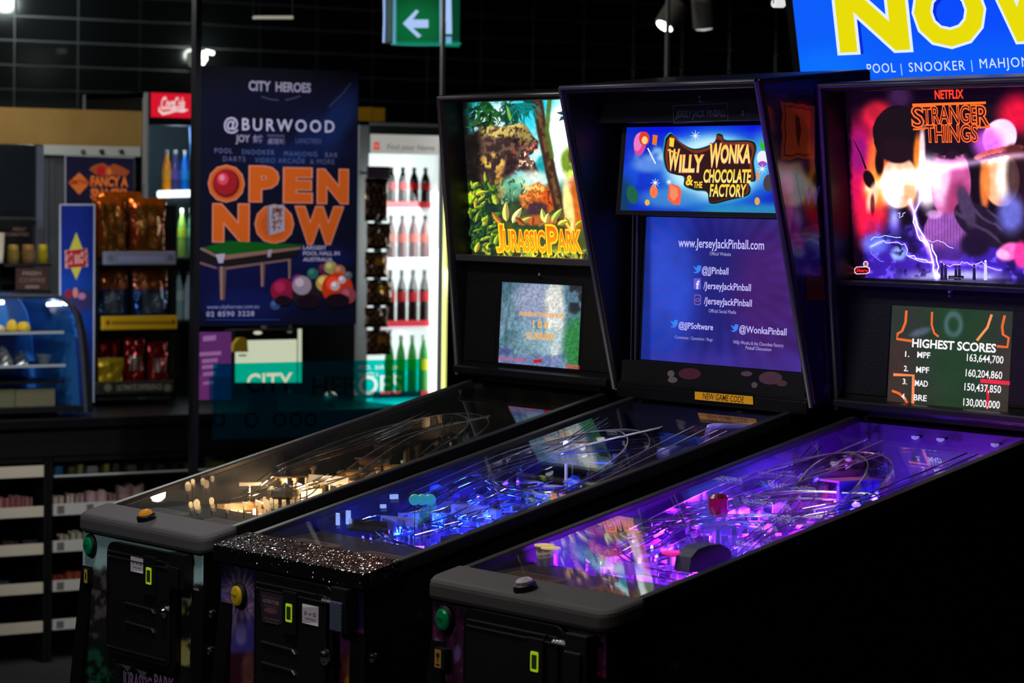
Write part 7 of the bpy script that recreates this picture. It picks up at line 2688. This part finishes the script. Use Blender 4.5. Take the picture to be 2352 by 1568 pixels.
def coffee_rack():
    X1 = -5.55
    root = thing('jar_rack', 'dark countertop rack with gold jars behind the pastry case', 'rack', tuple(atX(60, 670, X1)))
    zb = TOP
    m = MB()
    a, b = atX(10, 600, X1)[1], atX(118, 600, X1)[1]
    z1, z2, z3 = atX(60, 505, X1)[2], atX(60, 606, X1)[2], atX(60, 668, X1)[2]
    zb = zb + .001
    m.box((X1 - .16, a, zb), (X1 - .15, b, z1), DARK)
    m.box((X1 - .16, a, z2 - .01), (X1, b, z2), DARK)
    m.box((X1 - .16, a, zb), (X1, b, z3), DARK)
    m.build('frame', root)
    P = Panel(atX(60, 640, X1 + .001), (1, 0, 0), lit=PAPER, gain=2)
    P.rect(36, 615, 112, 665, (44, 26, 22))
    P.text('FRESH', 52, 94, 632, 9, (96, 84, 76), 0.02)
    P.text('COFFEE', 44, 104, 648, 10, (84, 60, 54), 0.02)
    P.rect(58, 655, 90, 662, (90, 70, 60))
    P.build('front_label', root)
    P = Panel(atX(60, 530, X1 - .14), (1, 0, 0), lit=PAPER, gain=2)
    P.text('FRESHLY', 30, 60, 530, 8, (90, 74, 64), 0.02)
    P.text('ROASTED', 14, 66, 542, 8, (96, 76, 66), 0.02)
    P.build('back_label', root)
    for i, (px, w, c, lab) in enumerate(((30, 30, (0.45, 0.30, 0.05), 'gold topped jar at the inner end of the dark rack'), (64, 34, (0.40, 0.20, 0.06), 'amber jar in the middle of the dark rack'), (98, 26, (0.70, 0.50, 0.02), 'yellow lidded jar at the outer end of the dark rack'))):
        p = atX(px, 606, X1 - .06)
        r = w * .00078
        rt = thing('coffee_jar', lab, 'jar', (p[0], p[1], z2), 'jars on the dark rack')
        m = MB()
        z2 = z2 + .0008
        m.lathe((p[0], p[1], z2), (0, 0, 1), [(r * .9, 0), (r, .01), (r, .04), (r * .8, .05)], mat('jar_%d' % i, tuple(q * .4 for q in c), 0.15, spec=0.8), 16)
        m.build('jar_body', rt)
        m = MB()
        m.lathe((p[0], p[1], z2 + .05), (0, 0, 1), [(r * .85, 0), (r * .85, .014), (r * .7, .018)], mat('lid_%d' % i, c, 0.3, metal=.3), 16)
        m.build('lid', rt)
    p = atX(22, 665, -5.48)
    bottle(p[1], TOP, -5.50, 0.27, 0.022, (190, 84, 30), (200, 120, 70), (220, 200, 180), 'orange bottle standing before the dark rack', None)
    m = MB()
    p = atX(-2, 585, X1 - .05)
    m.lathe((p[0], p[1] - .004, z2 + .001), (0, 0, 1), [(.018, 0), (.024, .11), (.023, .11), (.017, .004)], mat('paper_cup', (0.75, 0.62, 0.45), 0.6), 16)
    tag(m.build('paper_cup', None), 'pale paper cup at the edge of the dark rack', 'paper cup')


coffee_rack()


def back_appliances():
    X1 = -6.05
    root = thing('steel_oven', 'tall grey steel oven with three black knobs behind the snack stand', 'oven', tuple(atX(230, 950, X1)))
    m = MB()
    slab(m, 93, 360, 310, 700, X1, 0.04, mat('oven_steel', (0.15, 0.16, 0.17), 0.45, metal=0.3, bump=0.2, bscale=30))
    a, b, l, t = slab(m, 93, 700, 310, 800, X1, 0.4, BLACK)
    m.box((X1 - .4, a, l), (X1 - .04, b - .2, atX(200, 360, X1)[2]), BLACK)
    m.box((X1 - .4, a, 0), (X1, b, l), BLACK)
    m.build('oven_body', root)
    m = MB()
    slab(m, 100, 333, 324, 358, X1 + .03, 0.48, mat('oven_panel', (0.7, 0.72, 0.68), 0.4))
    pn = m.build('control_panel', root, bevel=0.003)
    for px, c in ((189, (0.12, 0.14, 0.12)), (232, (0.01, 0.01, 0.012)), (277, (0.03, 0.03, 0.03))):
        m = MB()
        p = atX(px, 348, X1 + .03)
        m.lathe(p, (1, 0, 0), [(0.009, 0), (0.009, 0.012), (0.006, 0.014), (0.001, 0.014)], mat('knob_%d' % px, c, 0.4), 14)
        m.build('knob', pn)
    m = MB()
    for px in (106, 118, 300):
        slab(m, px - 4, 362, px + 4, 690, X1 + .012, 0.012, mat('oven_column', (0.22, 0.24, 0.27), 0.35, metal=.5))
    m.build('door_column', root)
    X2 = -5.75
    root = thing('coffee_machine', 'black glossy coffee machine standing left of the steel oven', 'coffee machine', tuple(atX(30, 690, X2)))
    m = MB()
    a, b, l, t = slab(m, -60, 330, 84, 500, X2, 0.22, mat('machine_black', (0.012, 0.016, 0.022), 0.22, spec=0.7))
    m.box((X2 - .10, a, TOP + .001), (X2 - .02, b, l), BLACK)
    m.build('machine_body', root, bevel=0.01)
    m = MB()
    slab(m, 84, 335, 100, 640, X2 + .004, 0.03, mat('machine_post', (0.30, 0.33, 0.42), 0.3, metal=.6))
    m.build('side_post', root)
    m = MB()
    slab(m, -60, 498, 84, 506, X2 + .01, 0.05, STEEL)
    m.build('drip_rail', root)


back_appliances()


def cola_cooler():
    X1 = -6.0
    y0 = atX(333, 300, X1)[1]
    y1 = y0 + 0.56
    zt = atX(390, 214, X1)[2]
    zh = atX(390, 270, X1)[2]
    root = thing('drinks_cooler', 'drinks cooler with lit red cola header half hidden by the blue poster', 'drinks cooler', (X1, (y0 + y1) / 2, 0))
    m = MB()
    wf = mat('cooler_white', (0.42, 0.42, 0.43), 0.4)
    m.box((X1 - .5, y0, 0), (X1 - .02, y0 + .022, zt), BLACK)
    m.box((X1 - .5, y1 - .022, 0), (X1 - .02, y1, zt), BLACK)
    m.box((X1 - .02, y0, 0), (X1, y0 + .014, zt), wf)
    m.box((X1 - .02, y1 - .014, 0), (X1, y1, zt), wf)
    m.box((X1 - .52, y0, 0), (X1 - .5, y1, zt), wf)
    m.box((X1 - .5, y0, zt - .02), (X1 - .012, y1, zt), wf)
    m.box((X1 - .5, y0, 0), (X1, y1, .75), BLACK)
    m.box((X1 - .03, y0 + .022, zh - .03), (X1 - .005, y1 - .022, zh), BLACK)
    m.build('cooler_body', root)
    P = Panel((X1 + .002, y0, zh), (1, 0, 0), lit=LIT)
    e = y1 - y0
    P.back(0.022, 0, e - .004, zt - zh, .03, DARK)
    P.rectuv(0.024, 0, e - .004, zt - zh, (222, 18, 44))
    P.text('Coca', 370, 402, 252, 30, (250, 216, 214), 0.03, shear=.35)
    P.text('Cola', 400, 424, 251, 28, (250, 210, 208), 0.03, shear=.35)
    P.line([(366, 245), (366, 254), (374, 261), (390, 258), (405, 254), (420, 255), (431, 252)], [2, 5, 7, 5, 4, 6, 3], (250, 220, 218))
    P.build('lit_header', root)
    m = MB()
    m.box((X1 - .006, y0 + .03, .76), (X1 - .001, y1 - .03, zh - .03), PANE)
    m.build('glass_door', root)
    m = MB()
    m.box((X1 - .499, y0 + .022, .75), (X1 - .49, y1 - .022, zh), mat('cooler_inner', (0.10, 0.14, 0.16), 0.4))
    m.build('back_liner', root)
    zs = [atX(390, y, X1 - .05)[2] for y in (456, 590, 735)]
    for k, z in enumerate(zs):
        m = MB()
        m.box((X1 - .49, y0 + .023, z - .012), (X1 - .03, y1 - .023, z), STEEL)
        m.build('shelf', root)
    m = MB()
    a, b = atX(364, 446, X1 - .03), atX(446, 444, X1 - .03)
    m.tube([a, b], 0.014, mat('cooler_tube', (0.5, 0.5, 0.5), 0.3, emit=(0.9, 0.97, 1.0), strength=2.2), 8)
    m.tube([atX(438, 290, X1 - .03), atX(442, 400, X1 - .03)], 0.006, mat('cooler_tube_blue', (0.1, 0.2, 0.5), 0.3, emit=(0.05, 0.30, 1.0), strength=1.2), 8)
    m.build('lamp_tube', root)
    lamp('POINT', 'cooler_light', (X1 - .1, y0 + .2, zs[0] + .25), 1.6, (0.7, 0.85, 1.0), 0.05)
    lamp('POINT', 'cooler_light', (X1 - .08, y0 + .2, zs[1] + .2), 2.2, (0.85, 1.0, 0.98), 0.05)
    s = 7157 / 12.3
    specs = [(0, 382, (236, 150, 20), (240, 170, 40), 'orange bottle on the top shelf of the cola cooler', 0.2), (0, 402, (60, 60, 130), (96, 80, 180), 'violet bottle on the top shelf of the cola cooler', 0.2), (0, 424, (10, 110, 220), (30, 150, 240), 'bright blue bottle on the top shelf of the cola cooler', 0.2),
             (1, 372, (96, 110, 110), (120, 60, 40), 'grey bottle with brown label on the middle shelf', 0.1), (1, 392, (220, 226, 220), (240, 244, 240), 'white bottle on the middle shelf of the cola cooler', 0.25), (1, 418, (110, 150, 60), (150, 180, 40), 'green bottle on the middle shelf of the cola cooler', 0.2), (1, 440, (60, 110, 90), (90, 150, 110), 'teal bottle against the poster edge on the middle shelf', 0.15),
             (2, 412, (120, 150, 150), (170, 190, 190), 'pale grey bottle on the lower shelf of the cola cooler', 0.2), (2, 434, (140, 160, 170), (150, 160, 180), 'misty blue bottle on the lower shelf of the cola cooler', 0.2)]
    for k, px, c, l, lab, gl in specs:
        y = atX(px, 500, X1 - .1)[1]
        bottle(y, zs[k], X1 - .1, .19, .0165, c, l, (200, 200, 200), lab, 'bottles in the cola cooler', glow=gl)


cola_cooler()


def right_cooler():
    X1 = -5.6
    y0, y1 = atX(824, 500, X1)[1], atX(1030, 600, X1)[1]
    zt = atX(930, 283, X1)[2]
    P_ = lambda x, y, dx=0: atX(x, y, X1 + dx)
    root = thing('drinks_cooler', 'bright white lit drinks cooler with Find your Name header beside the jungle machine', 'drinks cooler', (X1, (y0 + y1) / 2, 0))
    wf = mat('cooler_grey', (0.36, 0.38, 0.38), 0.4)
    m = MB()
    m.box((X1 - .5, y0, 0), (X1 - .02, y0 + .045, zt), BLACK)
    m.box((X1 - .02, y0, 0), (X1, y0 + .045, zt), wf)
    m.box((X1 - .52, y0, 0), (X1 - .5, y1, zt), wf)
    m.box((X1 - .5, y0, zt - .012), (X1, y1, zt), wf)
    m.box((X1 - .5, y0 + .045, 0), (X1, y1, .6), BLACK)
    za, zb = P_(930, 290)[2], P_(930, 312)[2]
    m.box((X1 - .03, y0 + .045, zb), (X1, y1, za), mat('header_dark', (0.035, 0.04, 0.04), 0.5))
    m.box((X1 - .5, y1 - .008, 0), (X1 - .02, y1, zt), wf)
    m.build('cooler_body', root)
    P = Panel(P_(930, 333, .001), (1, 0, 0), lit=LIT)
    P.back(*P.uv(850, 352), *P.uv(1020, 312), .02, DARK)
    P.raster(*P.uv(850, 352), *P.uv(1020, 312), 0.01, lambda X, Y, U, V: over(np.zeros((len(X), 3)) + np.array((168, 164, 158.0)), sm((X - 930) / 90), (190, 186, 182)))
    P.poly([(859, 326), (871, 326), (872, 344), (858, 344)], (206, 44, 40))
    P.disc(865, 335, 4, 5, (226, 120, 110))
    P.text('Find your Name', 889, 998, 343, 12, (60, 58, 60), 0.0, shear=.15)
    P.build('lit_header', root)
    # lining given its own glow in place of light falling on it
    m = MB()
    lin_w = mat('cooler_lining_glow', (0.6, 0.62, 0.62), 0.5, emit=(0.90, 1.0, 0.98), strength=0.95)
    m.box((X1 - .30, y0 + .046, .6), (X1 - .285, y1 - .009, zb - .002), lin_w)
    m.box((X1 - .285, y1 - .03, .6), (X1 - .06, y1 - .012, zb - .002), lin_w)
    m.build('glowing_lining', root)
    m = MB()
    p0 = P_(1003, 600)[1]
    m.box((X1 - .05, p0, .62), (X1 - .03, y1 - .012, P_(1010, 440)[2]), mat('cooler_side_light', (0.6, 0.6, 0.6), 0.4, emit=(0.98, 1.0, 0.9), strength=2.2))
    m.box((X1 - .028, y1 - .014, .62), (X1 - .005, y1 - .002, P_(1010, 440)[2]), mat('cooler_edge_yellow', (0.6, 0.6, 0.2), 0.4, emit=(0.95, 1.0, 0.25), strength=1.1))
    m.build('side_light', root)
    m = MB()
    m.box((X1 - .006, y0 + .05, .62), (X1 - .002, y1 - .016, zb), PANE)
    m.build('glass_door', root)
    lamp('AREA', 'right_cooler_light', (X1 - .04, y1 - .06, 1.5), 5, (0.95, 1.0, 1.0), 0.5, (X1 - .3, y0, 1.3))
    ys = [463, 556, 590, 735, 890]
    zs = [P_(940, y, -.06)[2] for y in (470, 598, 742, 905)]
    red = mat('strip_red', (0.7, 0.05, 0.07), 0.4, emit=tuple(lin((220, 60, 74))), strength=0.55)
    wht = mat('strip_white', (0.7, 0.66, 0.7), 0.4, emit=tuple(lin((246, 224, 236))), strength=0.75)
    for k, z in enumerate(zs):
        m = MB()
        m.box((X1 - .28, y0 + .047, z - .010), (X1 - .052, y1 - .032, z), STEEL)
        sh = m.build('shelf', root)
        m = MB()
        m.box((X1 - .052, y0 + .11, z - .012), (X1 - .046, y1 - .05, z + .012), wht if k == 1 else red)
        m.box((X1 - .052, y0 + .11, z - .026), (X1 - .046, y1 - .05, z - .012), wht)
        m.build('price_strip', sh)
    cola, lr = (28, 14, 14), (196, 34, 40)
    G = 'bottles in the bright cooler'
    for ri, (top, labt, c, l) in enumerate(((385, 'dark cola bottle with red label on the top shelf of the bright cooler', cola, lr), (495, 'dark red drink bottle on the second shelf of the bright cooler', (84, 24, 34), (180, 60, 40)), (620, 'dark cola bottle with red label on the third shelf of the bright cooler', (30, 16, 18), (176, 30, 38)), (770, 'green bottle with yellow label on the bottom shelf of the bright cooler', (40, 150, 60), (190, 196, 30)))):
        z = zs[ri]
        h = P_(940, top, -.1)[2] - z
        for k, px in enumerate((897, 923, 949, 975, 997)):
            y = atX(px, 600, X1 - .09)[1]
            if y > y1 - .05:
                continue
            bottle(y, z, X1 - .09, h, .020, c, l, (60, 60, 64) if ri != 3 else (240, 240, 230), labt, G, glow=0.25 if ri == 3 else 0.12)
    for ri, z in enumerate(zs[:3]):
        pass
    # yellow carton on top
    m = MB()
    slab(m, 822, 247, 884, 278, X1 - .05, 0.1, mat('carton_yellow', (0.72, 0.36, 0.01), 0.5))
    slab(m, 852, 246, 855, 279, X1 - .049, 0.1, mat('carton_tape', (0.5, 0.24, 0.01), 0.5))
    a = atX(850, 280, X1 - .05)
    o = m.build('yellow_carton', None)
    tag(o, 'yellow carton on top of the bright cooler', 'carton')
    # hanging strip of brown packs at the cooler's side
    X2 = X1 + .12
    rt = thing('hanging_clip_strip', 'dark clip strip holding brown snack packs on the frame of the bright cooler', 'clip strip', tuple(atX(868, 815, X2)))
    m = MB()
    slab(m, 860, 385, 876, 815, X2 - .03, 0.006, BLACK)
    slab(m, 845, 382, 895, 410, X2 - .025, 0.01, mat('strip_card', (0.06, 0.035, 0.07), 0.5))
    m.box((X1 + .001, atX(868, 400, X2)[1] - .004, atX(868, 400, X2)[2]), (X2 - .03, atX(868, 400, X2)[1] + .004, atX(868, 400, X2)[2] + .01), BLACK)
    m.build('strip_back', rt)

    def brown(u, v):
        k = math.sin(23 * u + 7) * math.sin(19 * v + 3)
        if v < .12 or v > .9:
            return (24, 16, 14)
        return (126, 92, 66) if k > .15 else (62, 40, 26)

    def browng(u, v):
        return (206, 146, 40) if abs(u - .55) < .16 and .5 < v < .72 else brown(u, v)
    nm = ['topmost large', 'second', 'third', 'fourth', 'fifth', 'lowest']
    for k, (y_0, y_1, pf_) in enumerate(((410, 508, brown), (512, 572, brown), (578, 638, browng), (642, 702, browng), (706, 752, brown), (758, 815, browng))):
        bag(842 + (k % 2) * 4, 896 + (k % 2) * 8, y_0, y_1, X2 + .01, .03, pf_, 'snack_pack', nm[k] + ' brown snack pack hanging on the dark clip strip', 'packs on the clip strip', 0, 30 + k)


right_cooler()


def light_box():
    X1 = -5.0
    root = thing('menu_lightbox', 'cream lit menu box on the counter behind the teal film', 'light box', tuple(atX(615, 950, X1)))
    m = MB()
    a, b, l, t = slab(m, 538, 757, 693, 895, X1 - .002, 0.08, BLACK)
    m.box((X1 - .06, (a + b) / 2 - .05, TOP), (X1 - .02, (a + b) / 2 + .05, l), BLACK)
    m.build('housing', root)
    P = Panel(atX(615, 820, X1), (1, 0, 0), lit=LIT)
    P.poly([(540, 782), (682, 779), (682, 878), (540, 878)], (204, 210, 180))
    P.poly([(684, 755), (693, 755), (693, 878), (684, 878)], (196, 204, 172))
    P.disc(592, 764, 10, 4, (214, 210, 180))  # this and the next disc: glints drawn on the black top strip
    P.disc(665, 762, 6, 2.5, (90, 90, 84))
    P.rect(548, 814, 566, 818, (60, 80, 80))
    P.build('lit_face', root)
    m = MB()
    p = atX(553, 830, X1 + .03)
    m2 = [atX(x, y, X1 + .03)[1:] for x, y in ((536, 808), (538, 790), (550, 776), (560, 775), (568, 780), (570, 808))]
    m.prism([tuple(q) for q in m2], 'x', X1 + .008, X1 + .03, mat('yellow_tag', (0.75, 0.5, 0.03), 0.5))
    m.build('yellow_tag', root)
    # round silver sphere on the counter end
    m = MB()
    p = atX(758, 962, CX - .1)
    m.ball((p[0], p[1], max(p[2], TOP + .03)), .028, mat('globe', (0.55, 0.55, 0.5), 0.2, metal=.6), 14)
    tag(m.build('metal_globe', None, smooth=True), 'small pale round globe on the counter above the machine rail', 'globe')


light_box()


def wall_lamp():
    X0 = -6.965
    p = atX(470, 126, X0)
    root = thing('wall_lamp', 'small bright lamp on the tiled wall beside the top corner of the blue poster', 'lamp', tuple(p))
    e = mat('wall_lamp_glow', (0.5, 0.5, 0.5), 0.3, emit=(0.95, 1.0, 0.85), strength=2.6)
    m = MB()
    m.lathe((p[0], p[1] - .02, p[2] - .05), (0, 0, 1), [(.012, 0), (.03, .03), (.026, .06), (.01, .066)], e, 14)
    m.tube([atX(472, 118, X0), atX(490, 122, X0)], .009, e, 8)
    m.build('lamp_glass', root)
    m = MB()
    m.tube([(p[0], p[1] - .02, p[2] + .012), (-6.998, p[1] - .02, p[2] + .03)], .008, STEEL, 8)
    m.build('bracket', root)
    lamp('POINT', 'wall_lamp_light', (p[0] + .05, p[1] + .0, p[2]), 1.6, (0.92, 1.0, 0.92), 0.03)


wall_lamp()
